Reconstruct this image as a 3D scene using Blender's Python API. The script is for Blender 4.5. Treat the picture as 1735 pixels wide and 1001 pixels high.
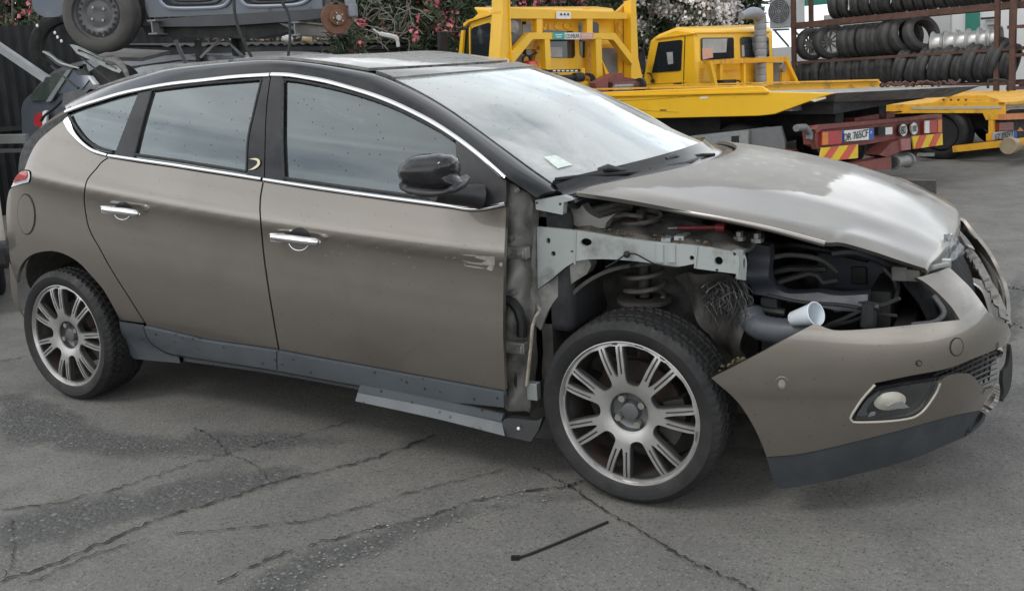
import bpy, bmesh, math, random
import numpy as np
from mathutils import Vector, Matrix
from mathutils.geometry import delaunay_2d_cdt
random.seed(7); rng=np.random.default_rng(7)
for o in list(bpy.data.objects): bpy.data.objects.remove(o)
scn=bpy.context.scene; COL=scn.collection
PI=math.pi; R=math.radians
# ------------------------------------------------------------------ camera
IW,IH=1735.,1001.
YAW,PITCH,ROLL=0.5080489,0.1477231,0.0584324
CAM=np.array([3.7861,-3.4920,1.4297]); FPX=1597.18; PYC=337.865
_fw=np.array([-math.sin(YAW)*math.cos(PITCH),math.cos(YAW)*math.cos(PITCH),-math.sin(PITCH)])
_r0=np.array([math.cos(YAW),math.sin(YAW),0.]); _u0=np.cross(_r0,_fw)
_rt=_r0*math.cos(ROLL)-_u0*math.sin(ROLL); _up=_u0*math.cos(ROLL)+_r0*math.sin(ROLL)
cd=bpy.data.cameras.new('camera'); cam=bpy.data.objects.new('camera',cd); COL.objects.link(cam); scn.camera=cam
cam.matrix_world=Matrix(((_rt[0],_up[0],-_fw[0],CAM[0]),(_rt[1],_up[1],-_fw[1],CAM[1]),(_rt[2],_up[2],-_fw[2],CAM[2]),(0,0,0,1)))
cd.sensor_fit='HORIZONTAL'; cd.sensor_width=36; cd.lens=36*FPX/IW; cd.shift_y=-(IH/2-PYC)/IW; cd.clip_end=800; cd.clip_start=.05
# ------------------------------------------------------------------ world, sun, exposure
w=bpy.data.worlds.new('World'); scn.world=w; w.use_nodes=True; nt=w.node_tree; nt.nodes.clear()
N=nt.nodes.new; L=nt.links.new
sky=N('ShaderNodeTexSky'); sky.sky_type='NISHITA'; sky.sun_disc=False
sky.sun_elevation=R(52); sky.sun_rotation=R(205); sky.dust_density=3; sky.air_density=1.2
tc=N('ShaderNodeTexCoord'); mp=N('ShaderNodeMapping'); mp.inputs['Scale'].default_value=(1,1,2.6)
no=N('ShaderNodeTexNoise'); no.inputs['Scale'].default_value=1.8; no.inputs['Detail'].default_value=7; no.inputs['Roughness'].default_value=.55
rp=N('ShaderNodeValToRGB'); rp.color_ramp.elements[0].position=.36; rp.color_ramp.elements[0].color=(3.6,4.1,4.6,1)
rp.color_ramp.elements[1].position=.62; rp.color_ramp.elements[1].color=(10.2,10.3,10.3,1)
mx=N('ShaderNodeMix'); mx.data_type='RGBA'; mx.inputs[0].default_value=.9
bg=N('ShaderNodeBackground'); bg.inputs['Strength'].default_value=.15; out=N('ShaderNodeOutputWorld')
L(tc.outputs['Generated'],mp.inputs[0]); L(mp.outputs[0],no.inputs['Vector']); L(no.outputs[0],rp.inputs[0])
se=N('ShaderNodeSeparateXYZ'); L(tc.outputs['Generated'],se.inputs[0])
zr=N('ShaderNodeMapRange'); zr.inputs[1].default_value=0; zr.inputs[2].default_value=.85; zr.inputs[3].default_value=1.48; zr.inputs[4].default_value=.82; L(se.outputs[2],zr.inputs[0])
cl=N('ShaderNodeMix'); cl.data_type='RGBA'; cl.blend_type='MULTIPLY'; cl.inputs[0].default_value=1; L(rp.outputs[0],cl.inputs['A']); L(zr.outputs[0],cl.inputs['B'])
L(sky.outputs[0],mx.inputs['A']); L(cl.outputs['Result'],mx.inputs['B']); L(mx.outputs['Result'],bg.inputs[0]); L(bg.outputs[0],out.inputs[0])
sl=bpy.data.lights.new('sun','SUN'); sun=bpy.data.objects.new('sun',sl); COL.objects.link(sun)
sl.energy=.8; sl.angle=R(14); sl.color=(1,.97,.92)
_el,_az=R(52),R(205)
_sd=Vector((math.sin(_az)*math.cos(_el),math.cos(_az)*math.cos(_el),math.sin(_el)))
sun.rotation_euler=_sd.to_track_quat('Z','Y').to_euler(); sun.location=(0,-5,12)
vs=scn.view_settings; vs.view_transform='Standard'; vs.look='None'; vs.gamma=1; vs.use_curve_mapping=False; vs.exposure=.10
try: scn.cycles.max_bounces=8; scn.cycles.transparent_max_bounces=16
except Exception: pass
# ------------------------------------------------------------------ pixel -> world
def ray(x,y):
    return _fw+_rt*((x-IW/2)/FPX)-_up*((y-PYC)/FPX)
def yp(x,y,Y): d=ray(x,y); return CAM+d*((Y-CAM[1])/d[1])
def zp(x,y,Z=0.): d=ray(x,y); return CAM+d*((Z-CAM[2])/d[2])
def xp(x,y,X): d=ray(x,y); return CAM+d*((X-CAM[0])/d[0])
def dp(x,y,D): return CAM+ray(x,y)*D
# ------------------------------------------------------------------ materials
MATS={}
def nodes(name):
    m=bpy.data.materials.new(name); m.use_nodes=True; t=m.node_tree
    b=t.nodes['Principled BSDF']; return m,t,b
def coord(t,kind='Object'):
    if kind=='World':
        g=t.nodes.new('ShaderNodeNewGeometry'); return g.outputs['Position']
    c=t.nodes.new('ShaderNodeTexCoord'); return c.outputs[kind]
def tnoise(t,vec,scale,detail=4,rough=.55,dist=0):
    n=t.nodes.new('ShaderNodeTexNoise'); n.inputs['Scale'].default_value=scale; n.inputs['Detail'].default_value=detail
    n.inputs['Roughness'].default_value=rough; n.inputs['Distortion'].default_value=dist
    if vec is not None: t.links.new(vec,n.inputs['Vector'])
    return n.outputs[0]
def tramp(t,val,stops):
    r=t.nodes.new('ShaderNodeValToRGB'); t.links.new(val,r.inputs[0]); e=r.color_ramp.elements
    while len(e)<len(stops): e.new(.5)
    for i,(p,c) in enumerate(stops):
        e[i].position=p; e[i].color=c if len(c)==4 else (*c,1)
    return r.outputs[0]
def g3(v): return (v,v,v,1)
def tmix(t,fac,a,b,mode='MIX'):
    m=t.nodes.new('ShaderNodeMix'); m.data_type='RGBA'; m.blend_type=mode
    for s,v in ((m.inputs[0],fac),(m.inputs['A'],a),(m.inputs['B'],b)):
        if hasattr(v,'is_output'): t.links.new(v,s)
        elif isinstance(v,(int,float)): s.default_value=v
        else: s.default_value=v if len(v)==4 else (*v,1)
    return m.outputs['Result']
def tmath(t,op,a,b=0.):
    m=t.nodes.new('ShaderNodeMath'); m.operation=op
    for s,v in ((m.inputs[0],a),(m.inputs[1],b)):
        if hasattr(v,'is_output'): t.links.new(v,s)
        else: s.default_value=v
    return m.outputs[0]
def tbump(t,b,h,strength=.2,dist=.01):
    n=t.nodes.new('ShaderNodeBump'); n.inputs['Strength'].default_value=strength; n.inputs['Distance'].default_value=dist
    t.links.new(h,n.inputs['Height']); t.links.new(n.outputs[0],b.inputs['Normal'])
def dots(t,vec,scale,lo,hi,dens=.5):
    """scattered small spots: 1 in a spot"""
    v=t.nodes.new('ShaderNodeTexVoronoi'); v.inputs['Scale'].default_value=scale; t.links.new(vec,v.inputs['Vector'])
    s=tramp(t,v.outputs['Distance'],[(lo,g3(1)),(hi,g3(0))])
    sp=t.nodes.new('ShaderNodeSeparateColor'); t.links.new(v.outputs['Color'],sp.inputs[0])
    k=tmath(t,'LESS_THAN',sp.outputs[0],dens)
    return tmath(t,'MULTIPLY',s,k)
def mat(name,col,rough=.5,metal=0.,var=.12,scale=6.,bump=.0,bscale=60.,coat=0.,spec=.5,dirt=None,dirtcol=(.12,.10,.08),space='Object',rust=None,spots=None):
    if name in MATS: return MATS[name]
    m,t,b=nodes(name); v=coord(t,space)
    n=tnoise(t,v,scale,5,.6)
    c=tramp(t,n,[(.3,tuple(x*(1-var) for x in col)),(.7,tuple(min(1,x*(1+var)) for x in col))])
    if dirt:
        dn=tnoise(t,v,dirt[0],6,.65); k=tramp(t,dn,[(dirt[1],g3(0)),(dirt[1]+.2,g3(dirt[2]))]); c=tmix(t,k,c,dirtcol)
    if rust:
        dn=tnoise(t,v,rust[0],6,.7); k=tramp(t,dn,[(rust[1],g3(0)),(rust[1]+.08,g3(1))]); c=tmix(t,k,c,(.10,.045,.025))
    if spots:
        k=dots(t,v,spots[0],spots[1],spots[1]*1.4,spots[2]); c=tmix(t,tmath(t,'MULTIPLY',k,.8),c,(.008,.008,.009))
    t.links.new(c,b.inputs['Base Color'])
    rr=tramp(t,tnoise(t,v,scale*2.3,4),[(.3,g3(max(.02,rough*.8))),(.7,g3(min(1,rough*1.2)))]); t.links.new(rr,b.inputs['Roughness'])
    b.inputs['Metallic'].default_value=metal; b.inputs['Specular IOR Level'].default_value=spec
    b.inputs['Coat Weight'].default_value=coat; b.inputs['Coat Roughness'].default_value=.06
    if bump: tbump(t,b,tnoise(t,v,bscale,5,.6),bump,.01)
    MATS[name]=m; return m
# ------------------------------------------------------------------ object helpers
ORG={}
def link(o,parent):
    COL.objects.link(o)
    if parent is not None: o.parent=parent
def tag(o,label=None,cat=None,group=None,kind=None):
    if label: o['label']=label
    if cat: o['category']=cat
    if group: o['group']=group
    if kind: o['kind']=kind
    return o
def empty(name,label,cat,loc=(0,0,0),rz=0.,group=None):
    e=bpy.data.objects.new(name,None); COL.objects.link(e); e.location=loc; e.rotation_euler=(0,0,rz); e.empty_display_size=.2
    ORG[e.name]=np.array(loc,float) if rz==0 else None
    return tag(e,label,cat,group)
def origin_of(p):
    while p is not None:
        if p.name in ORG: return ORG[p.name]
        p=p.parent
    return None
def mesh(name,V,F,m,parent=None,smooth=True,normals=None,local=False,mi=None,split=None):
    V=np.asarray(V,float)
    if parent is not None and not local:
        og=origin_of(parent)
        if og is not None: V=V-og
    me=bpy.data.meshes.new(name); me.from_pydata(V.tolist(),[],[list(map(int,f)) for f in F])
    ms=m if isinstance(m,(list,tuple)) else [m]
    for q in ms: me.materials.append(q)
    if mi is not None: me.polygons.foreach_set('material_index',np.asarray(mi,np.int32))
    me.polygons.foreach_set('use_smooth',np.full(len(me.polygons),bool(smooth)))
    me.update()
    if split is not None and smooth:
        try: me.set_sharp_from_angle(angle=R(split))
        except Exception: pass
    if normals is not None:
        me.normals_split_custom_set_from_vertices([tuple(n) for n in normals])
    o=bpy.data.objects.new(name,me); link(o,parent); return o
class MB:
    def __init__(s): s.V=[];s.F=[];s.M=[];s.m=0
    def add(s,V,F,M=None):
        k=len(s.V); s.V+= [tuple(map(float,v)) for v in V]; s.F+=[[i+k for i in f] for f in F]; s.M+=[s.m if M is None else M]*len(F); return s
    def box(s,a,b,fr=None):
        (x0,y0,z0),(x1,y1,z1)=a,b
        V=[(x0,y0,z0),(x1,y0,z0),(x1,y1,z0),(x0,y1,z0),(x0,y0,z1),(x1,y0,z1),(x1,y1,z1),(x0,y1,z1)]
        F=[(0,3,2,1),(4,5,6,7),(0,1,5,4),(1,2,6,5),(2,3,7,6),(3,0,4,7)]
        if fr is not None: V=[fr(v) for v in V]
        return s.add(V,F)
    def beam(s,p,q,wd,ht,up=(0,0,1)):
        p=np.array(p,float);q=np.array(q,float); d=q-p; d/=np.linalg.norm(d); u=np.array(up,float)
        sd=np.cross(d,u)
        if np.linalg.norm(sd)<1e-4: sd=np.cross(d,(1,0,0))
        sd/=np.linalg.norm(sd); u=np.cross(sd,d)
        V=[e+sd*a*wd/2+u*b*ht/2 for e in (p,q) for a,b in ((-1,-1),(1,-1),(1,1),(-1,1))]
        return s.add(V,[(0,1,2,3)[::-1],(4,5,6,7),(0,1,5,4),(1,2,6,5),(2,3,7,6),(3,0,4,7)])
    def tube(s,P,r,n=8,close=False,cap=True):
        P=[np.array(p,float) for p in P]; k=len(P); rr=r if hasattr(r,'__len__') else [r]*k
        base=len(s.V); V=[];F=[]; pu=None
        for i,p in enumerate(P):
            t=(P[(i+1)%k] if (close or i<k-1) else P[i])-(P[i-1] if (close or i>0) else P[i]); t/=max(1e-9,np.linalg.norm(t))
            u=pu if pu is not None else np.array((0,0,1.) if abs(t[2])<.9 else (1.,0,0))
            u=u-t*(u@t); u/=max(1e-9,np.linalg.norm(u)); v=np.cross(t,u); pu=u
            V+=[p+rr[i]*(math.cos(a)*u+math.sin(a)*v) for a in np.arange(n)*2*PI/n]
        for i in range(k if close else k-1):
            for j in range(n):
                a=i*n+j;b=i*n+(j+1)%n;c=((i+1)%k)*n+(j+1)%n;d=((i+1)%k)*n+j; F.append((a,b,c,d))
        if cap and not close: F.append(tuple(range(n))[::-1]); F.append(tuple((k-1)*n+j for j in range(n)))
        return s.add(V,F)
    def lathe(s,prof,n=48,fr=None,closed=False,off=None):
        """prof: list of (r,a) about the local Y axis (a along Y)"""
        k=len(prof); V=[];F=[]
        for i in range(n):
            th=2*PI*i/n
            for j,(r,a) in enumerate(prof):
                q=r+(off(i,j) if off else 0)
                V.append((q*math.cos(th),a,q*math.sin(th)))
        for i in range(n):
            i2=(i+1)%n
            for j in range(k if closed else k-1):
                j2=(j+1)%k; F.append((i*k+j,i2*k+j,i2*k+j2,i*k+j2))
        if fr is not None: V=[fr(v) for v in V]
        return s.add(V,F)
    def ball(s,c,r,nu=10,nv=6):
        r=np.array(r if hasattr(r,'__len__') else (r,r,r),float); V=[];F=[]
        for i in range(nv+1):
            ph=PI*i/nv
            for j in range(nu):
                th=2*PI*j/nu; V.append(np.array(c)+r*(math.sin(ph)*math.cos(th),math.sin(ph)*math.sin(th),math.cos(ph)))
        for i in range(nv):
            for j in range(nu): F.append((i*nu+j,(i+1)*nu+j,(i+1)*nu+(j+1)%nu,i*nu+(j+1)%nu))
        return s.add(V,F)
    def prism(s,poly,fr,t0,t1):
        """2-D polygon through frame fr(a,b,t)"""
        n=len(poly); V=[fr(a,b,t0) for a,b in poly]+[fr(a,b,t1) for a,b in poly]
        return s.add(V,[tuple(range(n)),tuple(range(2*n-1,n-1,-1))]+[(i,i+n,(i+1)%n+n,(i+1)%n) for i in range(n)])
    def build(s,name,m,parent=None,smooth=False,split=35,local=False,bevel=0):
        o=mesh(name,s.V,s.F,m,parent,smooth,local=local,mi=s.M if isinstance(m,(list,tuple)) else None,split=split if smooth else None)
        bm=bmesh.new(); bm.from_mesh(o.data); bmesh.ops.recalc_face_normals(bm,faces=bm.faces); bm.to_mesh(o.data); bm.free()
        if bevel:
            b=o.modifiers.new('bevel','BEVEL'); b.width=bevel; b.segments=2; b.limit_method='ANGLE'; b.angle_limit=R(40)
        return o
def crv(P,n=8):
    """Catmull-Rom through points"""
    P=[np.array(p,float) for p in P]
    if len(P)<3 or n<=1: return P
    out=[]
    Q=[2*P[0]-P[1]]+P+[2*P[-1]-P[-2]]
    for i in range(1,len(Q)-2):
        a,b,c,d=Q[i-1:i+3]
        for k in range(n):
            t=k/n; out.append(.5*((2*b)+(-a+c)*t+(2*a-5*b+4*c-d)*t*t+(-a+3*b-3*c+d)*t**3))
    out.append(P[-1]); return out
def path(*segs,n=6,eps=.05):
    """closed polygon from smooth segments; corners where segments meet"""
    out=[]
    for s in segs:
        for p in crv(s,n):
            if not out or np.linalg.norm(out[-1]-p)>eps: out.append(p)
    if np.linalg.norm(out[0]-out[-1])<eps: out.pop()
    return out
def ell(cx,cy,rx,ry,n=16,rot=0.):
    c,s=math.cos(rot),math.sin(rot)
    return [np.array((cx+rx*math.cos(a)*c-ry*math.sin(a)*s,cy+rx*math.cos(a)*s+ry*math.sin(a)*c)) for a in np.arange(n)*2*PI/n]
def area(P): return .5*sum(P[i][0]*P[(i+1)%len(P)][1]-P[(i+1)%len(P)][0]*P[i][1] for i in range(len(P)))
def inset(P,d):
    if not d: return P
    n=len(P); sg=1 if area(P)>0 else -1; out=[]
    for i in range(n):
        a,b,c=P[i-1],P[i],P[(i+1)%n]
        e1=b-a;e2=c-b; e1=e1/max(1e-9,np.linalg.norm(e1)); e2=e2/max(1e-9,np.linalg.norm(e2))
        n1=np.array((-e1[1],e1[0]))*sg; n2=np.array((-e2[1],e2[0]))*sg
        m=n1+n2; k=max(.35,1+n1@n2); out.append(b+d*m/k)
    return out
def inpoly(P,X,Y):
    P=np.asarray(P); res=np.zeros(X.shape,bool); n=len(P)
    for i in range(n):
        x1,y1=P[i-1];x2,y2=P[i]
        if y1==y2: continue
        c=((y1>Y)!=(y2>Y))&(X<(x2-x1)*(Y-y1)/(y2-y1)+x1); res^=c
    return res
def dist_edge(P,X,Y):
    P=np.asarray(P); d=np.full(X.shape,1e9); n=len(P)
    for i in range(n):
        a=P[i-1];b=P[i];e=b-a;l=max(1e-9,e@e)
        t=np.clip(((X-a[0])*e[0]+(Y-a[1])*e[1])/l,0,1); d=np.minimum(d,np.hypot(X-a[0]-t*e[0],Y-a[1]-t*e[1]))
    return d
def resample(P,g):
    out=[];n=len(P)
    for i in range(n):
        a,b=P[i],P[(i+1)%n]; k=max(1,int(math.ceil(np.linalg.norm(b-a)/g)))
        out+=[a+(b-a)*j/k for j in range(k)]
    return out
def tri2d(P,g,holes=()):
    """triangulate polygon with interior grid points; returns 2-D pts, tris, boundary loops"""
    P=resample(P,g); loops=[P]+[list(h) for h in holes]
    pts=[];edges=[];L_=[]
    for lp in loops:
        k=len(pts); pts+=list(lp); n=len(lp); edges+=[(k+i,k+(i+1)%n) for i in range(n)]; L_.append(list(range(k,k+n)))
    A=np.asarray(P); x0,y0=A.min(0);x1,y1=A.max(0)
    gx,gy=np.meshgrid(np.arange(x0+g/2,x1,g),np.arange(y0+g/2,y1,g)); gx=gx+((np.arange(gx.shape[0])%2)*g/2)[:,None]
    gx=gx.ravel();gy=gy.ravel(); k=inpoly(P,gx,gy)&(dist_edge(P,gx,gy)>g*.45)
    for h in holes: k&=~inpoly(h,gx,gy)&(dist_edge(h,gx,gy)>g*.3)
    pts+=[np.array((a,b)) for a,b in zip(gx[k],gy[k])]
    vo,_,fo,ov,_,_=delaunay_2d_cdt([Vector((float(p[0]),float(p[1]))) for p in pts],edges,[],0,1e-5)
    vo=np.array([(v.x,v.y) for v in vo]); fo=np.array([list(f) for f in fo])
    remap={}
    for i,ol in enumerate(ov):
        for q in ol: remap[q]=i
    ce=vo[fo].mean(1); k=inpoly(P,ce[:,0],ce[:,1])
    for h in holes: k&=~inpoly(h,ce[:,0],ce[:,1])
    fo=fo[k]; v=vo[fo]; ar=(v[:,1,0]-v[:,0,0])*(v[:,2,1]-v[:,0,1])-(v[:,2,0]-v[:,0,0])*(v[:,1,1]-v[:,0,1])
    fo[ar<0]=fo[ar<0][:,::-1]
    L2=[[remap.get(i,i) for i in lp] for lp in L_]
    return vo,fo,L2
# implicit surfaces ------------------------------------------------------
def interp(tab):
    xs=[a for a,_ in tab];ys=[b for _,b in tab]
    return lambda x: np.interp(x,xs,ys)
def smooth_interp(tab,n=400):
    pts=crv([(a,b) for a,b in tab],24); xs=np.array([p[0] for p in pts]);ys=np.array([p[1] for p in pts]); return lambda x: np.interp(x,xs,ys)
def zb(x): x=np.clip(x,-1.,3.); return 1.185-.135*x+.017*x*x
_wl=smooth_interp([(-1.0,.76),(-.85,.80),(-.77,.845),(-.68,.878),(-.58,.893),(-.45,.899),(-.35,.897),(-.29,.8952),(-.24,.8953),(-.207,.8982),(-.186,.9034),(-.168,.9064),(-.14,.9035),(-.09,.8875),(-.04,.868),(0,.853),(.05,.836),(.15,.795),(.25,.741),(.36,.676),(.5,.58),(.8,.3)])
_xe=smooth_interp([(0,-.9),(.3,-1.0),(.5,-1.05),(.7,-1.03),(.95,-.95),(1.1,-.85),(1.25,-.70),(1.45,-.6),(2,-.5)])
def g_side(x,y,z):
    Wd=_wl(z-zb(x)); x0=.25; Lr=x0-_xe(z); q=np.clip((x0-x)/Lr,0,1)
    p=np.power(np.clip(1-q**2.7,0,1),1/2.7)
    return np.abs(y)-Wd*p*(1-.010*((x-1.2)/1.3)**2*(x>.25)-.010*(.95/1.3)**2*(x<=.25))
_B=smooth_interp([(0,.95),(.12,1.02),(.2,1.07),(.3,1.115),(.42,1.135),(.52,1.135),(.6,1.112),(.66,1.075),(.7,1.045),(.8,.98),(.95,.85)])
_A=smooth_interp([(0,.84),(.12,.865),(.25,.885),(.39,.8945),(.42,.8985),(.45,.9015),(.52,.902),(.6,.897),(.64,.886),(.7,.868),(.85,.86)])
def g_front(x,y,z):
    q=np.clip((x-2.6)/_B(z),0,3); n=2.7
    return (np.abs(y)/_A(z))**n+q**n-1
def caster(gf,t0,t1,steps=260):
    ts=np.linspace(t0,t1,steps)
    def hit(px,py_):
        d=ray(px,py_); P=CAM[None,:]+ts[:,None]*d[None,:]; v=gf(P[:,0],P[:,1],P[:,2])
        k=np.nonzero((v[:-1]>0)&(v[1:]<=0))[0]
        if len(k):
            a,b=ts[k[0]],ts[k[0]+1]
            for _ in range(24):
                m=(a+b)/2; q=CAM+d*m
                if gf(q[0],q[1],q[2])>0: a=m
                else: b=m
            q=CAM+d*b
        else: q=CAM+d*ts[int(np.argmin(v))]
        e=1e-3
        gr=np.array([gf(q[0]+e,q[1],q[2])-gf(q[0]-e,q[1],q[2]),gf(q[0],q[1]+e,q[2])-gf(q[0],q[1]-e,q[2]),gf(q[0],q[1],q[2]+e)-gf(q[0],q[1],q[2]-e)])
        return q,gr/max(1e-12,np.linalg.norm(gr))
    return hit
SIDE=caster(g_side,2.0,6.6); FRONT=caster(g_front,2.0,4.6)
def lifted(k): return caster(lambda x,y,z: g_side(x,y,z)-k,2.0,6.6)
def plane_y(Y,nrm=(0,-1,0)):
    return lambda a,b:(yp(a,b,Y),np.array(nrm,float))
def plane_pn(p0,nn):
    p0=np.array(p0,float);nn=np.array(nn,float);nn/=np.linalg.norm(nn)
    def f(a,b):
        d=ray(a,b); return CAM+d*(((p0-CAM)@nn)/(d@nn)),nn
    return f
def offs(surf,k):
    def f(a,b):
        p,n=surf(a,b); return p+n*k,n
    return f
def panel(name,P,surf,m,parent,g=10,thick=.015,gap=0.,holes=(),warp=None,mirror=False,label=None,out=0.,rim=True,shade=True):
    """traced outline laid on a real surface, triangulated, with thickness"""
    P=inset(P,gap); v2,F,Ls=tri2d(P,g,holes)
    V=[];Nn=[]
    for a,b in v2:
        p,n=surf(a,b)
        if out: p=p+n*out
        V.append(p);Nn.append(n)
    V=np.array(V);Nn=np.array(Nn)
    if warp is not None: V=warp(V,v2,Nn)
    # orient so that faces point along the normals
    f0=F[0]
    fn=np.cross(V[F[:,1]]-V[F[:,0]],V[F[:,2]]-V[F[:,0]]); s=np.sum(np.sum(fn*Nn[F[:,0]],1))
    if s<0: F=F[:,::-1]
    n=len(V); VV=list(V); NN=list(Nn); FF=[list(f) for f in F]
    if thick:
        VV+=list(V-Nn*thick); NN+=list(-Nn); FF+=[[a+n for a in f[::-1]] for f in F]
        if rim:
            cen=V.mean(0)
            for lp in Ls:
                k=len(VV); m_=len(lp)
                for i in range(m_):
                    a=V[lp[i-1]];c=V[lp[(i+1)%m_]]; tn=c-a; nn=np.cross(tn,Nn[lp[i]]); nn/=max(1e-9,np.linalg.norm(nn))
                    VV.append(V[lp[i]]);NN.append(nn);VV.append(V[lp[i]]-Nn[lp[i]]*thick);NN.append(nn)
                # direction test: normals point away from panel body for outer loop
                rf=[]
                for i in range(m_):
                    j=(i+1)%m_; rf.append([k+2*i,k+2*j,k+2*j+1,k+2*i+1])
                q=rf[0]; fn=np.cross(np.array(VV[q[1]])-VV[q[0]],np.array(VV[q[3]])-VV[q[0]])
                # outer direction from 2-D
                a2=v2[lp[0]];b2=v2[lp[1]]; mid=(a2+b2)/2; e=b2-a2; nr=np.array((e[1],-e[0]))
                ins=inpoly([v2[i] for i in Ls[0]],np.array([mid[0]+nr[0]*.01]),np.array([mid[1]+nr[1]*.01]))[0]
                if lp is not Ls[0]: ins=inpoly([v2[i] for i in lp],np.array([mid[0]+nr[0]*.01]),np.array([mid[1]+nr[1]*.01]))[0]; ins=not ins
                d3=(surf(*(mid+nr/max(1e-9,np.linalg.norm(nr))*.5))[0]-surf(*mid)[0])*( -1 if ins else 1)
                if d3@fn<0: rf=[x[::-1] for x in rf]
                s_=1 if np.array(NN[k])@d3>0 else -1
                for i in range(2*m_): NN[k+i]=NN[k+i]*s_
                FF+=rf
    o=mesh(name,VV,FF,m,parent,True,normals=NN if shade else None,split=None if shade else 40)
    if label: o['label']=label
    if mirror:
        V2=np.array(VV)*(1,-1,1); o2=mesh(name,V2,[f[::-1] for f in FF],m,parent,True,normals=np.array(NN)*(1,-1,1) if shade else None)
        return o,o2
    return o
def strip(name,P,wd,surf,m,parent,th=.006,bulge=.003,closed=False,n=6,mirror=False):
    """trim strip of width wd (m) whose centre line is traced in pixels P on surf"""
    pts=crv(P,n); C3=[surf(*p) for p in pts]; V=[];F=[]; k=len(C3)
    ww=wd if hasattr(wd,'__len__') else [wd]*k
    if len(ww)!=k: ww=np.interp(np.linspace(0,1,k),np.linspace(0,1,len(ww)),ww)
    for i,(p,nn) in enumerate(C3):
        a=C3[max(0,i-1)][0];c=C3[min(k-1,i+1)][0]; t=c-a; t/=np.linalg.norm(t); s=np.cross(t,nn); s/=np.linalg.norm(s)
        h=ww[i]/2
        V+=[p-s*h,p-s*h+nn*th,p-s*h*.5+nn*(th+bulge*.8),p+nn*(th+bulge),p+s*h*.5+nn*(th+bulge*.8),p+s*h+nn*th,p+s*h]
    for i in range(k-1):
        for j in range(6): F.append((i*7+j,(i+1)*7+j,(i+1)*7+j+1,i*7+j+1))
    F.append(tuple(range(7))); F.append(tuple((k-1)*7+j for j in range(7))[::-1])
    def fin(VV):
        o=mesh(name,VV,F,m,parent,True,split=50)
        bm=bmesh.new(); bm.from_mesh(o.data); bmesh.ops.recalc_face_normals(bm,faces=bm.faces); bm.to_mesh(o.data); bm.free(); return o
    o=fin(np.array(V))
    if mirror: fin(np.array(V)*(1,-1,1))
    return o
def loft(name,rows,m,parent,thick=.006,smooth=True,local=False):
    """grid of points rows[i][j] -> surface with thickness"""
    G=np.array(rows,float); a,b=G.shape[:2]; V=G.reshape(-1,3)
    F=[(i*b+j,(i+1)*b+j,(i+1)*b+j+1,i*b+j+1) for i in range(a-1) for j in range(b-1)]
    o=mesh(name,V,F,m,parent,smooth,local=local)
    if thick:
        s=o.modifiers.new('solid','SOLIDIFY'); s.thickness=thick; s.offset=-1
        if smooth:
            e=o.modifiers.new('edges','EDGE_SPLIT'); e.split_angle=R(42)
    return o
# ================================================================== MATERIALS
def paint_mat(name,base,dust=None):
    m,t,b=nodes(name); v=coord(t,'World')
    n=tnoise(t,v,2.2,6,.6); c=tramp(t,n,[(.3,tuple(x*.93 for x in base)),(.7,tuple(x*1.05 for x in base))])
    fl=tnoise(t,v,900,1,.5); c=tmix(t,.10,c,tramp(t,fl,[(.35,g3(.05)),(.65,g3(.5))]),'OVERLAY')
    # road film and fine dirt, thicker in patches
    d=tnoise(t,v,5.,7,.68,.6); k=tramp(t,d,[(.54,g3(0)),(.76,g3(.14))]); c=tmix(t,k,c,(.17,.155,.135))
    sp=dots(t,v,55,.10,.16,.22); c=tmix(t,tmath(t,'MULTIPLY',sp,.5),c,(.03,.027,.024))
    rgh=tramp(t,d,[(.35,g3(.30)),(.72,g3(.38))]); cw=tramp(t,d,[(.5,g3(1.)),(.8,g3(.8))]); cr=tramp(t,tnoise(t,v,7,6,.65),[(.4,g3(.11 if dust else .015)),(.75,g3(.22 if dust else .07))])
    if dust:
        k2=dust(t,v); c=tmix(t,k2,c,(.190,.178,.160)); inv=tmath(t,'SUBTRACT',1.,k2); cw=tmath(t,'MULTIPLY',cw,tmath(t,'ADD',tmath(t,'MULTIPLY',inv,.9),.1))
        rgh=tmath(t,'ADD',rgh,tmath(t,'MULTIPLY',k2,.3)); t.links.new(tmath(t,'MULTIPLY',inv,.85),b.inputs['Metallic'])
    else: b.inputs['Metallic'].default_value=.85
    t.links.new(c,b.inputs['Base Color']); t.links.new(rgh,b.inputs['Roughness']); t.links.new(cw,b.inputs['Coat Weight']); t.links.new(cr,b.inputs['Coat Roughness'])
    b.inputs['Coat IOR'].default_value=1.6
    return m
def hood_dust_and_reflection(t,v):
    # rear bonnet dust patch, uneven tide line; far half imitates the hedge's reflection
    s=t.nodes.new('ShaderNodeSeparateXYZ'); t.links.new(v,s.inputs[0])
    nz=tmath(t,'SUBTRACT',tnoise(t,v,6.,7,.66,.3),.5)
    a=tmath(t,'ADD',tmath(t,'ADD',s.outputs[1],tmath(t,'MULTIPLY',s.outputs[0],-.60)),2.278)
    b=tmath(t,'SUBTRACT',3.20,s.outputs[0]); a=tmath(t,'MINIMUM',a,b); a=tmath(t,'ADD',a,tmath(t,'MULTIPLY',nz,.16))
    k=tramp(t,tmath(t,'ADD',a,.5),[(.495,g3(0)),(.515,g3(.9))])
    m=tnoise(t,v,22,6,.7,.5); return tmath(t,'MULTIPLY',k,tramp(t,m,[(.30,g3(.55)),(.44,g3(1))]))
PAINT=paint_mat('taupe_metallic_paint',(.245,.217,.186))
HOODP=paint_mat('bonnet_paint',(.225,.208,.188),hood_dust_and_reflection)
CHROME=mat('chrome',(.80,.80,.80),.09,1.,.04,20)
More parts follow.
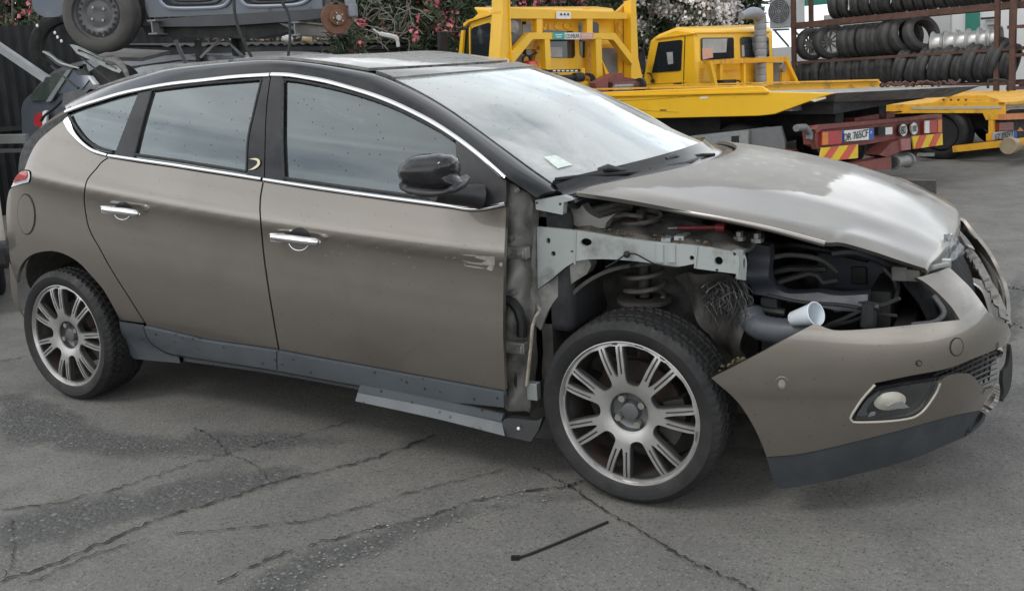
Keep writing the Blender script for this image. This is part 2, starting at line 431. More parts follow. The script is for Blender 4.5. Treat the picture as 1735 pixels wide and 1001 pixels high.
def black_gloss():
    m,t,b=nodes('gloss_black'); v=coord(t,'World'); n=tnoise(t,v,6,6,.65,.5)
    c=tramp(t,n,[(.4,(.008,.008,.010)),(.75,(.026,.026,.027))]); k=dots(t,v,60,.13,.2,.35); c=tmix(t,k,c,(.004,.004,.005))
    t.links.new(c,b.inputs['Base Color']); t.links.new(tramp(t,n,[(.4,g3(.12)),(.75,g3(.3))]),b.inputs['Roughness']); b.inputs['Specular IOR Level'].default_value=.4; b.inputs['Coat Weight'].default_value=.15; b.inputs['Coat Roughness'].default_value=.05
    return m
GLOSSB=black_gloss()
def roof_mat():
    m,t,b=nodes('dust_and_sky_sheen_roof'); v=coord(t,'World'); n=tnoise(t,v,7,7,.68,.5)
    c=tramp(t,n,[(.38,(.10,.10,.10)),(.62,(.27,.265,.25))]); t.links.new(c,b.inputs['Base Color']); t.links.new(tramp(t,n,[(.4,g3(.22)),(.65,g3(.6))]),b.inputs['Roughness'])  # dust grey lightened further, grazing sky sheen put into the colour
    b.inputs['Coat Weight'].default_value=.4; return m
ROOFM=roof_mat()
SATINB=mat('satin_black_plastic',(.018,.018,.020),.42,0,.3,9,.05,140,dirt=(6,.5,.5),dirtcol=(.06,.058,.055),space='World')
TRIMB=mat('black_rubber',(.012,.012,.012),.6,0,.2,20,space='World')
MOULD=mat('blue_grey_moulding',(.078,.088,.098),.42,0,.12,5,.06,220,dirt=(9,.55,.4),dirtcol=(.12,.12,.115),space='World',spots=(30,.15,.5))
LIPM=mat('dark_grey_lip_plastic',(.036,.042,.048),.5,0,.15,7,.08,240,dirt=(7,.5,.4),dirtcol=(.075,.075,.072),space='World')
RAILM=mat('pale_green_grey_primer',(.335,.36,.35),.45,.1,.08,5,.03,60,dirt=(7,.52,.7),dirtcol=(.10,.09,.075),space='World',coat=.2)
BAREM=mat('dusty_bare_sheet_metal',(.27,.262,.245),.5,.25,.25,6,.10,40,dirt=(7,.46,.8),dirtcol=(.055,.05,.044),space='World')
DIRTM=mat('grimy_underbody',(.050,.047,.043),.8,0,.5,9,.3,45,dirt=(6,.5,.6),dirtcol=(.085,.075,.062),space='World')
SHELFM=mat('dusty_inner_wing',(.13,.125,.115),.7,.0,.3,10,.25,50,dirt=(8,.45,.8),dirtcol=(.045,.04,.034),space='World')
DARKM=mat('dark_bay_plastic',(.014,.014,.015),.55,0,.3,8,.1,50,dirt=(6,.5,.5),dirtcol=(.04,.037,.033),space='World')
FRAMEM=mat('dark_blue_front_frame',(.048,.053,.068),.45,.1,.2,6,.1,50,dirt=(6,.48,.7),dirtcol=(.075,.072,.066),space='World')
CABIN=mat('cabin_cloth',(.030,.030,.032),.85,0,.25,14,.2,120)
RUBBER=mat('tyre_rubber',(.009,.009,.0095),.66,0,.25,7,.12,80,dirt=(5,.48,.6),dirtcol=(.032,.030,.028))
RUST=mat('rusty_brake_metal',(.045,.032,.027),.8,.3,.4,16,.3,60)
ALU=mat('machined_alloy',(.46,.45,.435),.36,.75,.07,12,.02,80,dirt=(12,.55,.5),dirtcol=(.30,.28,.25))
ALUD=mat('grey_wheel_paint',(.085,.088,.09),.42,.5,.15,10,.05,60,dirt=(9,.5,.6),dirtcol=(.12,.09,.07))
BARREL=mat('wheel_barrel',(.075,.072,.070),.55,.4,.3,6,.05,40,dirt=(4,.50,.8),dirtcol=(.075,.045,.033))
BOLT=mat('zinc_bolt',(.32,.31,.29),.45,.7,.2,40)
GOLD=mat('pale_gold_emblem',(.62,.55,.36),.28,.9,.06,30)
REDLENS=mat('red_lens',(.45,.035,.04),.15,0,.1,20,coat=1.)
WHITEP=mat('white_plastic',(.72,.74,.76),.35,0,.04,12)
def glass(name,tint,dust=.08,refl=1.5,patch=False):
    m,t,b=nodes(name); t.nodes.remove(b); o=t.nodes['Material Output']; v=coord(t,'World')
    tr=t.nodes.new('ShaderNodeBsdfTransparent'); tr.inputs[0].default_value=(*tint,1)
    gl=t.nodes.new('ShaderNodeBsdfGlossy'); gl.inputs['Roughness'].default_value=.02; gl.inputs['Color'].default_value=(.86,.95,.97,1)
    fr=t.nodes.new('ShaderNodeFresnel'); fr.inputs[0].default_value=1.55
    f=tmath(t,'MULTIPLY',fr.outputs[0],refl); f=tmath(t,'MINIMUM',f,1.); ge=t.nodes.new('ShaderNodeNewGeometry'); f=tmath(t,'MULTIPLY',f,tmath(t,'SUBTRACT',1.,ge.outputs['Backfacing']))
    a=t.nodes.new('ShaderNodeMixShader'); t.links.new(f,a.inputs[0]); t.links.new(tr.outputs[0],a.inputs[1]); t.links.new(gl.outputs[0],a.inputs[2])
    df=t.nodes.new('ShaderNodeBsdfDiffuse'); df.inputs[0].default_value=(.56,.565,.56,1)
    n=tnoise(t,v,3.,7,.66,.8); k=tramp(t,n,[(.35,g3(dust*.35)),(.75,g3(dust*1.6))])
    if patch:
        n2=tnoise(t,v,1.6,6,.6,.7); k=tmath(t,'ADD',k,tramp(t,n2,[(.46,g3(0)),(.56,g3(patch))]))
    c=t.nodes.new('ShaderNodeMixShader'); t.links.new(k,c.inputs[0]); t.links.new(a.outputs[0],c.inputs[1]); t.links.new(df.outputs[0],c.inputs[2])
    d2=t.nodes.new('ShaderNodeBsdfDiffuse'); d2.inputs[0].default_value=(.015,.016,.016,1)
    sp=tmath(t,'MULTIPLY',dots(t,v,42,.10,.17,.28),.6); e=t.nodes.new('ShaderNodeMixShader'); t.links.new(sp,e.inputs[0]); t.links.new(c.outputs[0],e.inputs[1]); t.links.new(d2.outputs[0],e.inputs[2])
    t.links.new(e.outputs[0],o.inputs[0]); return m
SGLASS=glass('tinted_side_glass',(.50,.62,.63),.04,3.4)
WGLASS=glass('dust_and_sky_glare_glass',(.55,.62,.62),.62,4.2,.12)  # dust film thickened to paint in bright sky reflection on the screen
CLEARG=glass('clear_lamp_glass',(.93,.93,.93),.03,1.0)
# ================================================================== GROUND
def ground_mat():
    m,t,b=nodes('weathered_asphalt'); v=coord(t,'World')
    big=tnoise(t,v,.45,6,.62,.6); mid=tnoise(t,v,3.2,8,.7,.4); fine=tnoise(t,v,70,4,.7); gr=tnoise(t,v,210,2,.6)
    c=tramp(t,big,[(.36,(.146,.141,.131)),(.5,(.163,.157,.146)),(.66,(.182,.176,.163))])
    c=tmix(t,tramp(t,mid,[(.40,g3(0)),(.68,g3(.75))]),c,(.110,.107,.100))
    c=tmix(t,tramp(t,tnoise(t,v,1.1,5,.6,1.2),[(.56,g3(0)),(.66,g3(.5))]),c,(.195,.188,.174))
    c=tmix(t,.38,c,tramp(t,fine,[(.3,g3(.18)),(.7,g3(.82))]),'OVERLAY'); c=tmix(t,.24,c,tramp(t,gr,[(.36,g3(.1)),(.66,g3(.9))]),'OVERLAY')
    vo=t.nodes.new('ShaderNodeTexVoronoi'); vo.inputs['Scale'].default_value=95; t.links.new(v,vo.inputs['Vector'])
    sc=t.nodes.new('ShaderNodeSeparateColor'); t.links.new(vo.outputs['Color'],sc.inputs[0])
    st=tmath(t,'MULTIPLY',tramp(t,vo.outputs['Distance'],[(.25,g3(1)),(.45,g3(0))]),tmath(t,'GREATER_THAN',sc.outputs[0],.80))
    pm=tramp(t,tnoise(t,v,1.3,6,.65,.5),[(.42,g3(.08)),(.6,g3(.75))]); c=tmix(t,tmath(t,'MULTIPLY',st,pm),c,(.26,.255,.24))
    st2=tmath(t,'MULTIPLY',tramp(t,vo.outputs['Distance'],[(.25,g3(1)),(.5,g3(0))]),tmath(t,'LESS_THAN',sc.outputs[0],.16)); c=tmix(t,tmath(t,'MULTIPLY',st2,.6),c,(.03,.029,.028))
    oil=tnoise(t,v,.9,4,.55,.3); c=tmix(t,tramp(t,oil,[(.66,g3(0)),(.80,g3(.35))]),c,(.040,.039,.037))
    t.links.new(c,b.inputs['Base Color']); t.links.new(tramp(t,mid,[(.3,g3(.62)),(.7,g3(.9))]),b.inputs['Roughness'])
    h=tmath(t,'ADD',tmath(t,'MULTIPLY',fine,.6),tmath(t,'MULTIPLY',gr,.5)); tbump(t,b,h,.45,.012); return m
def rough_mat():
    m,t,b=nodes('exposed_aggregate'); v=coord(t,'World')
    vo=t.nodes.new('ShaderNodeTexVoronoi'); vo.inputs['Scale'].default_value=70; t.links.new(v,vo.inputs['Vector'])
    sc=t.nodes.new('ShaderNodeSeparateColor'); t.links.new(vo.outputs['Color'],sc.inputs[0])
    c=tramp(t,sc.outputs[0],[(.0,(.105,.107,.108)),(.70,(.150,.151,.149)),(.90,(.24,.24,.235)),(1.,(.44,.44,.43))])
    c=tmix(t,tramp(t,vo.outputs['Distance'],[(.0,g3(0)),(.012,g3(.0)),(.6,g3(.75))]),c,(.095,.096,.095))
    t.links.new(c,b.inputs['Base Color']); b.inputs['Roughness'].default_value=.85
    tbump(t,b,tmath(t,'SUBTRACT',1.,vo.outputs['Distance']),.7,.012)
    # ragged edge: fades out by noise on the sheet's own border attribute
    at=t.nodes.new('ShaderNodeAttribute'); at.attribute_name='edge'
    k=tmath(t,'ADD',at.outputs['Fac'],tmath(t,'MULTIPLY',tmath(t,'SUBTRACT',tnoise(t,v,7,7,.7),.5),1.5)); k=tramp(t,k,[(.36,g3(0)),(.85,g3(.55))])
    t.links.new(k,b.inputs['Alpha']); return m
GM=ground_mat(); RM=rough_mat()
GZ=.015
gs=[-300,-60,-24,-12]+list(np.arange(-9,9.1,1.0))+[12,24,60,300]
V=[(x+1,y+2,GZ) for y in gs for x in gs]; k=len(gs)
F=[(j*k+i,j*k+i+1,(j+1)*k+i+1,(j+1)*k+i) for j in range(k-1) for i in range(k-1)]
tag(mesh('ground',V,F,GM),kind='structure')
CRACKM=mat('dark_crack_ribbon',(.030,.028,.026),.95,0,.3,30,space='World')  # dark colour of the crack ribbons
def worn_patch(P):
    v2,F,Ls=tri2d(path(P,P[:1],n=5),14); V=[zp(a,b,GZ+.004) for a,b in v2]
    o=mesh('worn_patch',V,F,RM); d=dist_edge([v2[i] for i in Ls[0]],v2[:,0],v2[:,1]); at=o.data.attributes.new('edge','FLOAT','POINT')
    at.data.foreach_set('value',np.clip(d/34,0,1).astype(np.float32)); tag(o,kind='structure')
worn_patch([(330,1030),(430,960),(560,905),(700,862),(830,835),(960,822),(1010,850),(900,868),(760,900),(640,950),(560,985),(500,1030)])
worn_patch([(-20,640),(40,650),(150,690),(240,720),(420,712),(600,730),(560,770),(380,780),(200,790),(60,770),(-20,760)])
worn_patch([(-20,860),(120,830),(300,800),(470,770),(560,800),(430,850),(250,890),(100,930),(-20,960)])
worn_patch([(1660,500),(1745,440),(1745,560),(1700,640),(1720,780),(1690,760)])
def crack(P,wd,seed=0,j=4.2):
    r=random.Random(seed); pts=crv(P,14); V=[];F=[]
    for i,p in enumerate(pts):
        q=zp(p[0]+r.uniform(-j,j),p[1]+r.uniform(-j,j)*.6,.006+GZ); t=pts[min(i+1,len(pts)-1)]-pts[max(i-1,0)]
        a=zp(*(p-t*.1),.006+GZ);b=zp(*(p+t*.1),.006+GZ); d=b-a; d/=max(1e-9,np.linalg.norm(d)); n=np.array((-d[1],d[0],0))
        h=wd*r.choice((.12,.35,.5,.7,.8))*r.uniform(.6,1.1)*.5
        V+=[q-n*h,q+n*h]
    for i in range(len(pts)-1): F.append((2*i,2*i+2,2*i+3,2*i+1))
    tag(mesh('ground_crack',V,F,CRACKM),kind='structure')
CR=[([(0,862),(120,845),(260,806),(380,768),(470,745),(600,712)],.011),([(0,985),(110,945),(240,890),(360,850),(480,812),(600,784),(740,738)],.016),
 ([(45,990),(150,940),(290,905),(440,890),(560,872),(680,838),(860,792)],.009),([(370,985),(480,935),(590,905),(720,875),(800,848),(940,826),(965,822)],.014),
 ([(965,822),(1020,860),(1090,900),(1160,945),(1230,975),(1290,1005)],.014),([(965,822),(990,812),(1020,805)],.010),([(330,725),(362,742),(385,766)],.006),([(385,766),(430,785),(455,812)],.006),
 ([(0,612),(30,605),(70,598)],.012),([(1680,483),(1705,486),(1740,492)],.02),([(1690,545),(1715,548),(1740,556)],.012),([(20,880),(25,930),(10,975)],.008),([(905,790),(935,808),(965,822)],.006)]
for i,(P,wd) in enumerate(CR): crack(P,wd,i)

# loose stones lying along the broken bands of the surface
def gravel(n,band,smin,smax):
    mb=MB(); r=random.Random(31); poly=[np.array(q,float) for q in path(band,band[:1],n=4)]; A=np.array(poly); x0,y0=A.min(0); x1,y1=A.max(0); k=0
    while k<n:
        a,b=r.uniform(x0,x1),r.uniform(y0,y1)
        if not inpoly(poly,np.array([a]),np.array([b]))[0]: continue
        k+=1; s=smin+(smax-smin)*r.random()**4; p=zp(a,b,GZ+s*.35+.003); e=[r.uniform(.6,1.2) for _ in range(6)]
        V=[p+np.array((s*e[0],0,0)),p+np.array((-s*e[1],0,0)),p+np.array((0,s*e[2],0)),p+np.array((0,-s*e[3],0)),p+np.array((s*.2,0,s*.6*e[4])),p-np.array((0,0,s*.4))]
        mb.add(V,[(0,2,4),(2,1,4),(1,3,4),(3,0,4),(2,0,5),(1,2,5),(3,1,5),(0,3,5)])
    return mb
GRV=mat('pale_gravel',(.20,.196,.185),.8,0,.5,45,space='World')
tag(gravel(420,[(360,1010),(470,945),(590,900),(700,862),(830,832),(960,822),(900,862),(760,893),(640,940),(540,1000)],.0015,.008).build('loose_gravel',GRV),kind='stuff')
tag(gravel(520,[(0,640),(120,670),(230,700),(420,690),(480,740),(300,790),(0,800)],.001,.005).build('loose_gravel',GRV),kind='stuff')
# ================================================================== DAMAGED CAR
car=empty('damaged_car','taupe grey hatchback with its right front wing missing, parked in front','car',(1.35,0,0))
W_=dict()
# ---- sides ---------------------------------------------------------------
up_chrome_r=[(113,191),(140,180.5),(170,171),(207,160),(244,152),(290,144),(340,138.5),(400,132),(459,128.5)]
up_chrome_f=[(461,128),(490,129),(520,133.5),(555,140),(592,150),(628,161),(664,174.5),(700,191),(736,210),(772,233),(808,260),(835,283),(857,303)]
lo_chrome_q=[(114,203),(122,221),(132,234.5),(144,246),(160,256.5),(184,264)]
lo_chrome_r=[(186,264.5),(237,272),(290,279.5),(340,287.5),(395,296),(445,304)]
lo_chrome_f=[(449,305),(520,316),(592,326.5),(664,336.5),(720,344),(765,350),(795,354.5),(825,353),(857,346)]
gap_rear=[(185,266),(172,275),(162.6,286.4),(150,301),(145,312.7),(142.5,330),(142.8,343.5),(145,362),(149.4,383),(157,401),(167,418),(189,457.7),(219.7,506),(246,548)]
gap_b=[(446.5,306),(442,330),(440.7,347),(441,365.5),(446,422.6),(451,462),(457,501.7),(465.8,554.4),(472.3,591.7)]
mould_top_r=[(246,550),(300,562.5),(351.5,574.5),(410,583),(472,592)]
mould_top_f=[(472.3,592),(560,608.5),(620,619),(681,630.5),(761.7,645),(857,662.5)]
# rear quarter panel with fuel flap and arch cut-out
quarter=path([(110,201.5),(119,222),(130,238),(143,250),(160,260),(185,267)],gap_rear,[(246,548),(203,543.4)],
  [(203,543.4),(193.3,523.6),(175.8,493),(163,477),(149.4,462),(135,447),(118.6,435.8),(103,429),(88,426),(72,427),(57,431),(45,439),(37,449),(31,464),(29,480)],
  [(29,480),(22,462)],[(22,462),(16.5,440),(13.,405),(9.7,361),(13,330),(19.5,318),(37.5,312),(49.4,309),(52.4,300),(51,290),(40.5,288)],[(40.5,288),(49.4,264.4),(63,240.4),(84,221),(110,201.5)])
q1,_=panel('rear_quarter_panel',quarter,SIDE,PAINT,car,5.5,.018,.8,mirror=True)
fl=ell(45,363,15,34,24,-.05)
_bc=SIDE(30,478)[0]; panel('bumper_corner',path([(15.4,444.5),(22,455),(29,480),(30,500),(36,524),(43,540)],[(43,540),(31,524),(20,499.5),(15.4,444.5)]),plane_pn(_bc,-ray(30,478)*np.array((1,1,0))),PAINT,q1,5,.02)
panel('fuel_flap',inset(fl,1.0),offs(SIDE,.0035),PAINT,q1,7,.006)
strip('flap_seam',[*fl,fl[0]],.006,offs(SIDE,.0005),TRIMB,q1,.0006,.0004,n=2)
tl=panel('tail_lamp',path([(19.5,318),(25.5,305),(31.5,296),(40.5,290),(51,290)],[(51,290),(52.4,300),(49.4,309)],[(49.4,309),(37.5,312),(19.5,318)]),offs(SIDE,.004),WHITEP,car,5,.03,.5)
panel('red_lens',path([(26,306),(32,297),(40.5,291),(48,291)],[(48,291),(49,297),(46,303)],[(46,303),(36,305),(26,309)]),offs(SIDE,.010),REDLENS,tl,5,.008)
# rear door
rdoor=path([(185,267),(237,275.5),(290,283),(340,291),(395,299.5),(446,307.5)],gap_b,[(472.3,591.7),(410,583),(351.5,574.5),(300,562.5),(246,550)],gap_rear[::-1])
d1,_=panel('rear_door',rdoor,SIDE,PAINT,car,5.5,.018,1.3,mirror=True)
fdoor=path([(446.5,307.5),(520,319.5),(592,330),(664,340),(720,347.5),(765,353.5),(795,358),(825,356.5),(858,349.5)],[(858,349.5),(858.5,365),(856.5,410),(854.6,470),(853.6,560),(854.8,600),(857,662)],mould_top_f[::-1],gap_b[::-1])
d2,_=panel('front_door',fdoor,SIDE,PAINT,car,5.5,.018,1.3,mirror=True)
panel('door_moulding',path(mould_top_r,[(472.3,592),(472.8,624)],[(472.3,624.7),(410,614.5),(350,605.5),(303,598.3)],[(303,598),(287,594),(272.4,587.3),(261,579),(252.6,567.6),(246,550)]),offs(SIDE,.012),MOULD,d1,9,.022,1.0)
panel('door_moulding',path(mould_top_f,[(857,662.5),(857.5,687.5)],[(857,687.5),(810,682.5),(761.7,677.5),(690,664),(620.5,651.5),(560,641),(472.3,624.7)],[(472.5,624.7),(472.3,592)]),offs(SIDE,.012),MOULD,d2,9,.022,1.0)
SCR=mat('scraped_paint',(.30,.285,.26),.6,0,.3,30,dirt=(25,.5,.7),dirtcol=(.2,.17,.15),space='World')
for P in ([(806,433),(838,434.5),(839,446),(834,459),(824,456),(829,449),(812,448),(824,441),(806,437)],[(784,431),(800,431.5),(812,434),(800,434),(784,432)],[(783,441),(798,444),(822,446),(823,449),(806,448),(790,444)],[(785,449),(806,451),(824,455),(810,454.5),(790,451)]): panel('paint_scratch',[np.array(q,float) for q in P],offs(SIDE,.0012),SCR,d2,6,.001)
panel('paint_chip',ell(849,448,3,4,9),offs(SIDE,.0012),SCR,d2,4,.001)
_r=random.Random(21)
for i in range(26):
    x_=_r.uniform(545,815); y_=405+(x_-545)*.05+_r.gauss(14,10); panel('paint_chip',ell(x_,y_,_r.uniform(.6,1.8),_r.uniform(.5,.9),6,_r.uniform(-.4,.4)),offs(SIDE,.001),SCR,d2,4,.0006)
def handle(P,cup,r,parent,h=.031):
    q=ell(*cup,r,r*1.02,28); top=[e for e in q if e[1]<cup[1]+3]; top.sort(key=lambda e:e[0])
    panel('handle_cup',q,offs(SIDE,.0006),PAINT,parent,5,.001); panel('painted_cup_shade',[e for e in q if e[1]<=cup[1]+4],offs(SIDE,.0018),SATINB,parent,5,.001)  # dark upper half painted as shade inside the flat handle cup
    lowr=sorted([e for e in q if e[1]>cup[1]+3],key=lambda e:e[0]); strip('cup_rim_highlight',lowr,.005,offs(SIDE,.0012),CHROME,parent,.0015,.001,n=2)  # bright lower strip imitates the highlight on the cup's edge
    pts=[lifted(l)(a,b)[0] for a,b,l in P]; ps=crv(pts,6); k=len(ps); rr=[h*.5*(.80+.25*math.sin(PI*i/(k-1))) if i<k-2 else h*.5*.55 for i in range(k)]
    mb=MB(); mb.tube(ps,rr,12); mb.build('door_handle',CHROME,parent,True,60)
    c=lifted(.025)(P[0][0]+6,P[0][1]+1)[0]; e=lifted(.025)(P[0][0]+20,P[0][1]+2)[0]; mb=MB(); mb.beam(c-(e-c)*.6,e,.022,h*1.12); mb.build('lock_cover',CHROME,parent,False,bevel=.005)
handle([(176,354.5,.028),(190,356.5,.034),(210,358.5,.038),(226,361,.034),(236,363.5,.018)],(208.5,357),15,d1)
handle([(462,401.5,.028),(480,403.5,.036),(505,406.5,.040),(528,409.5,.036),(542,411,.018)],(507.5,405),19,d2)
for P,nm in ((up_chrome_r,'rear_roof_chrome'),(up_chrome_f,'front_roof_chrome')): strip('window_chrome_strip',P,.016,offs(SIDE,.003),CHROME,car,.006,.004,mirror=True)
for P in (lo_chrome_q,lo_chrome_r,lo_chrome_f): strip('window_chrome_strip',P,[.034,.022,.016,.015] if P is lo_chrome_q else .015,offs(SIDE,.003),CHROME,car,.006,.004,mirror=True)
# glass and pillars
panel('quarter_window',path([(117,192.5),(140,183),(170,174),(207,163),(236,155.5)],[(236,155.5),(216,205),(194,260)],[(194,260),(165,254),(147,242),(132,225),(117,192.5)]),offs(SIDE,-.006),SGLASS,car,9,.004,mirror=True)
panel('window_pillar',path([(236,155),(259,150.5)],[(259,150.5),(243,205),(227.5,266)],[(227.5,268),(194,262.5)],[(194,262.5),(216,205),(236,155)]),offs(SIDE,.001),GLOSSB,car,8,.01,mirror=True)
panel('rear_side_window',path([(259,150.5),(300,145),(340,140.5),(400,134.5),(444,131)],[(444,131),(431,190),(421,238),(418,297)],[(418,297),(340,285),(290,277),(227.5,267)],[(227.5,267),(243,205),(259,150.5)]),offs(SIDE,-.006),SGLASS,car,10,.004,mirror=True)
panel('window_pillar',path([(444,132),(459,130.5)],[(459,130.5),(453,175),(450.5,217),(449.5,260),(448.5,302)],[(448.5,303),(418,298)],[(418,298),(421,238),(431,190),(444,132)]),offs(SIDE,.003),GLOSSB,car,9,.012,.6,mirror=True)
panel('window_pillar',path([(459.5,130.5),(480,131)],[(480,131),(479,238),(482,307)],[(482,308),(449,303.5)],[(449,303.5),(450,260),(451,217),(453.5,175),(459.5,130.5)]),offs(SIDE,.003),GLOSSB,car,9,.012,.6,mirror=True)
panel('front_side_window',path([(480,131),(520,136.5),(555,143),(592,153),(628,164),(664,177.5),(700,194),(736,213),(772,236)],[(772,236),(774.5,290),(777,347)],[(777,348),(720,341),(664,333.5),(592,323.5),(482,307)],[(482,307),(479,238),(480,131)]),offs(SIDE,-.006),SGLASS,car,10,.004,mirror=True)
panel('mirror_sail',path([(772,236),(808,263),(835,286),(858,306)],[(858,306),(858,343)],[(858,343),(825,350),(795,351),(776,347)],[(776,347),(774.5,290),(772,236)]),offs(SIDE,.002),SATINB,car,8,.012)
for P in ([(227.5,262),(300,272),(418,291)],[(482,302),(600,319),(776,342)]): strip('window_seal',P,.012,offs(SIDE,.0),TRIMB,car,.004,.002)
for P in ([(259,153),(340,143),(444,134.5)],[(481,135),(520,140),(592,156.5),(664,181),(736,217),(770,239)]): strip('window_seal',P,.010,offs(SIDE,.0),TRIMB,car,.004,.002)
strip('window_seal',[(257.5,155),(243,205),(228.5,264)],.010,offs(SIDE,.001),TRIMB,car,.004,.002); strip('window_seal',[(480.5,137),(479.5,238),(482,302)],.012,offs(SIDE,.002),TRIMB,car,.004,.002)
strip('window_seal',[(444,136),(431,190),(421,238),(418.5,291)],.008,offs(SIDE,.002),TRIMB,car,.004,.002)
strip('window_seal',[(118,196),(126,212),(140,231),(152,242),(168,251),(192,257)],.012,offs(SIDE,.0),TRIMB,car,.004,.002)
# crescent emblem on the pillar trim
em=path([(424,270.5),(434,269),(441,271),(443,276),(441,282),(433,287.5),(423,289)],[(423,289),(431,285),(437,280),(438.5,275.5),(435,272.5),(424,270.5)])
panel('crescent_emblem',em,offs(SIDE,.008),GOLD,car,5,.006)
strip('sill_seam',[(246,552),(252.6,569),(261,580.5),(272.4,588.5),(287,596),(304,600),(350,607),(410,616),(472,626),(560,642),(620,652.5)],.006,offs(SIDE,.010),TRIMB,car,.001,.0005)
# sill cover and the loose flap
panel('sill_cover',path([(203,542),(206,560),(211,576),(218,594),(228.5,607)],[(228.5,607),(268,611),(308,614.5)],[(308,614.5),(304,598)],[(304,598),(287,594),(272.4,587.3),(261,579),(252.6,567.6),(246,550)],[(246,548.5),(203,542)]),offs(SIDE,.006),MOULD,car,9,.02,.7)
panel('sill_cover',path([(304,598),(350,605.5),(472,624.7),(560,641),(620,651.5)],[(620,651.5),(606,664)],[(606,664),(520,648),(420,631),(308,614.5)],[(308,614.5),(305,598)]),offs(SIDE,-.011),MOULD,car,9,.02,.5)
sf=panel('loose_sill_flap',path([(610,652),(700,669),(800,690),(852,702)],[(852,702),(850,714)],[(850,714),(740,691),(606,665)],[(606,665),(610,652)]),plane_y(-.885),MOULD,car,9,.012)
panel('flap_face',path([(606,665),(740,691),(850,714)],[(850,714),(855,738)],[(855,738),(740,709),(602,679)],[(602,679),(606,665)]),plane_pn(yp(730,690,-.885),(.05,-.8,.6)),MOULD,sf,9,.012)
panel('flap_end',path([(850,714),(862,708),(905,712),(919,708)],[(919,708),(912,728),(899,748)],[(899,748),(855,738)],[(855,738),(850,714)]),plane_pn(yp(880,725,-.87),(.25,-.9,.2)),SATINB,sf,8,.05)
mb=MB()
for a,b in ((878.5,725.5),): p=yp(a,b,-.89); mb.ball(p,.006,8,5)
mb.build('clip',WHITEP,sf,True)
# ---- upper shell: cant rail + A pillar, roof, windscreen -----------------------
rail=crv(up_chrome_r[:-1]+[(460,127.5)]+up_chrome_f[1:],4)
E3=[SIDE(p[0],p[1]-3.0)[0] for p in rail]; ex=[p[0] for p in rail]
Dk=[(113,176,-.50),(170,150.5,-.55),(240,128,-.565),(300,114.5,-.575),(420,103.5,-.575),(470,102.5,-.575),(520,106.5,-.565),(575,114,-.56),(633,124,-.56),(669,137,-.56),(715,160,-.575),(760,187,-.595),(805,219,-.615),(850,252,-.635),(905,292,-.665),(957,328,-.70)]
Dpx=crv(Dk,8); D3=[yp(p[0],p[1],p[2]) for p in Dpx]
def resamp(C,n):
    C=np.array(C); s=np.r_[0,np.cumsum(np.linalg.norm(np.diff(C,axis=0),axis=1))]; u=np.linspace(0,s[-1],n); return np.stack([np.interp(u,s,C[:,i]) for i in range(3)],1)
A0=yp(908,334,-.80)
Ec=resamp(list(E3)+[A0],90); Dc=resamp(D3,90)
rows=[]
for i in range(90):
    e,d=Ec[i],Dc[i]; r=[]
    for t in np.linspace(0,1,9):
        p=e*(1-t)+d*t; u=d-e; nrm=np.cross(Ec[min(89,i+1)]-Ec[max(0,i-1)],u); nrm/=np.linalg.norm(nrm)
        if nrm@(e*.5+d*.5-np.array((1.2,0,.9)))<0: nrm=-nrm
        r.append(p+nrm*.020*math.sin(PI*t)**.9)
    rows.append(r)
o=loft('roof_rail_and_pillar',rows,GLOSSB,car,.012)
loft('roof_rail_and_pillar',[[p*(1,-1,1) for p in r][::-1] for r in rows],GLOSSB,car,.012)
def cross(d,dx,b,n=25,m=2.):
    out=[]
    for t in np.linspace(-1,1,n):
        k=1-abs(t)**m; out.append((d[0]+dx*k,d[1]*(-t)*-1 if False else d[1]*(t),d[2]+b*k))
    return out
Dr=resamp(D3,140); ih=int(np.argmin([np.hypot(*(np.array(x)-0)) for x in [(p[0]-D3[72][0],p[2]-D3[72][2]) for p in Dr]])) # header row (669,137)
ig=int(np.argmin([abs(p[0]-D3[64][0]) for p in Dr]))
def dxf(i): return float(np.interp(i,[0,ig*.5,ig,ih,139],[-.05,.0,.13,.20,.25]))
def bf(i): return float(np.interp(i,[0,ig*.5,ig,ih,139],[-.008,-.006,-.003,.006,.042]))
def sect(i,n=25): return cross(Dr[i],dxf(i),bf(i),n,2.3)
roof_end=int(ig*.62)
loft('roof_panel',[sect(i) for i in range(0,roof_end+1)],ROOFM,car,.012)
loft('glass_roof',[[(a,b*.985,c+.002) for a,b,c in sect(i)] for i in range(roof_end+1,ig)],ROOFM,car,.012)
loft('roof_header',[sect(i) for i in range(ig+1,ih+1)],ROOFM,car,.012)
wsrows=[[(a,b*.988,c) for a,b,c in sect(i,33)] for i in range(ih,137)]
loft('headliner',[[(a-.01,b*.96,c-.045) for a,b,c in sect(i)] for i in range(2,ih-2)],CABIN,car,.01)
ws=loft('windscreen',wsrows,WGLASS,car,.005)
# sticker in the lower corner
def ws_pt(fi,fj): 
    i=fi*(len(wsrows)-1); j=(fj+1)/2*32; r=np.array(wsrows[int(i)]); return r[int(j)]
def wsurf(a,b):
    d=ray(a,b); bst=None
    G=np.array(wsrows).reshape(-1,3); q=G-CAM; tt=(q@d)/(d@d); e=np.linalg.norm(q-tt[:,None]*d,axis=1); k=np.argsort(e)[:4]
    t=np.average(tt[k],weights=1/(e[k]+1e-4)); i0=int(k[0])//33; j0=int(k[0])%33; i0=min(max(i0,1),len(wsrows)-2); j0=min(max(j0,1),31)
    W3=np.array(wsrows); n=np.cross(W3[i0,j0+1]-W3[i0,j0-1],W3[i0+1,j0]-W3[i0-1,j0]); n/=np.linalg.norm(n); n=n if n@d<0 else -n
    return CAM+d*t,n
stp=[(921,266),(942,263),(970,279),(945,285)]
pp,nn=wsurf(945,274)
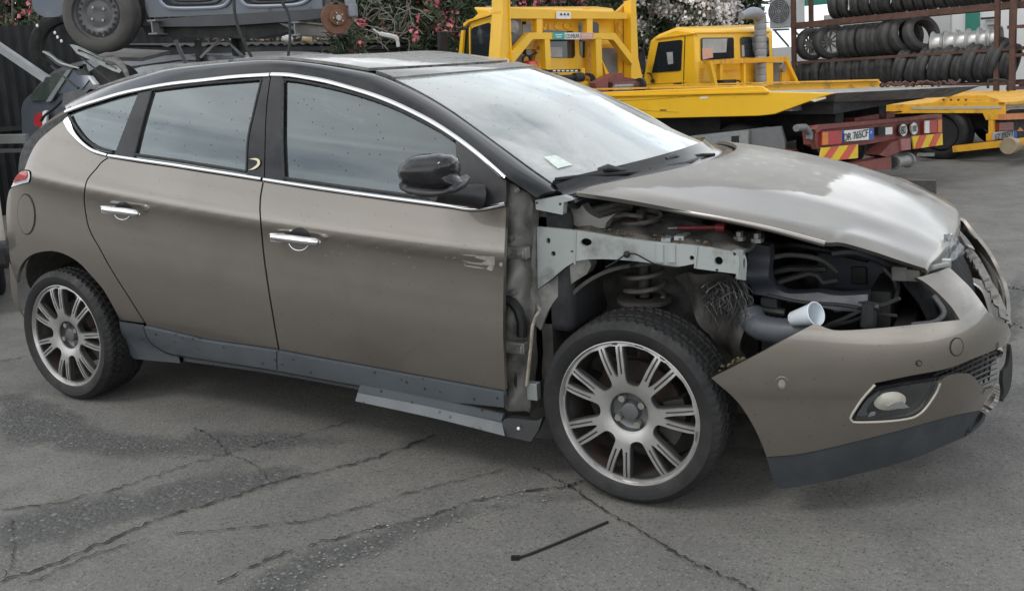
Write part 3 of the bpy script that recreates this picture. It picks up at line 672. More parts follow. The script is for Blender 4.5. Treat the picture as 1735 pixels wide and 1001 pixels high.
panel('paper_sticker',[np.array(p,float) for p in stp],plane_pn(pp+nn*.010,nn),mat('faded_paper',(.66,.74,.68),.8,0,.15,40,dirt=(60,.5,.5),dirtcol=(.3,.4,.36),space='World'),ws,8,.001)
# antenna on the roof
mb=MB(); p0=yp(319,114,-.02)+np.array((0,0,-.01)); p1=yp(297,69,-.02); mb.tube([p0,p0*.5+p1*.5,p1],[.012,.010,.010],8); mb.build('roof_antenna',SATINB,car,True,50)
# rear spoiler and tailgate
sp=[(104,182),(107,160),(113,157),(140,153),(150,152)]
panel('rear_spoiler',path([(104,182),(106,170),(110,158),(128,154),(152,151)],[(152,151),(141,163),(131,178)],[(131,178),(117,183),(104,182)]),plane_y(-.60,(-.3,-.95,.1)),SATINB,car,8,.35)
panel('tailgate_edge',path([(112,188),(84,204),(60,219.5),(42,237),(31.5,259),(28,278),(27,300)],[(27,300),(33,296),(40.5,288)],[(40.5,288),(49.4,264.4),(63,240.4),(84,221),(110,201.5)],[(110,201.5),(112,188)]),offs(SIDE,-.01),TRIMB,car,7,.03)
redge=crv([(112,188),(63,222),(34,262),(28,300),(13,330),(9.7,361),(12.8,405),(16,440)],4)
rr=[]
for p in redge:
    q=SIDE(*p)[0]-np.array((0,-.03,0)); rr.append([(q[0]-.07*(1-t*t),q[1]*t,q[2]) for t in np.linspace(1,-1,13)])
loft('tailgate',rr,PAINT,car,.02)
q0=rr[0]; q9=[(a,b,c) for a,b,c in cross(Dr[0],-.05,.015,13)][::1]
loft('rear_window',[[q0[j] for j in range(13)],[q9[j] for j in range(13)]],GLOSSB,car,.008)
# ---- door mirror ---------------------------------------------------------
def inflate(name,P,Y,depth,back,m,parent,g=5,nrm=(0,-1,0),p_=2.0):
    v2,F,Ls=tri2d(P,g); A=[v2[i] for i in Ls[0]]; d=dist_edge(A,v2[:,0],v2[:,1]); dm=d.max(); k=np.clip(d/dm,0,1); hgt=np.power(1-(1-k)**p_,1/p_)
    nv=np.array(nrm,float); nv/=np.linalg.norm(nv)
    base=[yp(a,b,Y) for a,b in v2]
    V=[p+nv*depth*h for p,h in zip(base,hgt)]; n=len(V); V+=[p-nv*back*h for p,h in zip(base,hgt)]
    fn=np.cross(V[F[0][1]]-V[F[0][0]],V[F[0][2]]-V[F[0][0]]); F=F if fn@nv>0 else F[:,::-1]
    bd=set(Ls[0]); FF=[list(f) for f in F]+[[(a+n if a not in bd else a) for a in f[::-1]] for f in F]
    return mesh(name,V,FF,m,parent,True)
mo=path([(677,288),(680,279),(686,273),(696,266),(707,262),(725,260),(743,259.5),(758,260.5),(768,264.5),(774,273),(776,284),(775.5,298)],[(775.5,298),(782,304),(789,309)],[(789,309),(789,317),(782,321),(768,323.5),(736,328.5),(707,323.5),(693,317),(684,309),(678,299),(677,288)])
mir=inflate('door_mirror',mo,-1.035,.075,.10,GLOSSB,car,5,(.25,-1,.12),2.2)
inflate('mirror_lower_shell',path([(678,297),(700,305),(730,308),(760,311),(775,300)],[(775,300),(782,304),(789,309)],[(789,309),(789,317),(782,321.5),(768,324.5),(736,330),(707,325),(693,318.5),(684,311),(678,297)]),-1.037,.079,.10,SATINB,mir,5,(.25,-1,-.1),2.4)
mb=MB(); mb.tube([yp(735,326,-1.03),yp(760,328,-.98),yp(790,330,-.90),yp(815,332,-.86)],[.03,.035,.04,.045],10); mb.build('mirror_stalk',SATINB,mir,True,60)
# ---- wheels ---------------------------------------------------------------
def tyre_mesh(Ro=.301,Ri=.232,wd=.215):
    a0=0.0; half=wd/2; c=half
    # a: 0 = outer face, grows inward
    prof=[(Ri-.004,.012),(Ri+.004,.004),(Ri+.012,.001),(Ri+.026,-.005),(Ri+.042,-.006),(Ro-.024,-.002),(Ro-.012,.008),(Ro-.006,.014)]
    ns=len(prof)
    cols=[.020,.034,.036,.041,.043,.066,.068,.076,.078,.105,.137,.139,.147,.149,.170,.172,.178,.180,.195]
    dp_=[0,0,-.007,-.007,0,0,-.007,-.007,0,0,0,-.007,-.007,0,0,-.007,-.007,0,-.002]
    prof+=[(Ro+d-.004*((a-c)/c)**2,a) for a,d in zip(cols,dp_)]
    ne=len(prof)
    prof+=[(Ro-.008,wd-.012),(Ro-.03,wd+.003),(Ri+.03,wd+.004),(Ri+.004,wd-.006),(Ri-.004,wd-.014)]
    def off(i,j):
        if ns<=j<ne:
            a=prof[j][1]; sh=int(abs(a-c)/.012)
            if (i+sh)%5==0: return -.0065
        if j in(ns-1,ns-2) and (i)%5==0: return -.004
        return 0
    mb=MB(); mb.lathe(prof,300,off=off); return mb
TYRE=None;RIM={}
def polar(r,a): return np.array((r*math.cos(a),r*math.sin(a)))
def rim_face():
    Ro_=.2255; outer=[polar(Ro_,2*PI*i/112) for i in range(112)]
    big=[];nar=[];grv=[]
    for k in range(7):
        c=2*PI*k/7+.22
        # V slot between the two ribs of one spoke
        aL=R(6.3); 
        nar.append(path([polar(.216,c-aL*.86),polar(.218,c),polar(.216,c+aL*.86)],[polar(.216,c+aL*.86),polar(.16,c+R(4.4)),polar(.128,c+R(2.3))],[polar(.128,c+R(2.3)),polar(.119,c),polar(.128,c-R(2.3))],[polar(.128,c-R(2.3)),polar(.16,c-R(4.4)),polar(.216,c-aL*.86)],n=4,eps=1e-4))
        m_=c+PI/7; w1=R(14.8)
        big.append(path([polar(.216,m_-w1),polar(.2185,m_-w1/2),polar(.2185,m_),polar(.2185,m_+w1/2),polar(.216,m_+w1)],[polar(.216,m_+w1),polar(.165,m_+R(13.6)),polar(.118,m_+R(12.8)),polar(.099,m_+R(10.2)),polar(.0925,m_),polar(.099,m_-R(10.2)),polar(.118,m_-R(12.8)),polar(.165,m_-R(13.6)),polar(.216,m_-w1)],n=4,eps=1e-4))
        for s in (-1,1):
            # painted groove along each rib
            f=lambda r: (R(9.5) if r>.2 else R(8.0)+ (r-.13)/.07*R(1.4))
            ctr=lambda r: c+s*float(np.interp(r,[.10,.13,.17,.216],[R(8.4),R(7.7),R(8.2),R(8.3)]))
            hw=lambda r: .0026
            pts=[.128,.16,.185,.2155]; a=[polar(r,ctr(r)) for r in pts]; 
            L1=[];L2=[]
            for r,p in zip(pts,a):
                t=polar(1,ctr(r)); n_=np.array((-t[1],t[0])); L1.append(p+n_*.0030); L2.append(p-n_*.0030)
            grv.append(L1+L2[::-1])
    ctr=[polar(.064,2*PI*i/40) for i in range(40)]
    return outer,big,nar,grv,ctr
def dish(r): return float(np.interp(r,[.0,.06,.075,.10,.14,.19,.212,.22],[.030,.024,.017,.011,.008,.009,.012,.016]))
def plate(outer,holes,y0,thick,g=.012):
    S=1000.; v2,F,Ls=tri2d([p*S for p in outer],g*S,[[p*S for p in h] for h in holes]); v2=v2/S; mb=MB()
    V=[(a,dish(math.hypot(a,b))+y0,b) for a,b in v2]; n=len(V); V2=[(a,y+thick,b) for a,y,b in V]
    FF=[list(f) for f in F]+[[a+n for a in f[::-1]] for f in F]
    for lp in Ls:
        for i in range(len(lp)): a,b=lp[i-1],lp[i]; FF.append([a,b,b+n,a+n])
    mb.add(V+V2,FF); return mb
_o,_b,_n,_g,_c=rim_face()
def make_wheel(parent,hub,first=[]):
    if not first:
        me={}
        def keep(mb,nm,m,smooth=True,split=35):
            o=mb.build(nm,m,None,smooth,split,local=True); me[nm]=o.data; bpy.data.objects.remove(o)
        keep(tyre_mesh(),'tyre',RUBBER,True,30)
        keep(plate(_o,_b+_n+_g+[_c],.0,.006),'spoke_face',ALU,True,30)
        bb=[inset(h,.0022) for h in _b]; nn_=[inset(h,.0016) for h in _n]
        keep(plate([p*.998 for p in _o],bb+nn_+[_c],.0065,.022),'spokes',ALUD,True,30)
        mb=MB(); mb.lathe([(.2255,.016),(.228,.010),(.2315,.005),(.2345,.006),(.2345,.012),(.228,.022),(.222,.040),(.213,.10),(.215,.17),(.232,.20)],96); keep(mb,'rim_lip',ALU)
        mb=MB(); mb.lathe([(.2245,.018),(.216,.05),(.209,.10),(.212,.185),(.228,.20)],96); keep(mb,'rim_barrel',BARREL)
        mb=MB(); mb.lathe([(.0665,.020),(.065,.030),(.061,.046),(.052,.050),(.034,.050),(.030,.044),(.027,.030),(.020,.0285),(.0,.0285)],40); keep(mb,'hub_bowl',mat('hub_bowl_grey',(.17,.175,.178),.35,.6,.15,14,dirt=(14,.5,.6),dirtcol=(.06,.055,.05)))
        mb=MB()
        for k in range(4):
            a=PI/2*k+.75; mb.tube([(.047*math.cos(a),.046,.047*math.sin(a)),(.047*math.cos(a),.024,.047*math.sin(a))],.0115,6)
        keep(mb,'wheel_bolts',BOLT,False)
        mb=MB(); mb.lathe([(.0,.085),(.07,.085),(.075,.095),(.145,.095),(.147,.10),(.147,.118),(.075,.120),(.0,.12)],48); keep(mb,'brake_disc',RUST)
        mb=MB(); mb.prism([polar(.10,a) for a in np.linspace(-.5,.5,9)]+[polar(.168,a) for a in np.linspace(.5,-.5,9)],lambda a,b,t:(a,t,b),.07,.135); keep(mb,'brake_caliper',DIRTM,False)
        first.append(me)
    me=first[0]; wob=bpy.data.objects.new('wheel',me['rim_lip']); link(wob,parent); wob.location=np.array(hub)-origin_of(parent)
    for nm in ('tyre','spoke_face','spokes','rim_barrel','hub_bowl','wheel_bolts','brake_disc','brake_caliper'):
        c=bpy.data.objects.new(nm,me[nm]); link(c,wob)
    return wob
for hx,s,rot in ((0.,1,.27),(2.70,1,.20)):
    wl=make_wheel(car,(hx,-.892,.316)); wl.rotation_euler=(0,rot,0)
for hx in (0.,2.70):
    wl=make_wheel(car,(hx,.892,.316)); wl.rotation_euler=(0,.4,PI)
# ---- wheel houses, floor, cabin ------------------------------------------
def arch(cx,r,y0,y1,a0=-.15,a1=PI+.15,m=DIRTM,name='wheel_arch_liner'):
    rf=lambda a: r+(.075*max(0,-math.cos(a)) if cx==0 else 0)
    def lim(x_,z_): return float(np.sign(y0)*min(abs(y0),max(.52,-g_side(np.array(x_),np.array(0.),np.array(z_))-.035))) if cx==0 else y0
    rows=[[(cx+rf(a)*math.cos(a),y,.316+rf(a)*math.sin(a)) for y in np.linspace(lim(cx+rf(a)*math.cos(a),.316+rf(a)*math.sin(a)),y1,5)] for a in np.linspace(a0,a1,22)]
    loft(name,rows,m,car,.01)
    mb=MB(); P=[(cx+r*math.cos(a),.316+r*math.sin(a)) for a in np.linspace(a0,a1,22)]; mb.prism(P,lambda a,b,t:(a,t,b),y1,y1+.02*np.sign(y1)*-1); mb.build(name,m,car)
arch(0,.372,-.845,-.50,.32,PI-.02); arch(0,.372,.845,.50,.32,PI-.02); arch(0,.370,-.72,-.50); arch(2.70,.42,.85,.45)
mb=MB(); mb.box((-.75,-.52,.22),(3.25,.52,.36)); mb.box((.42,-.76,.27),(2.24,.76,.40)); mb.build('floor_pan',DIRTM,car)
mb=MB(); mb.box((.45,-.76,.40),(2.25,.76,.44)); mb.box((-.60,-.62,.55),(-.35,.62,1.0)); mb.build('cabin_floor',CABIN,car)
def seat(x,y,wd,lean=.28):
    mb=MB(); mb.box((x-.05,y-wd/2,.45),(x+.48,y+wd/2,.62)); o=mb.build('seat_cushion',CABIN,car,True,60,bevel=.05)
    mb=MB(); mb.beam((x-.03,y,.60),(x-.03-.62*lean,y,1.20),wd,.13,(1,0,0)); b=mb.build('seat_back',CABIN,car,True,60,bevel=.045)
    mb=MB(); mb.beam((x-.21,y,1.20),(x-.25,y,1.37),.26,.10,(1,0,0)); mb.build('headrest',CABIN,b,True,60,bevel=.035)
seat(1.25,-.37,.50);seat(1.25,.37,.50);seat(.30,-.38,.55);seat(.30,.38,.55)
mb=MB(); mb.prism([(1.95,.5),(1.90,.85),(1.98,.93),(2.45,.93),(2.45,.5)],lambda a,b,t:(a,t,b),-.72,.72); mb.build('dashboard',CABIN,car,True,40,bevel=.03)
mb=MB(); c=np.array((1.78,.37,.90)); ax=np.array((-.85,0,.5)); ax/=np.linalg.norm(ax); u=np.array((0,1,0)); v=np.cross(ax,u)
mb.tube([c+.18*(math.cos(a)*u+math.sin(a)*v) for a in np.arange(24)*2*PI/24],.014,8,True); mb.beam(c-.17*u,c+.17*u,.05,.03); mb.tube([c,c-ax*.2],.03,8); mb.build('steering_wheel',SATINB,car,True)
# firewall
mb=MB(); mb.box((2.33,-.72,.3),(2.37,.72,.97)); mb.build('firewall',DIRTM,car)
# ---- front end: bonnet, exposed inner wing, bay, bumper -------------------------
hk=[(979,326.5,-.755),(1050,336.5,-.752),(1110,347,-.745),(1170,359,-.737),(1230,369.5,-.727),(1300,384,-.712),(1350,397,-.695),(1398,410,-.672),(1426,410.5,-.657),(1478,425,-.622),(1520,439,-.588),(1562,452.3,-.545)]
hc=resamp([yp(*p) for p in crv(hk,6)],70)
_k=np.exp(-.5*(np.arange(-24,25)/9.)**2); _k/=_k.sum()
_pad=np.concatenate([2*hc[0]-hc[24:0:-1],hc,2*hc[-1]-hc[-2:-26:-1]]); hs_=np.stack([np.convolve(_pad[:,j],_k,'valid') for j in range(3)],1)
def hood_row(i,n=41):
    s=i/69.; e0=hc[i]; es=hs_[i]; dx=float(np.interp(s,[0,.5,.85,1],[.27,.15,.07,.035])); b=float(np.interp(s,[0,.3,.7,.9,1],[.020,.030,.030,.026,.018])); out=[]
    for t in np.linspace(-1,1,n):
        k=1-abs(t)**2.4; w_=min(1,max(0,(abs(t)-.80)/.18)); w_=w_*w_*(3-2*w_); e=es+(e0-es)*w_
        # soft crease lines towards the nose
        cr=.005*math.exp(-((abs(t)-.62)/.10)**2)*min(1,s*2)
        roll=-.012*max(0,(abs(t)-.93)/.07)**2
        out.append((e[0]+dx*(1-t*t),e[1]*t*-1*-1,e[2]+b*k+cr+roll))
    return out
hrows=[hood_row(i) for i in range(70)]
last=np.array(hrows[-1])
for k,(fx,fz) in enumerate(((.010,-.008),(.014,-.026),(.012,-.052),(.004,-.080))):
    hrows.append([(a+fx*(.15+.85*(1-abs(t_)**3)),b*(1-.01*k),c+fz*(.12+.88*(1-abs(t_)**2.2))) for (a,b,c),t_ in zip(last,np.linspace(-1,1,len(last)))])
hood=loft('bonnet',hrows,HOODP,car,.014)
# rolled lower edge of the bonnet
strip('bonnet_edge',[(979,328),(1050,338.5),(1110,349.5),(1170,361.5),(1230,372),(1300,387),(1350,400),(1398,413)],.016,plane_y(-.735),HOODP,hood,.006,.004)
mb=MB()
for a,b in ((1238,274.5),(1188,295.5)):
    p=None
    d=ray(a,b); G=np.array(hrows).reshape(-1,3)-CAM; tt=(G@d)/(d@d); e=np.linalg.norm(G-tt[:,None]*d,axis=1); k=int(np.argmin(e)); p=CAM+d*tt[k]
    mb.ball(p+np.array((0,0,.0)),(.035,.02,.006),12,6)
mb.build('washer_nozzle',SATINB,hood,True)
# cowl between windscreen and bonnet
wb=np.array(sect(136,25)); hr=np.array(hood_row(0,25)); rows=[]
for t in np.linspace(0,1,7): rows.append([tuple(wb[j]*(1-t)+(hr[j]+np.array((-.012,0,-.022)))*t+np.array((0,0,-.022*math.sin(PI*t)))) for j in range(25)])
cowl=loft('cowl_panel',rows,GLOSSB,car,.02)
# wipers
def wp(a,b):
    p,n=wsurf(a,b); return p+n*.022
_ST=np.concatenate([np.array(wsrows).reshape(-1,3),np.array([r for r in rows]).reshape(-1,3),np.array(hrows[:8]).reshape(-1,3)])
def cowlp(a,b,k=.03):
    d=ray(a,b); q=_ST-CAM; tt=(q@d)/(d@d); e=np.linalg.norm(q-tt[:,None]*d,axis=1); c=np.nonzero(e<.022)[0]
    if len(c)==0: c=np.argsort(e)[:3]
    return CAM+d*(tt[c].min()-.02)
mb=MB(); bl=[cowlp(a,b) for a,b in ((941,304),(985,298.5),(1030,295.5),(1065,293),(1098,291.5))]; mb.tube(bl,.006,6); 
for i in range(4): mb.beam(bl[i]-np.array((0,0,.014)),bl[i+1]-np.array((0,0,.014)),.005,.012)
w1=mb.build('wiper_blade',TRIMB,car,True,50)
mb=MB(); mb.tube([cowlp(1014,288),cowlp(1030,285),cowlp(1050,289),cowlp(1072,288),cowlp(1100,289),cowlp(1140,280),cowlp(1170,275),cowlp(1195,266)],[.008,.015,.010,.006,.006,.007,.010,.012],8); mb.build('wiper_arm',SATINB,w1,True,50)
mb=MB(); bl=[cowlp(a,b) for a,b in ((1100,287),(1125,276),(1145,268),(1168,266),(1190,262.5),(1210,262))]; mb.tube(bl,.006,6); w2=mb.build('wiper_blade',TRIMB,car,True,50)
mb=MB(); mb.tube([cowlp(1128,270),cowlp(1140,265),cowlp(1155,268)],[.008,.014,.008],8); mb.build('wiper_arm',SATINB,w2,True,50)
# bulkhead post behind the front door (hinge pillar)
def screwp(mb,a,b,Y,r=.011):
    p=yp(a,b,Y); mb.tube([p+np.array((0,.004,0)),p+np.array((0,-.010,0))],r,8); mb.tube([p+np.array((0,-.008,0)),p+np.array((0,-.018,0))],r*.6,6)
HP=path([(858,300),(870,305),(881,313)],[(881,313),(895,328),(905,346)],[(905,346),(902,386),(902,440),(903,490)],[(903,490),(911,516),(906,536),(902,553),(897,600),(893,653),(896,690)],[(896,700),(880,698),(857,690)],[(857,690),(853,600),(853,470),(857,380),(858,300)])
def wob(V,v2,Nn):
    k=.012*np.sin((v2[:,0]-855)/48*PI*2.2)+.010*np.sin(v2[:,1]/37.)+.006*np.sin(v2[:,1]/11.+v2[:,0]/9.)
    return V+np.array((0,-1,0))[None,:]*k[:,None]
hp=panel('hinge_pillar',HP,plane_y(-.765),BAREM,car,7,.05,0,warp=wob,shade=False)
for a,b in ((878,322),(867.5,403),(870.5,495),(869,520)):
    mb=MB(); screwp(mb,a,b,-.785); mb.build('bolt',BOLT,hp,True,40)
for a,b in ((871,429.5),(868,590)):
    mb=MB(); p=yp(a,b,-.80); mb.box(p-np.array((.045,.0,.020)),p+np.array((.045,.035,.020))); mb.box(p-np.array((.05,.012,.013)),p+np.array((-.012,.0,.013))); mb.box(p+np.array((.014,-.012,-.013)),p+np.array((.042,0,.013))); mb.build('door_hinge',BAREM,hp,False,bevel=.004)
    for k in (-9,10):
        mb=MB(); screwp(mb,a+k,b,-.812,.009); mb.build('bolt',BOLT,hp,True,40)
mb=MB(); mb.tube([yp(a,b,-.80) for a,b in ((911,514),(915,526),(907,537),(902,553),(899,590),(895,625),(892,653))],.006,6); mb.build('torn_seam',mat('cream_sealant',(.42,.38,.30),.7,0,.2,30,dirt=(12,.5,.8),dirtcol=(.08,.07,.06),space='World'),hp,True)
mb=MB(); p=yp(901,664,-.79); mb.box(p-np.array((.02,.0,.03)),p+np.array((.02,.03,.03))); mb.build('clip_plate',RAILM,hp,bevel=.003)
mb=MB(); p0=yp(864,505,-.79)
mb.tube([yp(a,b,-.79) for a,b in ((858,508),(868,512),(878,525),(884,545),(884,570))],.018,8); mb.build('door_cable_boot',TRIMB,hp,True)
# bracket at the foot of the A pillar
panel('pillar_bracket',path([(907,339),(953,332)],[(953,332),(973,338.5)],[(973,338.5),(955,343)],[(955,343),(953.5,364)],[(953.5,364),(908,355)],[(908,355),(907,339)],n=2),plane_y(-.775),RAILM,car,7,.03,holes=[ell(909.5,344,2.2,2.6,8),ell(949,346,2.4,3,8)])
# upper inner-wing rail
rl=path([(909.5,384),(975,390.4),(1050,402.3),(1110,410),(1181,416.5),(1241.6,426.3)],[(1241.6,426.3),(1250,432),(1253,445),(1249,473)],[(1249,473),(1247.6,464)],[(1247.6,464),(1179,455)],[(1179,455),(1175.6,447)],[(1175.6,447),(1146,452),(1120,450),(1104,446),(1060,441),(1020,439),(984,441),(960,451.5),(933,474),(911,490)],[(911,490),(909.5,384)])
hol=[ell(929,408,3.6,5.2,12),ell(937.4,430,4,4.6,12),ell(993,410.4,9.5,6.6,16),ell(969,426,3,1.6,8),ell(1172,437,4,4.2,12),ell(1217.6,442,7.2,7.2,16),ell(1214.6,457.6,3,2.2,8),ell(1244.5,430,2.5,3.4,8)]
RAILY=-.735
ir=panel('inner_wing_rail',rl,plane_y(RAILY),RAILM,car,7,.012,holes=hol)
panel('backing_plate',path([(912,388),(1110,413),(1245,428)],[(1245,428),(1246,460)],[(1246,460),(1180,450),(1104,440),(1020,434),(984,436),(955,447),(914,482)],[(914,482),(912,388)]),plane_y(RAILY+.06),DARKM,ir,14,.01)
for a,b,c,d in ((975,391,974,448),(1181.5,417,1177.5,454)):
    strip('seam',[(a,b),((a+c)/2,(b+d)/2),(c,d)],.006,plane_y(RAILY-.001),RAILM,ir,.002,.0015)
for a in (1118,1138): strip('rail_rib',[(a,414),(a,430),(a,444)],.026,plane_y(RAILY-.0005),RAILM,ir,.003,.004)
panel('rail_end_cap',path([(1241.6,426.3),(1252,422.5),(1259.5,424)],[(1259.5,424),(1265,440),(1265,458),(1264,475)],[(1264,475),(1249,473)],[(1249,473),(1253,445),(1250,432),(1241.6,426.3)]),plane_pn(yp(1250,450,RAILY),(.75,-.66,0)),RAILM,ir,5,.01,holes=[ell(1261,446,1.8,9,10)])
# shelf on top of the rail (dusty), reaching inwards
top=[(909.5,384),(975,390.4),(1050,402.3),(1110,410),(1181,416.5),(1241.6,426.3),(1259,424)]
rows=[[yp(a,b,RAILY)+np.array((0,.014+t*.20,-.006+.012*math.sin(a/13.+t*5)*(1 if t>0 else 0)+t*.02)) for t in np.linspace(0,1,8)] for a,b in crv(top,6)]
sh=loft('inner_wing_shelf',rows,SHELFM,car,.01)
mb=MB()
for a,b in ((1128,407),(1150,404)): mb.beam(yp(a,b,-.70),yp(a+12,b-8,-.60),.03,.012)
mb.build('shelf_rib',RAILM,sh)
mb=MB(); rs=random.Random(5)
for i in range(120):
    a=rs.uniform(985,1250); b=np.interp(a,[985,1250],[392,424])-rs.uniform(1,9); p=yp(a,b,RAILY+.02+rs.uniform(0,.12)); s=rs.uniform(.003,.009); mb.ball(p,(s,s,s*.5),5,3)
tag(mb.build('dry_leaf_litter',mat('leaf_litter',(.10,.075,.045),.9,0,.5,40,space='World'),sh),kind='stuff')
# horn / cowl side stamping at the top left of the bay
panel('cowl_side_stamping',path([(962,346),(972,352),(985,352),(990,345)],[(990,345),(997,356),(1007,365),(1016,370)],[(1016,370),(1030,367),(1040,363)],[(1040,363),(1027,377),(1024,387)],[(1024,387),(1000,386),(978,380),(965,370),(959,358),(962,346)]),plane_y(-.66),mat('dusty_steel',(.26,.25,.235),.55,.2,.2,9,.1,40,dirt=(8,.5,.7),dirtcol=(.09,.08,.07),space='World'),car,6,.05,warp=lambda V,v2,Nn: V+np.array((0,-1,0))[None,:]*(.02*np.cos((v2[:,0]-985)/22))[:,None],shade=False)
mb=MB(); mb.tube([yp(998,360,-.62),yp(1040,349,-.55),yp(1070,345,-.5)],.016,8); mb.tube([yp(1005,368,-.62),yp(1045,356,-.56),yp(1068,353,-.5)],.012,8); mb.tube([yp(1035,367,-.62),yp(1060,364,-.6),yp(1088,367,-.58)],.008,6); mb.build('bay_brace_tube',SHELFM,car,True)
# strut, spring, wheel house wall
def wallwarp(V,v2,Nn): return V+np.array((0,1,0))[None,:]*(.03*np.sin(v2[:,0]/31.)+.02*np.sin(v2[:,1]/17.+v2[:,0]/50.))[:,None]
panel('wheel_house_wall',path([(905,484),(933,470),(960,450),(1000,438),(1060,436),(1180,446)],[(1180,446),(1262,470)],[(1262,470),(1290,600),(1290,760)],[(1290,760),(900,760)],[(900,760),(905,484)]),plane_y(-.47),DIRTM,car,12,.02,warp=wallwarp,shade=False)
rows=[]
for a in np.linspace(-.35,PI*.45,26):
    cc=math.cos(PI-a)
    rows.append([(2.715+.405*math.cos(PI-a),y,.33+.425*math.sin(PI-a)) for y in np.linspace(-.70,-.46,6)])
loft('wheel_house_flange',rows,DIRTM,car,.012)
panel('inner_arch_flange',path([(911,491),(933,476),(960,453),(984,442)],[(984,442),(990,455),(984,470)],[(984,470),(965,482),(945,500),(928,525),(915,560)],[(915,560),(907,545),(914,520),(911,491)]),plane_y(-.74),BAREM,car,7,.05,warp=lambda V,v2,Nn: V+np.array((0,1,0))[None,:]*(.05*((v2[:,0]-911)/75))[:,None],shade=False)
mb=MB(); c=yp(1092,500,-.54); pts=[]
for i in range(0,140):
    a=i/22*2*PI; pts.append((c[0]+.066*math.cos(a),c[1]+.066*math.sin(a),.60+.046*i/22))
mb.tube(pts,.0085,8); st=mb.build('coil_spring',mat('worn_spring_steel',(.13,.12,.11),.55,.3,.35,12,.1,50,rust=(10,.58),space='World'),car,True)
mb=MB(); mb.tube([(c[0],c[1],.36),(c[0],c[1],.60)],.032,12); mb.tube([(c[0],c[1],.58),(c[0],c[1],.90)],.018,10); mb.tube([(c[0],c[1],.585),(c[0],c[1],.60)],.095,20); mb.build('strut',DIRTM,st,True,40)
mb=MB(); mb.tube([(2.45,-.62,.33),(2.7,-.72,.27),(2.9,-.45,.30)],.028,8); mb.tube([(2.70,-.78,.316),(2.70,-.2,.316)],.03,10); mb.build('suspension_arm',DIRTM,car,True)
# ragged liner scraps in front of the wheel
mb=MB(); rs=random.Random(3)
for i in range(90):
    a=rs.uniform(1195,1262); b=rs.uniform(468,520); p=yp(a,b,-.66+rs.uniform(-.05,.05)); q=p+np.array((rs.uniform(-.03,.03),rs.uniform(-.02,.02),-rs.uniform(.02,.10))); m_=(p+q)/2+np.array((rs.uniform(-.03,.03),rs.uniform(-.03,.03),0)); mb.tube(crv([p,m_,q],3),.0013,4)
tag(mb.build('frayed_wiring',mat('frayed_glinting_strands',(.06,.06,.06),.35,.3,.5,50,space='World'),car,True),kind='stuff')
panel('torn_arch_liner',path([(1180,455),(1225,466),(1262,475)],[(1262,475),(1272,530),(1262,580),(1268,600)],[(1268,600),(1240,618),(1222,600),(1205,560)],[(1205,560),(1180,530),(1150,500),(1140,470)],[(1140,470),(1180,455)]),plane_y(-.60),DIRTM,car,8,.012,warp=lambda V,v2,Nn: V+np.array((0,1,0))[None,:]*(.04*np.sin(v2[:,0]/12.)+.03*np.sin(v2[:,1]/19.))[:,None],shade=False)
mb=MB(); rs=random.Random(9)
for i in range(40):
    t=rs.random(); a=1207+t*62; b=634-t*30-rs.uniform(0,7); p=yp(a,b,-.80+rs.uniform(0,.1)); s=rs.uniform(.003,.008); mb.ball(p,(s,s,s*.6),5,3)
tag(mb.build('dry_moss_crumbs',mat('moss_crumbs',(.11,.095,.05),.95,0,.4,60,space='World'),car),kind='stuff')
# bay interior
mb=MB(); mb.box((2.45,-.18,.25),(3.30,.62,.62)); mb.box((2.50,-.30,.55),(3.0,.45,.80)); mb.build('engine_block',DARKM,car,False,bevel=.03)
mb=MB(); p=yp(1455,465,-.25); mb.box(p-np.array((.14,0,.07)),p+np.array((.12,.3,.09))); b1=mb.build('airbox',FRAMEM,car,False,bevel=.02)
mb=MB(); p=yp(1456,466,-.252); mb.box(p-np.array((.025,.012,.03)),p+np.array((.025,.0,.03))); mb.build('airbox_latch',DARKM,b1,False,bevel=.004)
mb=MB(); p=yp(1380,468,-.10); mb.ball(p,(.10,.10,.10),14,8); mb.tube([p+np.array((-.1,-.06,.0)),p+np.array((0,-.13,.05)),p+np.array((.1,-.12,.02))],.012,8); mb.build('vacuum_housing',DARKM,car,True)
mb=MB(); mb.box((3.05,-.60,.3),(3.10,.60,.64)); mb.box((3.36,-.5,.28),(3.42,.5,.66)); mb.build('radiator_pack',DARKM,car)
mb=MB(); mb.box((2.60,-.30,.80),(3.20,.45,.86)); mb.build('engine_cover',DARKM,car,False,bevel=.03)
# shadowed inner fender far wall
mb=MB(); mb.box((2.40,.66,.30),(3.45,.70,.84)); mb.build('far_inner_wing',DIRTM,car)
ff=panel('front_frame',path([(1266,420),(1280,413),(1304,417)],[(1304,417),(1303,455),(1306,478)],[(1306,478),(1315,490),(1330,498),(1355,499),(1385,497)],[(1385,497),(1420,502),(1470,500)],[(1470,500),(1468,520),(1455,526)],[(1455,526),(1420,524),(1370,514),(1320,505),(1276,500)],[(1276,500),(1266,470),(1266,420)]),plane_y(-.58),FRAMEM,car,7,.06,warp=lambda V,v2,Nn: V+np.array((0,-1,0))[None,:]*(.012*np.sin(v2[:,1]/9.))[:,None],shade=False)
for a,b in ((1253,407),(1283,410)):
    mb=MB(); p=yp(a,b,-.60); mb.tube([p,p+np.array((0,0,.028))],.012,6); mb.tube([p,p+np.array((0,0,.012))],.02,8); mb.build('bolt',BOLT,ff,True,40)
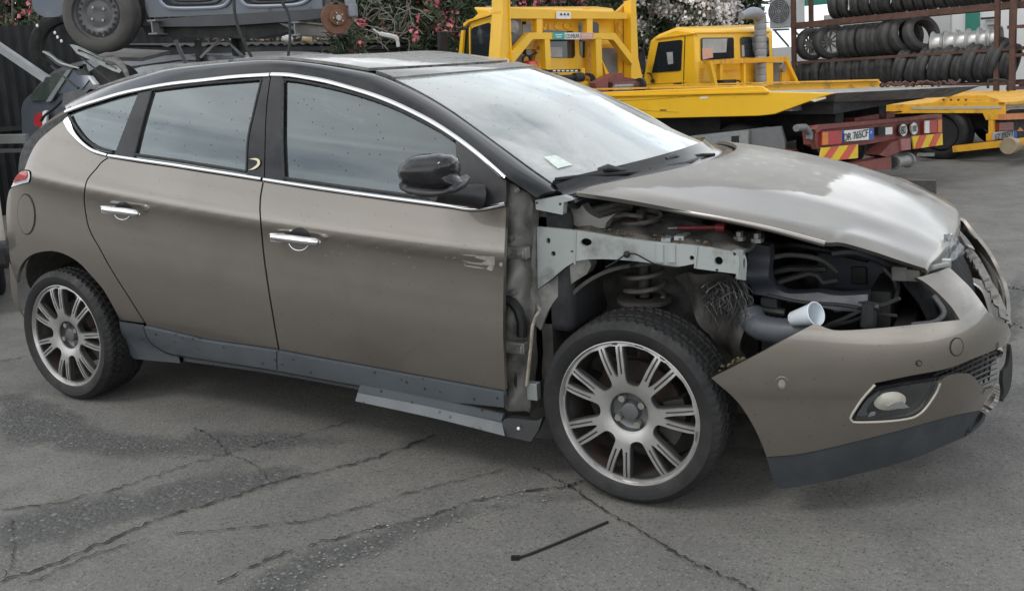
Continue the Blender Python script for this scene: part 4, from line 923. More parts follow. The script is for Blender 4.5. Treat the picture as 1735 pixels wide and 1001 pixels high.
mb=MB(); mb.tube([yp(a,b,-.55) for a,b in ((1320,478),(1345,470),(1372,463),(1385,466),(1395,478),(1420,474))],.010,6); mb.tube([yp(a,b,-.5) for a,b in ((1305,462),(1340,455),(1375,456),(1400,455))],.012,6); mb.tube([yp(a,b,-.60) for a,b in ((1258,475),(1264,500),(1275,520),(1300,526),(1330,530))],.013,8); mb.tube([yp(a,b,-.66) for a,b in ((1400,552),(1430,540),(1455,528),(1475,520),(1500,516),(1525,505))],.006,6); mb.tube([yp(a,b,-.64) for a,b in ((1390,556),(1440,545),(1480,530),(1520,535))],.005,6); mb.build('wiring_loom',TRIMB,car,True)
mb=MB(); mb.tube([yp(1470,553,-.66),yp(1472,513,-.66)],.022,8); mb.tube([yp(1455,517,-.66),yp(1490,520,-.66)],.012,8); mb.tube([yp(1478,551,-.66),yp(1480,525,-.66)],.010,8); mb.build('crash_bracket',DARKM,car,True,40)
mb=MB(); pts=[yp(a,b,y) for a,b,y in ((1271,530,-.62),(1278,546,-.64),(1293,556,-.66),(1320,561,-.67),(1350,562,-.67),(1375,558,-.66))]; pts=crv(pts,5); mb.tube(pts,[.041+.0010*((i%2)*2-1) if 4<i<22 else .042 for i in range(len(pts))],14); mb.build('intake_hose',mat('grey_blue_hose',(.070,.078,.088),.45,0,.15,8,.1,60,dirt=(8,.5,.6),dirtcol=(.10,.095,.09),space='World'),car,True)
# ribbed duct inside the headlamp opening
mb=MB()
for i in range(9):
    t=i/8; P=[(1582-8*t,500+4*t),(1600-10*t,528+3*t),(1585-14*t,545),(1545-16*t,550-2*t)]
    mb.tube(crv([yp(a,b,-.52+.035*i) for a,b in P],4),.007,6)
mb.build('ribbed_lamp_duct',mat('duct_grey',(.11,.115,.12),.5,0,.2,10,space='World'),car,True)
mb=MB(); mb.box(yp(1335,455,.05)-np.array((.10,0,.10)),yp(1335,455,.05)+np.array((.10,.2,.10))); mb.build('battery_box',mat('bay_grey_box',(.07,.072,.075),.5,0,.3,8,.1,50,dirt=(6,.5,.6),dirtcol=(.10,.09,.08),space='World'),car,False,bevel=.012)
for i,P in enumerate(([(1275,428,-.45),(1330,415,-.3),(1400,425,-.25),(1470,440,-.3)],[(1290,440,-.5),(1340,432,-.42),(1390,440,-.4),(1420,462,-.42)],[(1410,430,-.3),(1450,428,-.3),(1500,445,-.35),(1530,470,-.45)],[(1300,500,-.62),(1360,512,-.63),(1420,516,-.63),(1462,522,-.64)],[(1500,455,-.4),(1520,480,-.42),(1515,510,-.45)],[(1020,372,-.6),(1075,368,-.5),(1140,375,-.45),(1220,392,-.4)],[(1060,352,-.4),(1120,366,-.4),(1190,378,-.38)])):
    mb=MB(); mb.tube(crv([yp(*q) for q in P],6),(.011,.008,.014,.006,.012,.012,.016)[i],7); mb.build('engine_hose',[DARKM,SHELFM,FRAMEM,TRIMB,DARKM,SHELFM,DARKM][i],car,True)
for a,b,s in ((1525,462,.022),(1548,465,.018),(1420,520,.012),(1385,512,.010),(1340,505,.010)):
    mb=MB(); p=yp(a,b,-.52); mb.box(p-np.array((s,.02,s)),p+np.array((s,.02,s))); mb.build('wiring_connector',SHELFM,car,False,bevel=.004)
# crossmember bumper beam
mb=MB(); mb.beam((3.46,-.55,.52),(3.46,.55,.52),.06,.10); mb.build('bumper_beam',DARKM,car,bevel=.01)
# ---- front bumper ------------------------------------------------------------
bump_top=[[(1204.5,640),(1250,617),(1299,591.5),(1340,569),(1381.5,547)],[(1381.5,547),(1402,556),(1424.6,559.4),(1486,555.8),(1557.7,548.6),(1626,541.4)],[(1626,541.4),(1610,518),(1587,494.6),(1569,480),(1553,470.4)],[(1553,470.4),(1582,462),(1608.7,452.8)],[(1608.7,452.8),(1625,468),(1642.7,485.3),(1657,503),(1670.6,522.4),(1681,535),(1692,545)],[(1692,545),(1707,547)],[(1707,547),(1712,560),(1713,567),(1709,579),(1704,584)]]
open_up=[(1704,584.5),(1676,597),(1648,608),(1604.5,624.5),(1540,637),(1482,649)]
open_lo=[(1482,649),(1462,672),(1449,692),(1441,706),(1443,713),(1452,715.5),(1500,714),(1539.7,709),(1556,702),(1567,692),(1578,677),(1586.5,663),(1592,648),(1601,638.5),(1620,633),(1640,632.5),(1650,638),(1658.4,648),(1666,656),(1674.6,658),(1685,655),(1693,649)]
bump_rt=[(1693,649),(1694,662),(1692,678),(1684,690),(1673,700)]
lip_top=[(1673,700),(1668,696.5),(1655,696.5),(1611.6,705),(1539.7,724.8),(1449.8,748),(1360,768),(1298.7,774)]
arch_f=[(1298.7,774),(1289,748),(1277,723),(1265,702),(1252,683.5),(1236,667),(1219.6,653),(1204.5,640)]
bp=path(*bump_top,open_up,open_lo,bump_rt,lip_top,arch_f)
bm_=panel('front_bumper',bp,FRONT,PAINT,car,8,.012,.3)
v=np.array([ (o_.co.x+1.35,o_.co.y,o_.co.z) for o_ in bm_.data.vertices]); k_=[ [i for i in p.vertices] for p in bm_.data.polygons]
mesh('front_bumper_far_side',v*(1,-1,1),[f[::-1] for f in k_],PAINT,bm_,True,split=40)
lip=panel('bumper_lip',path([(1298.7,776),(1360,770),(1449.8,750),(1539.7,726.8),(1611.6,707),(1655,698.5),(1666,699),(1673,704)],[(1673,704),(1668,716),(1656,728),(1640,739),(1611.6,752),(1540,781),(1432,810),(1380,821),(1324,829)],[(1324,829),(1314,823),(1306,800),(1298.7,776)]),offs(FRONT,-.004),LIPM,car,8,.008)
v=np.array([ (o_.co.x+1.35,o_.co.y,o_.co.z) for o_ in lip.data.vertices]); k_=[ [i for i in p.vertices] for p in lip.data.polygons]
mesh('lip_far_side',v*(1,-1,1),[f[::-1] for f in k_],LIPM,lip,True,split=40)
INKB=mat('void_black',(.004,.004,.006),.9,0,.1,10)
# black sheet standing in for the shaded void between the halves + mesh by the fog lamp
def front_pt(y,z,k=0.):
    a,b=2.6,4.2
    for _ in range(40):
        m_=(a+b)/2
        if g_front(np.array(m_),np.array(y),np.array(z))>0: b=m_
        else: a=m_
    return (a-k,y,z)
loft('nose_void_sheet',[[front_pt(y,z,.12) for y in np.linspace(-.48,.48,25)] for z in np.linspace(.20,.70,14)],INKB,car,.01)
panel('opening_backing',path([(1706,580),(1648,604),(1604.5,620),(1480,645)],[(1480,645),(1440,704),(1442,716),(1500,717),(1542,712),(1570,696),(1590,664),(1604,642),(1640,636),(1660,652),(1676,662),(1702,650)],[(1702,650),(1706,580)]),offs(FRONT,-.05),TRIMB,car,10,.01)
mb=MB(); 
for i in range(12):
    a=1600+i*8.5
    P=[(a-6,640-i*3.2+44),(a,640-i*3.2-20)]
    mb.tube([FRONT(x_,y_)[0]-FRONT(x_,y_)[1]*.022 for x_,y_ in P],.0035,5)
for j in range(7):
    P=[(1590+(j*5),640+j*6.5),(1650,612+j*9.),(1699,588+j*9.4)]
    mb.tube([FRONT(x_,y_)[0]-FRONT(x_,y_)[1]*.019 for x_,y_ in crv(P,3)],.0035,5)
mb.build('grille_mesh',SATINB,car,True)
panel('lower_nose_edge',path([(1712.5,583),(1715,600),(1715.5,620),(1714,645),(1710,662),(1699,680)],[(1699,680),(1701,662),(1699,646),(1700,630)],[(1700,630),(1709,615),(1712.5,583)]),plane_pn((3.735,-.30,.45),(.9,-.45,.05)),SATINB,car,5,.012)
# fog lamp
strip('fog_lamp_bezel_edge',[(1482,651),(1462,673),(1449,692),(1441,706),(1443,712),(1452,714.5),(1500,713),(1539.7,708),(1556,701),(1567,691),(1578,676),(1586.5,662),(1592,648)],.007,offs(FRONT,.001),mat('bare_bumper_edge',(.42,.39,.34),.4,.3,.1,30,space='World'),bm_,.003,.002)
fg=panel('fog_lamp',path([(1446,707),(1466,676),(1489,658)],[(1489,658),(1540,649),(1595,641)],[(1595,641),(1580,669),(1560,693),(1540,704)],[(1540,704),(1500,710),(1446,710)]),offs(FRONT,-.012),GLOSSB,car,7,.03)
panel('lamp_frame',path([(1452,703),(1470,678),(1491,663)],[(1491,663),(1489,669),(1470,692),(1472,703)],[(1472,703),(1460,706),(1452,703)]),offs(FRONT,-.004),mat('dark_chrome',(.16,.17,.18),.2,.8,.1,20),fg,5,.006)
panel('reflector',ell(1511,682,28,15,22,-.16),offs(FRONT,-.010),mat('smoky_reflector',(.60,.58,.50),.35,.25,.2,30),fg,5,.004,warp=lambda V,v2,Nn: V-Nn*(.03*np.clip(1-((v2[:,0]-1511)/28)**2-((v2[:,1]-682)/15)**2,0,1))[:,None]*0+Nn*(.012*np.clip(1-((v2[:,0]-1511)/28)**2-((v2[:,1]-682)/15)**2,0,1))[:,None],shade=False)
panel('bulb_shield',path([(1500,688),(1515,681),(1527,679)],[(1527,679),(1540,689)],[(1540,689),(1520,691),(1500,688)]),offs(FRONT,.004),CHROME,fg,5,.003)
panel('lens_facet',path([(1475,698),(1484,697),(1483,703)],[(1483,703),(1470,707),(1475,698)],n=1),offs(FRONT,-.001),CHROME,fg,4,.003)
panel('fog_lamp_glass',path([(1448,706.8),(1466,679),(1489,661)],[(1489,661),(1540,651),(1592,643)],[(1592,643),(1577,670),(1560,690.6),(1540,702)],[(1540,702),(1500,707),(1448,709)]),offs(FRONT,.006),CLEARG,fg,8,.003)
for (a,b,r,nm) in ((1324.6,649.3,10,'parking_sensor'),(1556.6,615,4.6,'parking_sensor')):
    strip('sensor_ring',[*ell(a,b,r,r,18),ell(a,b,r,r,18)[0]],.008 if r>6 else .004,offs(FRONT,.0),PAINT if r>6 else TRIMB,bm_,.0008,.0006,n=1)
    panel(nm,ell(a,b,r*.62,r*.62,14),offs(FRONT,.004),PAINT if r<6 else mat('sensor_grey',(.30,.28,.26),.4,.3,.1,30),bm_,5,.006)
tw=ell(1620.6,587.4,11,15,22,.1); strip('tow_cover_seam',[*tw,tw[0]],.004,offs(FRONT,.0004),TRIMB,bm_,.0006,.0004,n=1); panel('tow_eye_cover',inset(tw,1),offs(FRONT,.002),PAINT,bm_,5,.003)
# broken headlamp remains and jagged far rim of the grille opening
far=[(1616,394,.36),(1630,401.5,.33),(1646,423.5,.27),(1664.5,454,.20),(1677,479,.14),(1692,504,.06),(1705,544,-.04)]
inn=[(1612,432,.30),(1636,430,.26),(1640,441,.22),(1650,447,.20),(1654,461,.16),(1664,473,.13),(1668,487,.10),(1676,494,.07),(1679,508,.04),(1689,523,.0),(1693,543,-.05)]
fo=resamp([yp(*p) for p in far],44); fi=resamp([yp(*p) for p in inn],44); rs=random.Random(4)
jag=mat('broken_bumper_edge',(.20,.19,.175),.6,0,.2,25,.2,60,dirt=(20,.5,.8),dirtcol=(.12,.11,.10),space='World')
rows=[[fo[i],fo[i]*.5+fi[i]*.5+np.array((.012,0,0)),fi[i]+np.array((0,rs.uniform(-.012,.012),rs.uniform(-.012,.012)))] for i in range(44)]
loft('broken_bumper_rim',rows,jag,car,.008)
hl=panel('broken_headlamp',path([(1604,430),(1606,412),(1612,396)],[(1612,396),(1622,404),(1634,420)],[(1634,420),(1636,429)],[(1636,429),(1620,438),(1609,444)],[(1609,444),(1604,430)],n=2),plane_pn(yp(1615,420,-.22),(.8,-.5,.2)),mat('smoked_lamp_plastic',(.16,.165,.17),.2,.3,.3,60,.1,80,space='World',coat=.6),car,5,.05,warp=lambda V,v2,Nn: V+Nn*(.004*np.sin(v2[:,0]/3.)*np.cos(v2[:,1]/4.))[:,None],shade=False)
panel('lamp_shard',path([(1607,404),(1613,396)],[(1613,396),(1616,412)],[(1616,412),(1606,428)],[(1606,428),(1607,404)],n=1),plane_pn(yp(1611,415,-.24),(.75,-.6,.2)),CLEARG,hl,5,.004)
mb=MB(); mb.tube([yp(1560,458,-.5),yp(1585,452,-.48),yp(1608,447,-.46)],.008,6); mb.box(yp(1604,446,-.45)-np.array((.012,.012,.012)),yp(1604,446,-.45)+np.array((.012,.012,.012))); mb.build('lamp_bracket',RAILM,hl)
# bonnet tip trim
panel('bonnet_tip_trim',path([(1619,377),(1624,380),(1628,388)],[(1628,388),(1620,384),(1619,377)],n=1),plane_y(.12),TRIMB,hood,4,.02)
# far left front wing
rows=[]
for i in range(70):
    e=np.array(hc[i])*(1,-1,1); s=i/69.
    rows.append([(e[0]+.0,e[1]+.012+.13*math.sin(t*PI/2)*(1-.6*s*s),e[2]-.012-.34*(1-math.cos(t*PI/2))) for t in np.linspace(0,1,8)])
loft('left_front_wing',rows,PAINT,car,.012)
# ---- loose things on the car and the ground -----------------------------------
cup=empty('plastic_cup','white plastic cup lying on the dented front bumper of the taupe car','cup',tuple(yp(1365,535,-.70)))
ax0=yp(1343,540,-.70); ax1=yp(1383,531,-.74); d=(ax1-ax0); d/=np.linalg.norm(d); ln=np.linalg.norm(ax1-ax0)
mb=MB(); prof=[(.0,.0),(.020,.0),(.0215,.003),(.0335,ln-.004),(.036,ln-.002),(.0355,ln),(.0325,ln),(.020,.004),(.0,.004)]
u=np.cross(d,(0,0,1.)); u/=np.linalg.norm(u); vv=np.cross(u,d); mb.lathe(prof,28,fr=lambda p:tuple(ax0+d*p[1]+u*p[0]+vv*p[2])); mb.build('cup_body',mat('white_cup_plastic',(.64,.69,.73),.35,0,.03,20),cup,True,40)
sd_=empty('screwdriver','red handled screwdriver lying on the inner wing under the bonnet','screwdriver',tuple(yp(1185,386,-.62)))
mb=MB(); mb.tube([yp(1132,386.5,-.62),yp(1150,386,-.62)],.004,6); mb.build('blade',BOLT,sd_,True)
mb=MB(); mb.tube([yp(1148,386,-.62),yp(1165,386,-.62),yp(1205,385.5,-.62),yp(1213,385,-.62)],[.005,.008,.007,.008],10); mb.tube([yp(1213,385,-.62),yp(1228,385.5,-.62)],.015,10); mb.build('handle',mat('red_handle',(.17,.018,.022),.4,0,.15,20,dirt=(30,.5,.5),dirtcol=(.05,.02,.02)),sd_,True,40)
mb=MB(); P=[zp(a,b,.019) for a,b in ((871,946),(900,937),(950,917),(1000,896),(1030,883.5))]; mb.tube(crv(P,6),.0045,6); p=zp(873,945,.020); mb.beam(p-np.array((.011,.004,0)),p+np.array((.011,.006,.0)),.012,.012)
tag(mb.build('cable_tie',mat('black_nylon',(.010,.010,.010),.4,0,.1,20),None,True,50),'long black cable tie lying on the asphalt before the front wheel','cable tie')
# thin wire clipped to the rail
mb=MB(); Pw=[(1026,453),(1042,444),(1059,432),(1064,430),(1078,431),(1095,440),(1110,447),(1130,451),(1148,453)]; mb.tube(crv([yp(a,b,-.755) for a,b in Pw],4),.0028,5); mb.ball(yp(1062,431,-.755),.012,8,5); mb.build('sensor_wire',TRIMB,ir,True)
# ================================================================== BACKGROUND
YEL=mat('truck_yellow_paint',(.80,.46,.018),.42,0,.06,3,.03,40,coat=.25,dirt=(6,.60,.45),dirtcol=(.30,.15,.03),space='World')
YELW=mat('worn_yellow_paint',(.70,.37,.025),.55,0,.10,5,.08,40,dirt=(9,.52,.8),dirtcol=(.16,.10,.05),space='World',rust=(14,.64))
REDP=mat('faded_red_chassis',(.20,.055,.045),.6,0,.2,6,.1,40,dirt=(8,.5,.6),dirtcol=(.10,.05,.045),space='World')
BLK=mat('chassis_black',(.014,.014,.015),.7,0,.3,7,.1,40,dirt=(5,.5,.6),dirtcol=(.05,.045,.04),space='World')
DECKM=mat('scuffed_steel_deck',(.30,.30,.29),.5,.4,.2,5,.1,40,dirt=(6,.5,.7),dirtcol=(.14,.12,.09),space='World')
ALUB=mat('checker_aluminium',(.36,.37,.37),.4,.5,.12,30,.2,120,space='World')
GREYP=mat('grey_panel',(.16,.165,.17),.5,.1,.15,6,space='World')
CABG=mat('cab_window_glass',(.018,.022,.026),.06,0,.2,4,coat=1.)
CABL=mat('pale_interior_and_window_light',(.34,.36,.37),.5,0,.2,6)
SIGNW=mat('white_sign_face',(.74,.74,.72),.5,0,.04,10)
INK=mat('black_print',(.012,.012,.012),.5,0,.1,20)
BOARDY=mat('yellow_reflective',(.78,.52,.03),.4,0,.06,20,dirt=(18,.6,.4),dirtcol=(.3,.2,.08))
BOARDR=mat('red_reflective',(.62,.10,.06),.4,0,.08,20)
AMBER=mat('amber_lens',(.70,.22,.03),.15,0,.1,20,coat=1.)
BLUEB=mat('plate_blue',(.03,.10,.42),.4,0,.05,20)
RUSTP=mat('rusty_brown_rack',(.105,.055,.042),.75,.1,.3,8,.2,40,rust=(9,.6),space='World')
O1=np.array((2.233,4.761,0.)); FW=np.array((-.955,.297,0.)); FW/=np.linalg.norm(FW); LA=np.array((-FW[1]*-1,-FW[0],0.)); LA=np.array((FW[1],-FW[0],0.))
def fr(u,v,z): return O1+FW*u+LA*v+np.array((0,0,z))
def tv(a,b,v):
    d=ray(a,b); t=((O1+LA*v-CAM)@LA)/(d@LA); p=CAM+d*t; return np.array(((p-O1)@FW,v,p[2]))
def tu(a,b,u=0.):
    d=ray(a,b); t=((O1+FW*u-CAM)@FW)/(d@FW); p=CAM+d*t; return np.array((u,(p-O1)@LA,p[2]))
def PV(v): return plane_pn(fr(0,v,0),-LA)      # a plane along the truck's flank
def PU(u): return plane_pn(fr(u,0,0),-FW)      # a plane across the truck
def quad(name,P,surf,m,parent,thick=.02,g=30,**k): return panel(name,[np.array(p,float) for p in P],surf,m,parent,g,thick,shade=False,**k)
def fbox(mb,u0,u1,v0,v1,z0,z1): return mb.box((u0,v0,z0),(u1,v1,z1),lambda p:tuple(fr(*p)))
def text(name,s,p,ex,ez,h,m,parent,wd=None,align='CENTER'):
    c=bpy.data.curves.new(name,'FONT'); c.body=s; c.size=1; c.align_x=align; c.extrude=.012; o=bpy.data.objects.new(name,c); COL.objects.link(o)
    bpy.context.view_layer.update(); me=bpy.data.meshes.new_from_object(o); bpy.data.objects.remove(o)
    V=np.array([v.co[:] for v in me.vertices]); F=[list(f.vertices) for f in me.polygons]; bpy.data.meshes.remove(me)
    hh=V[:,1].max(); k=h/hh; kx=k if wd is None else wd/max(1e-6,(V[:,0].max()-V[:,0].min())); cx=(V[:,0].max()+V[:,0].min())/2
    ex=np.array(ex,float);ez=np.array(ez,float); nn=np.cross(ex,ez)
    W3=[np.array(p)+ex*(v[0]-cx)*kx+ez*(v[1]*k-h/2)+nn*v[2]*k for v in V]
    return mesh(name,W3,F,m,parent,False)
def cyl_wheel(name,c,axis,r,wd,m,parent,seg=40,rim=None,hub=True):
    axis=np.array(axis,float)/np.linalg.norm(axis); u=np.cross(axis,(0,0,1.)); u/=np.linalg.norm(u); v=np.cross(u,axis); c=np.array(c,float)
    fr_=lambda p:tuple(c+axis*p[1]+u*p[0]+v*p[2]); h=wd/2; ri=r*.68
    mb=MB(); mb.lathe([(ri*.97,-h*.75),(ri,-h*.95),(r*.80,-h*1.02),(r*.93,-h*.92),(r*.985,-h*.72),(r,-h*.62),(r,-h*.2),(r*.975,-h*.17),(r*.975,-h*.1),(r,-h*.07),(r,h*.07),(r*.975,h*.1),(r*.975,h*.17),(r,h*.2),(r,h*.62),(r*.985,h*.72),(r*.93,h*.92),(r*.80,h*1.02),(ri,h*.95),(ri*.97,h*.75)],seg,fr_,closed=True)
    return mb.build(name,m,parent,True,40)
# ---- truck one -------------------------------------------------------------
t1=empty('tow_truck','yellow flatbed tow truck with a red winch and striped red and yellow tail boards','truck',tuple(fr(2,1.15,0)))
sp_=[(3.95,.74),(2.6,.752),(.60,.800),(.45,.815),(.02,.955),(-.12,.99),(.50,1.012),(.575,1.062),(2.585,1.035),(3.95,1.04)]
mb=MB(); mb.prism(sp_,lambda a,b,t:fr(a,t,b),0,.04); mb.build('bed_side',YEL,t1,bevel=.006)
mb=MB(); mb.prism([(u,z) for u,z in ((3.95,.985),(2.6,.99),(.5,1.005),(.5,1.02),(2.6,1.005),(3.95,1.0))],lambda a,b,t:fr(a,t,b),-.02,.0); mb.build('bed_side_flange',YEL,t1)
quad('label_strip',[(1186,165),(1199,164),(1199,167),(1186,168)],PV(-.003),SIGNW,t1,.002)
mb=MB(); mb.prism(sp_,lambda a,b,t:fr(a,t,b-.08),2.26,2.30); mb.build('bed_side',YELW,t1,bevel=.006)
mb=MB(); mb.box((.3,.04,.84),(3.9,2.26,.985),lambda p:tuple(fr(p[0],p[1],p[2]-.036*p[1]))); mb.build('deck',DECKM,t1)
mb=MB(); _pl=[(.50,.01),(-.12,.01),(-.34,1.),(-.56,2.),(-.40,2.28),(.50,2.28)]
_tp=[fr(u,v,1.0-.036*v-(.008 if u<0 else 0)) for u,v in _pl]; _bt=[fr(u*.75+.10,.22+v*.82,(.86 if u>0 else .90)-.036*v) for u,v in _pl]
mb.add(_tp+_bt,[(0,1,2,3,4,5),(11,10,9,8,7,6)]+[(i,i+6,(i+1)%6+6,(i+1)%6) for i in range(6)]); mb.build('loading_ramp',mat('ramp_steel',(.24,.24,.235),.5,.4,.25,6,.1,40,dirt=(5,.48,.7),dirtcol=(.07,.06,.05),space='World'),t1,bevel=.01)
mb=MB()
for i in range(9): p=fr(.30-.085*i,1.85+.05*math.sin(i*2.),.955+.006*(i%3)); mb.tube([p+np.array((.045*math.cos(a),.03*math.sin(a),.02*math.sin(a*2+i))) for a in np.arange(8)*PI/4],.012,6,True)
mb.build('chain',RUSTP,t1,True)
# rolled rust-worn rim along the deck edge
for v in (.04,2.22):
    mb=MB(); fbox(mb,.55,3.9,v,v+.04,1.06-.036*v,1.075-.036*v); mb.build('deck_rim',YELW,t1)
mb=MB(); fbox(mb,.2,4.6,.62,.78,.56,.80); fbox(mb,.2,4.6,1.5,1.66,.56,.80); fbox(mb,.0,4.5,.2,2.1,.80,.895); fbox(mb,1.2,4.4,.28,2.0,.40,.80); mb.build('chassis',BLK,t1)
for P,wd in (([(1000,172),(1100,168.5),(1200,161),(1300,160)],.006),([(1010,182),(1060,184),(1110,188),(1150,190)],.005)): strip('pressed_line',P,wd,PV(-.001),YELW,t1,.002,.002)
for a,b in ((1118,186),(1122,186)): quad('drain_slot',[(a,b),(a+7,b),(a+7,b+2),(a,b+2)],PV(-.002),BLK,t1,.003)
quad('worn_scuff',[(1372,170),(1398,164),(1400,167),(1380,173)],PV(-.002),mat('pale_scuff',(.62,.56,.40),.7,0,.2,40),t1,.002)
# tool locker
tbx=quad('tool_locker',[(1169,231),(1268,220),(1268,283),(1169,287)],PV(.02),ALUB,t1,.35)
for a,b in ((1187,241),(1245,238)): quad('latch',[(a-6,b-7),(a+7,b-8),(a+7,b+8),(a-6,b+8)],PV(.017),BLK,tbx,.02)
quad('reflective_strip',[(1192,258),(1265,253),(1265,262),(1192,268)],PV(.018),BOARDY,tbx,.003)
quad('mud_panel',[(1271,219),(1322,214),(1330,240),(1330,300),(1271,300)],PV(.06),GREYP,t1,.03)
for u,v in ((.95,.32),(.95,1.98)):
    o=cyl_wheel('wheel',fr(u,v,.36),LA,.36,.28,RUBBER,t1)
    mb=MB(); a=fr(u,v+ (-.10 if v<1 else .10),.36); mb.tube([a,a+LA*.05],.22,24); mb.build('wheel_disc',REDP,o)
o=cyl_wheel('wheel',fr(4.25,.30,.36),LA,.36,.26,RUBBER,t1); o=cyl_wheel('wheel',fr(4.25,2.0,.36),LA,.36,.26,RUBBER,t1)
# tail frame
C2=lambda a,b:(1280+a*.26225,130+b*.26225)
def tq(name,P,m,parent,off=0.,thick=.03,**k): return quad(name,[C2(*p) for p in P],PU(-off),m,parent,thick,**k)
tf=tq('tail_frame',[(385,345),(425,318),(1205,246),(1205,264),(1208,368),(1000,392),(700,440),(430,455),(395,440)],REDP,t1,0,.12)
tq('frame_flange',[(385,340),(422,312),(1206,243),(1206,262),(432,341),(395,365)],REDP,tf,.05,.05)
tq('frame_side',[(383,345),(428,352),(424,468),(400,470),(385,420)],REDP,tf,.02,.05)
la_=tq('tail_lamp',[(432,354),(545,349),(556,360),(556,432),(432,446)],REDLENS,t1,.05,.04)
tq('amber_part',[(434,364),(470,361),(470,438),(434,442)],AMBER,la_,.056,.008)
la_=tq('tail_lamp',[(1094,286),(1206,278),(1206,359),(1094,366)],REDLENS,t1,.04,.04)
tq('clear_part',[(1094,287),(1124,285),(1124,364),(1094,366)],SIGNW,la_,.046,.008); tq('amber_part',[(1180,281),(1205,279),(1205,358),(1180,360)],AMBER,la_,.046,.008)
pl=tq('number_plate',[(563,350),(765,333),(765,405),(563,421)],SIGNW,t1,.05,.015)
for P in ([(563,350),(574,349),(574,420),(563,421)],[(735,336),(765,333),(765,405),(735,407)]): tq('plate_band',P,BLUEB,pl,.053,.004)
a=CAM*0
p0=tu(*C2(652,378),-.06); pc=fr(*p0); text('plate_lettering','DR 765CF',pc,LA,(0,0,1),.066,INK,pl,abs(tu(*C2(730,378))[1]-tu(*C2(574,378))[1]))
p0=tu(*C2(748,362),-.06); text('province_code','PI',fr(*p0),LA,(0,0,1),.028,SIGNW,pl)
lb=tq('plate_lamp',[(795,328),(840,325),(840,378),(795,380)],BLK,t1,.04,.05); tq('paper_label',[(838,330),(885,326),(885,372),(838,376)],SIGNW,t1,.03,.01)
for (cx,cy,s) in ((958,345,'80'),(1027,336,'100')):
    dsc=panel('speed_disc',[np.array(C2(*p)) for p in ell(cx,cy,27,42,28)],PU(-.04),SIGNW,t1,8,.008,shade=False)
    panel('disc_ring',[np.array(C2(*p)) for p in ell(cx,cy,27,42,28)],PU(-.044),INK,dsc,8,.003,holes=[[np.array(C2(*p)) for p in ell(cx,cy,25.2,39.6,28)]],shade=False)
    p0=tu(*C2(cx,cy),-.052); text('disc_lettering',s,fr(*p0),LA,(0,0,1),.075 if s=='80' else .060,INK,dsc,.105 if s=='80' else .125)
def hazard(P,k):
    b=tq('hazard_board',P,BOARDY,t1,.06,.012); A,B,Cc,D=[np.array(p,float) for p in P]      # tl tr br bl
    up=lambda t:A+(B-A)*t; dn=lambda t:D+(Cc-D)*t
    for t in (.03,.52):
        tq('red_stripe',[up(t+.24),up(t+.45),dn(t+.22),dn(t)],BOARDR,b,.066,.004)
hazard([(430,460),(663,437),(663,526),(414,552)],0); hazard([(1013,386),(1208,367),(1211,441),(1024,468)],1)
tq('tow_arm',[(800,505),(880,425),(935,408),(998,399),(1005,470),(945,480),(850,520)],REDP,t1,.10,.15)
tq('arm_plate',[(938,404),(1000,399),(1004,471),(945,478)],mat('pinkish_primer',(.34,.14,.13),.6,0,.15,9,space='World'),t1,.12,.02)
tq('under_bar',[(575,572),(878,516),(878,600),(575,615)],REDP,t1,.10,.12)
mb=MB(); a=fr(*tu(*C2(885,556),-.05)); b=fr(*tu(*C2(985,540),-.05)); mb.tube([a,b],.055,16); mb.tube([a,a+(b-a)*.06],.075,16); mb.tube([b-(b-a)*.06,b],.075,16); mb.build('cable_drum',mat('dull_wire_rope',(.30,.30,.29),.5,.4,.3,60,.4,90,space='World'),t1,True,40)
mb=MB(); p=[fr(*tu(*C2(a,b),.0)) for a,b in ((262,333),(320,328),(352,365),(345,408))]; mb.tube(p,.030,8); mb.build('lashing_arm',GREYP,t1,True,50)
tq('axle_stand',[(188,490),(268,470),(332,540),(300,582),(210,556)],REDP,t1,-.25,.15)
mb=MB()
for a,b in ((238,520),(262,512),(258,542)): p=fr(*tu(*C2(a,b),.24)); mb.tube([p,p-FW*.03],.03,10)
mb.build('stand_hole_rings',BLK,t1)
tq('cross_tube',[(640,268),(900,225),(900,262),(640,310)],REDP,t1,-.2,.1)
# headboard
C3=lambda a,b:(760+a*.19597,b*.19608)
def hq(name,P,m,parent,u=3.85,thick=.08,**k): return quad(name,[C3(*p) for p in P],PU(u),m,parent,thick,**k)
hb=hq('headboard_post',[(470,-60),(525,-60),(530,80),(545,600),(552,640),(430,640),(455,300),(470,90)],YEL,t1,3.85,.18,g=40)
hq('post_flange',[(524,-60),(530,-60),(536,80),(551,600),(560,640),(548,640),(540,600),(527,80)],YEL,hb,3.83,.05,g=40)
hb2=hq('headboard_post',[(1578,8),(1620,-2),(1640,500),(1700,780),(1580,780),(1580,560)],YEL,t1,3.84,.12,g=40)
hq('post_gusset',[(1462,100),(1545,22),(1560,22),(1560,720),(1470,640),(1468,250)],YELW,hb2,3.98,.05,g=40)
hq('top_beam',[(528,82),(1465,108),(1545,112),(1545,165),(528,162)],YEL,t1,3.86,.10)
hq('beam_lip',[(528,72),(935,84),(1300,104),(1465,106),(1465,118),(528,92)],YEL,t1,3.90,.12)
hq('warning_sticker',[(933,99),(1056,104),(1056,166),(933,164)],SIGNW,t1,3.845,.004)
for a in (975,1005,1035): hq('warning_triangle',[(a-11,134),(a,112),(a+11,135)],INK,t1,3.838,.003)
hq('strut',[(762,160),(812,160),(812,292),(762,290)],YEL,t1,3.87,.07); hq('strut',[(1197,162),(1246,163),(1246,300),(1197,298)],YEL,t1,3.87,.07)
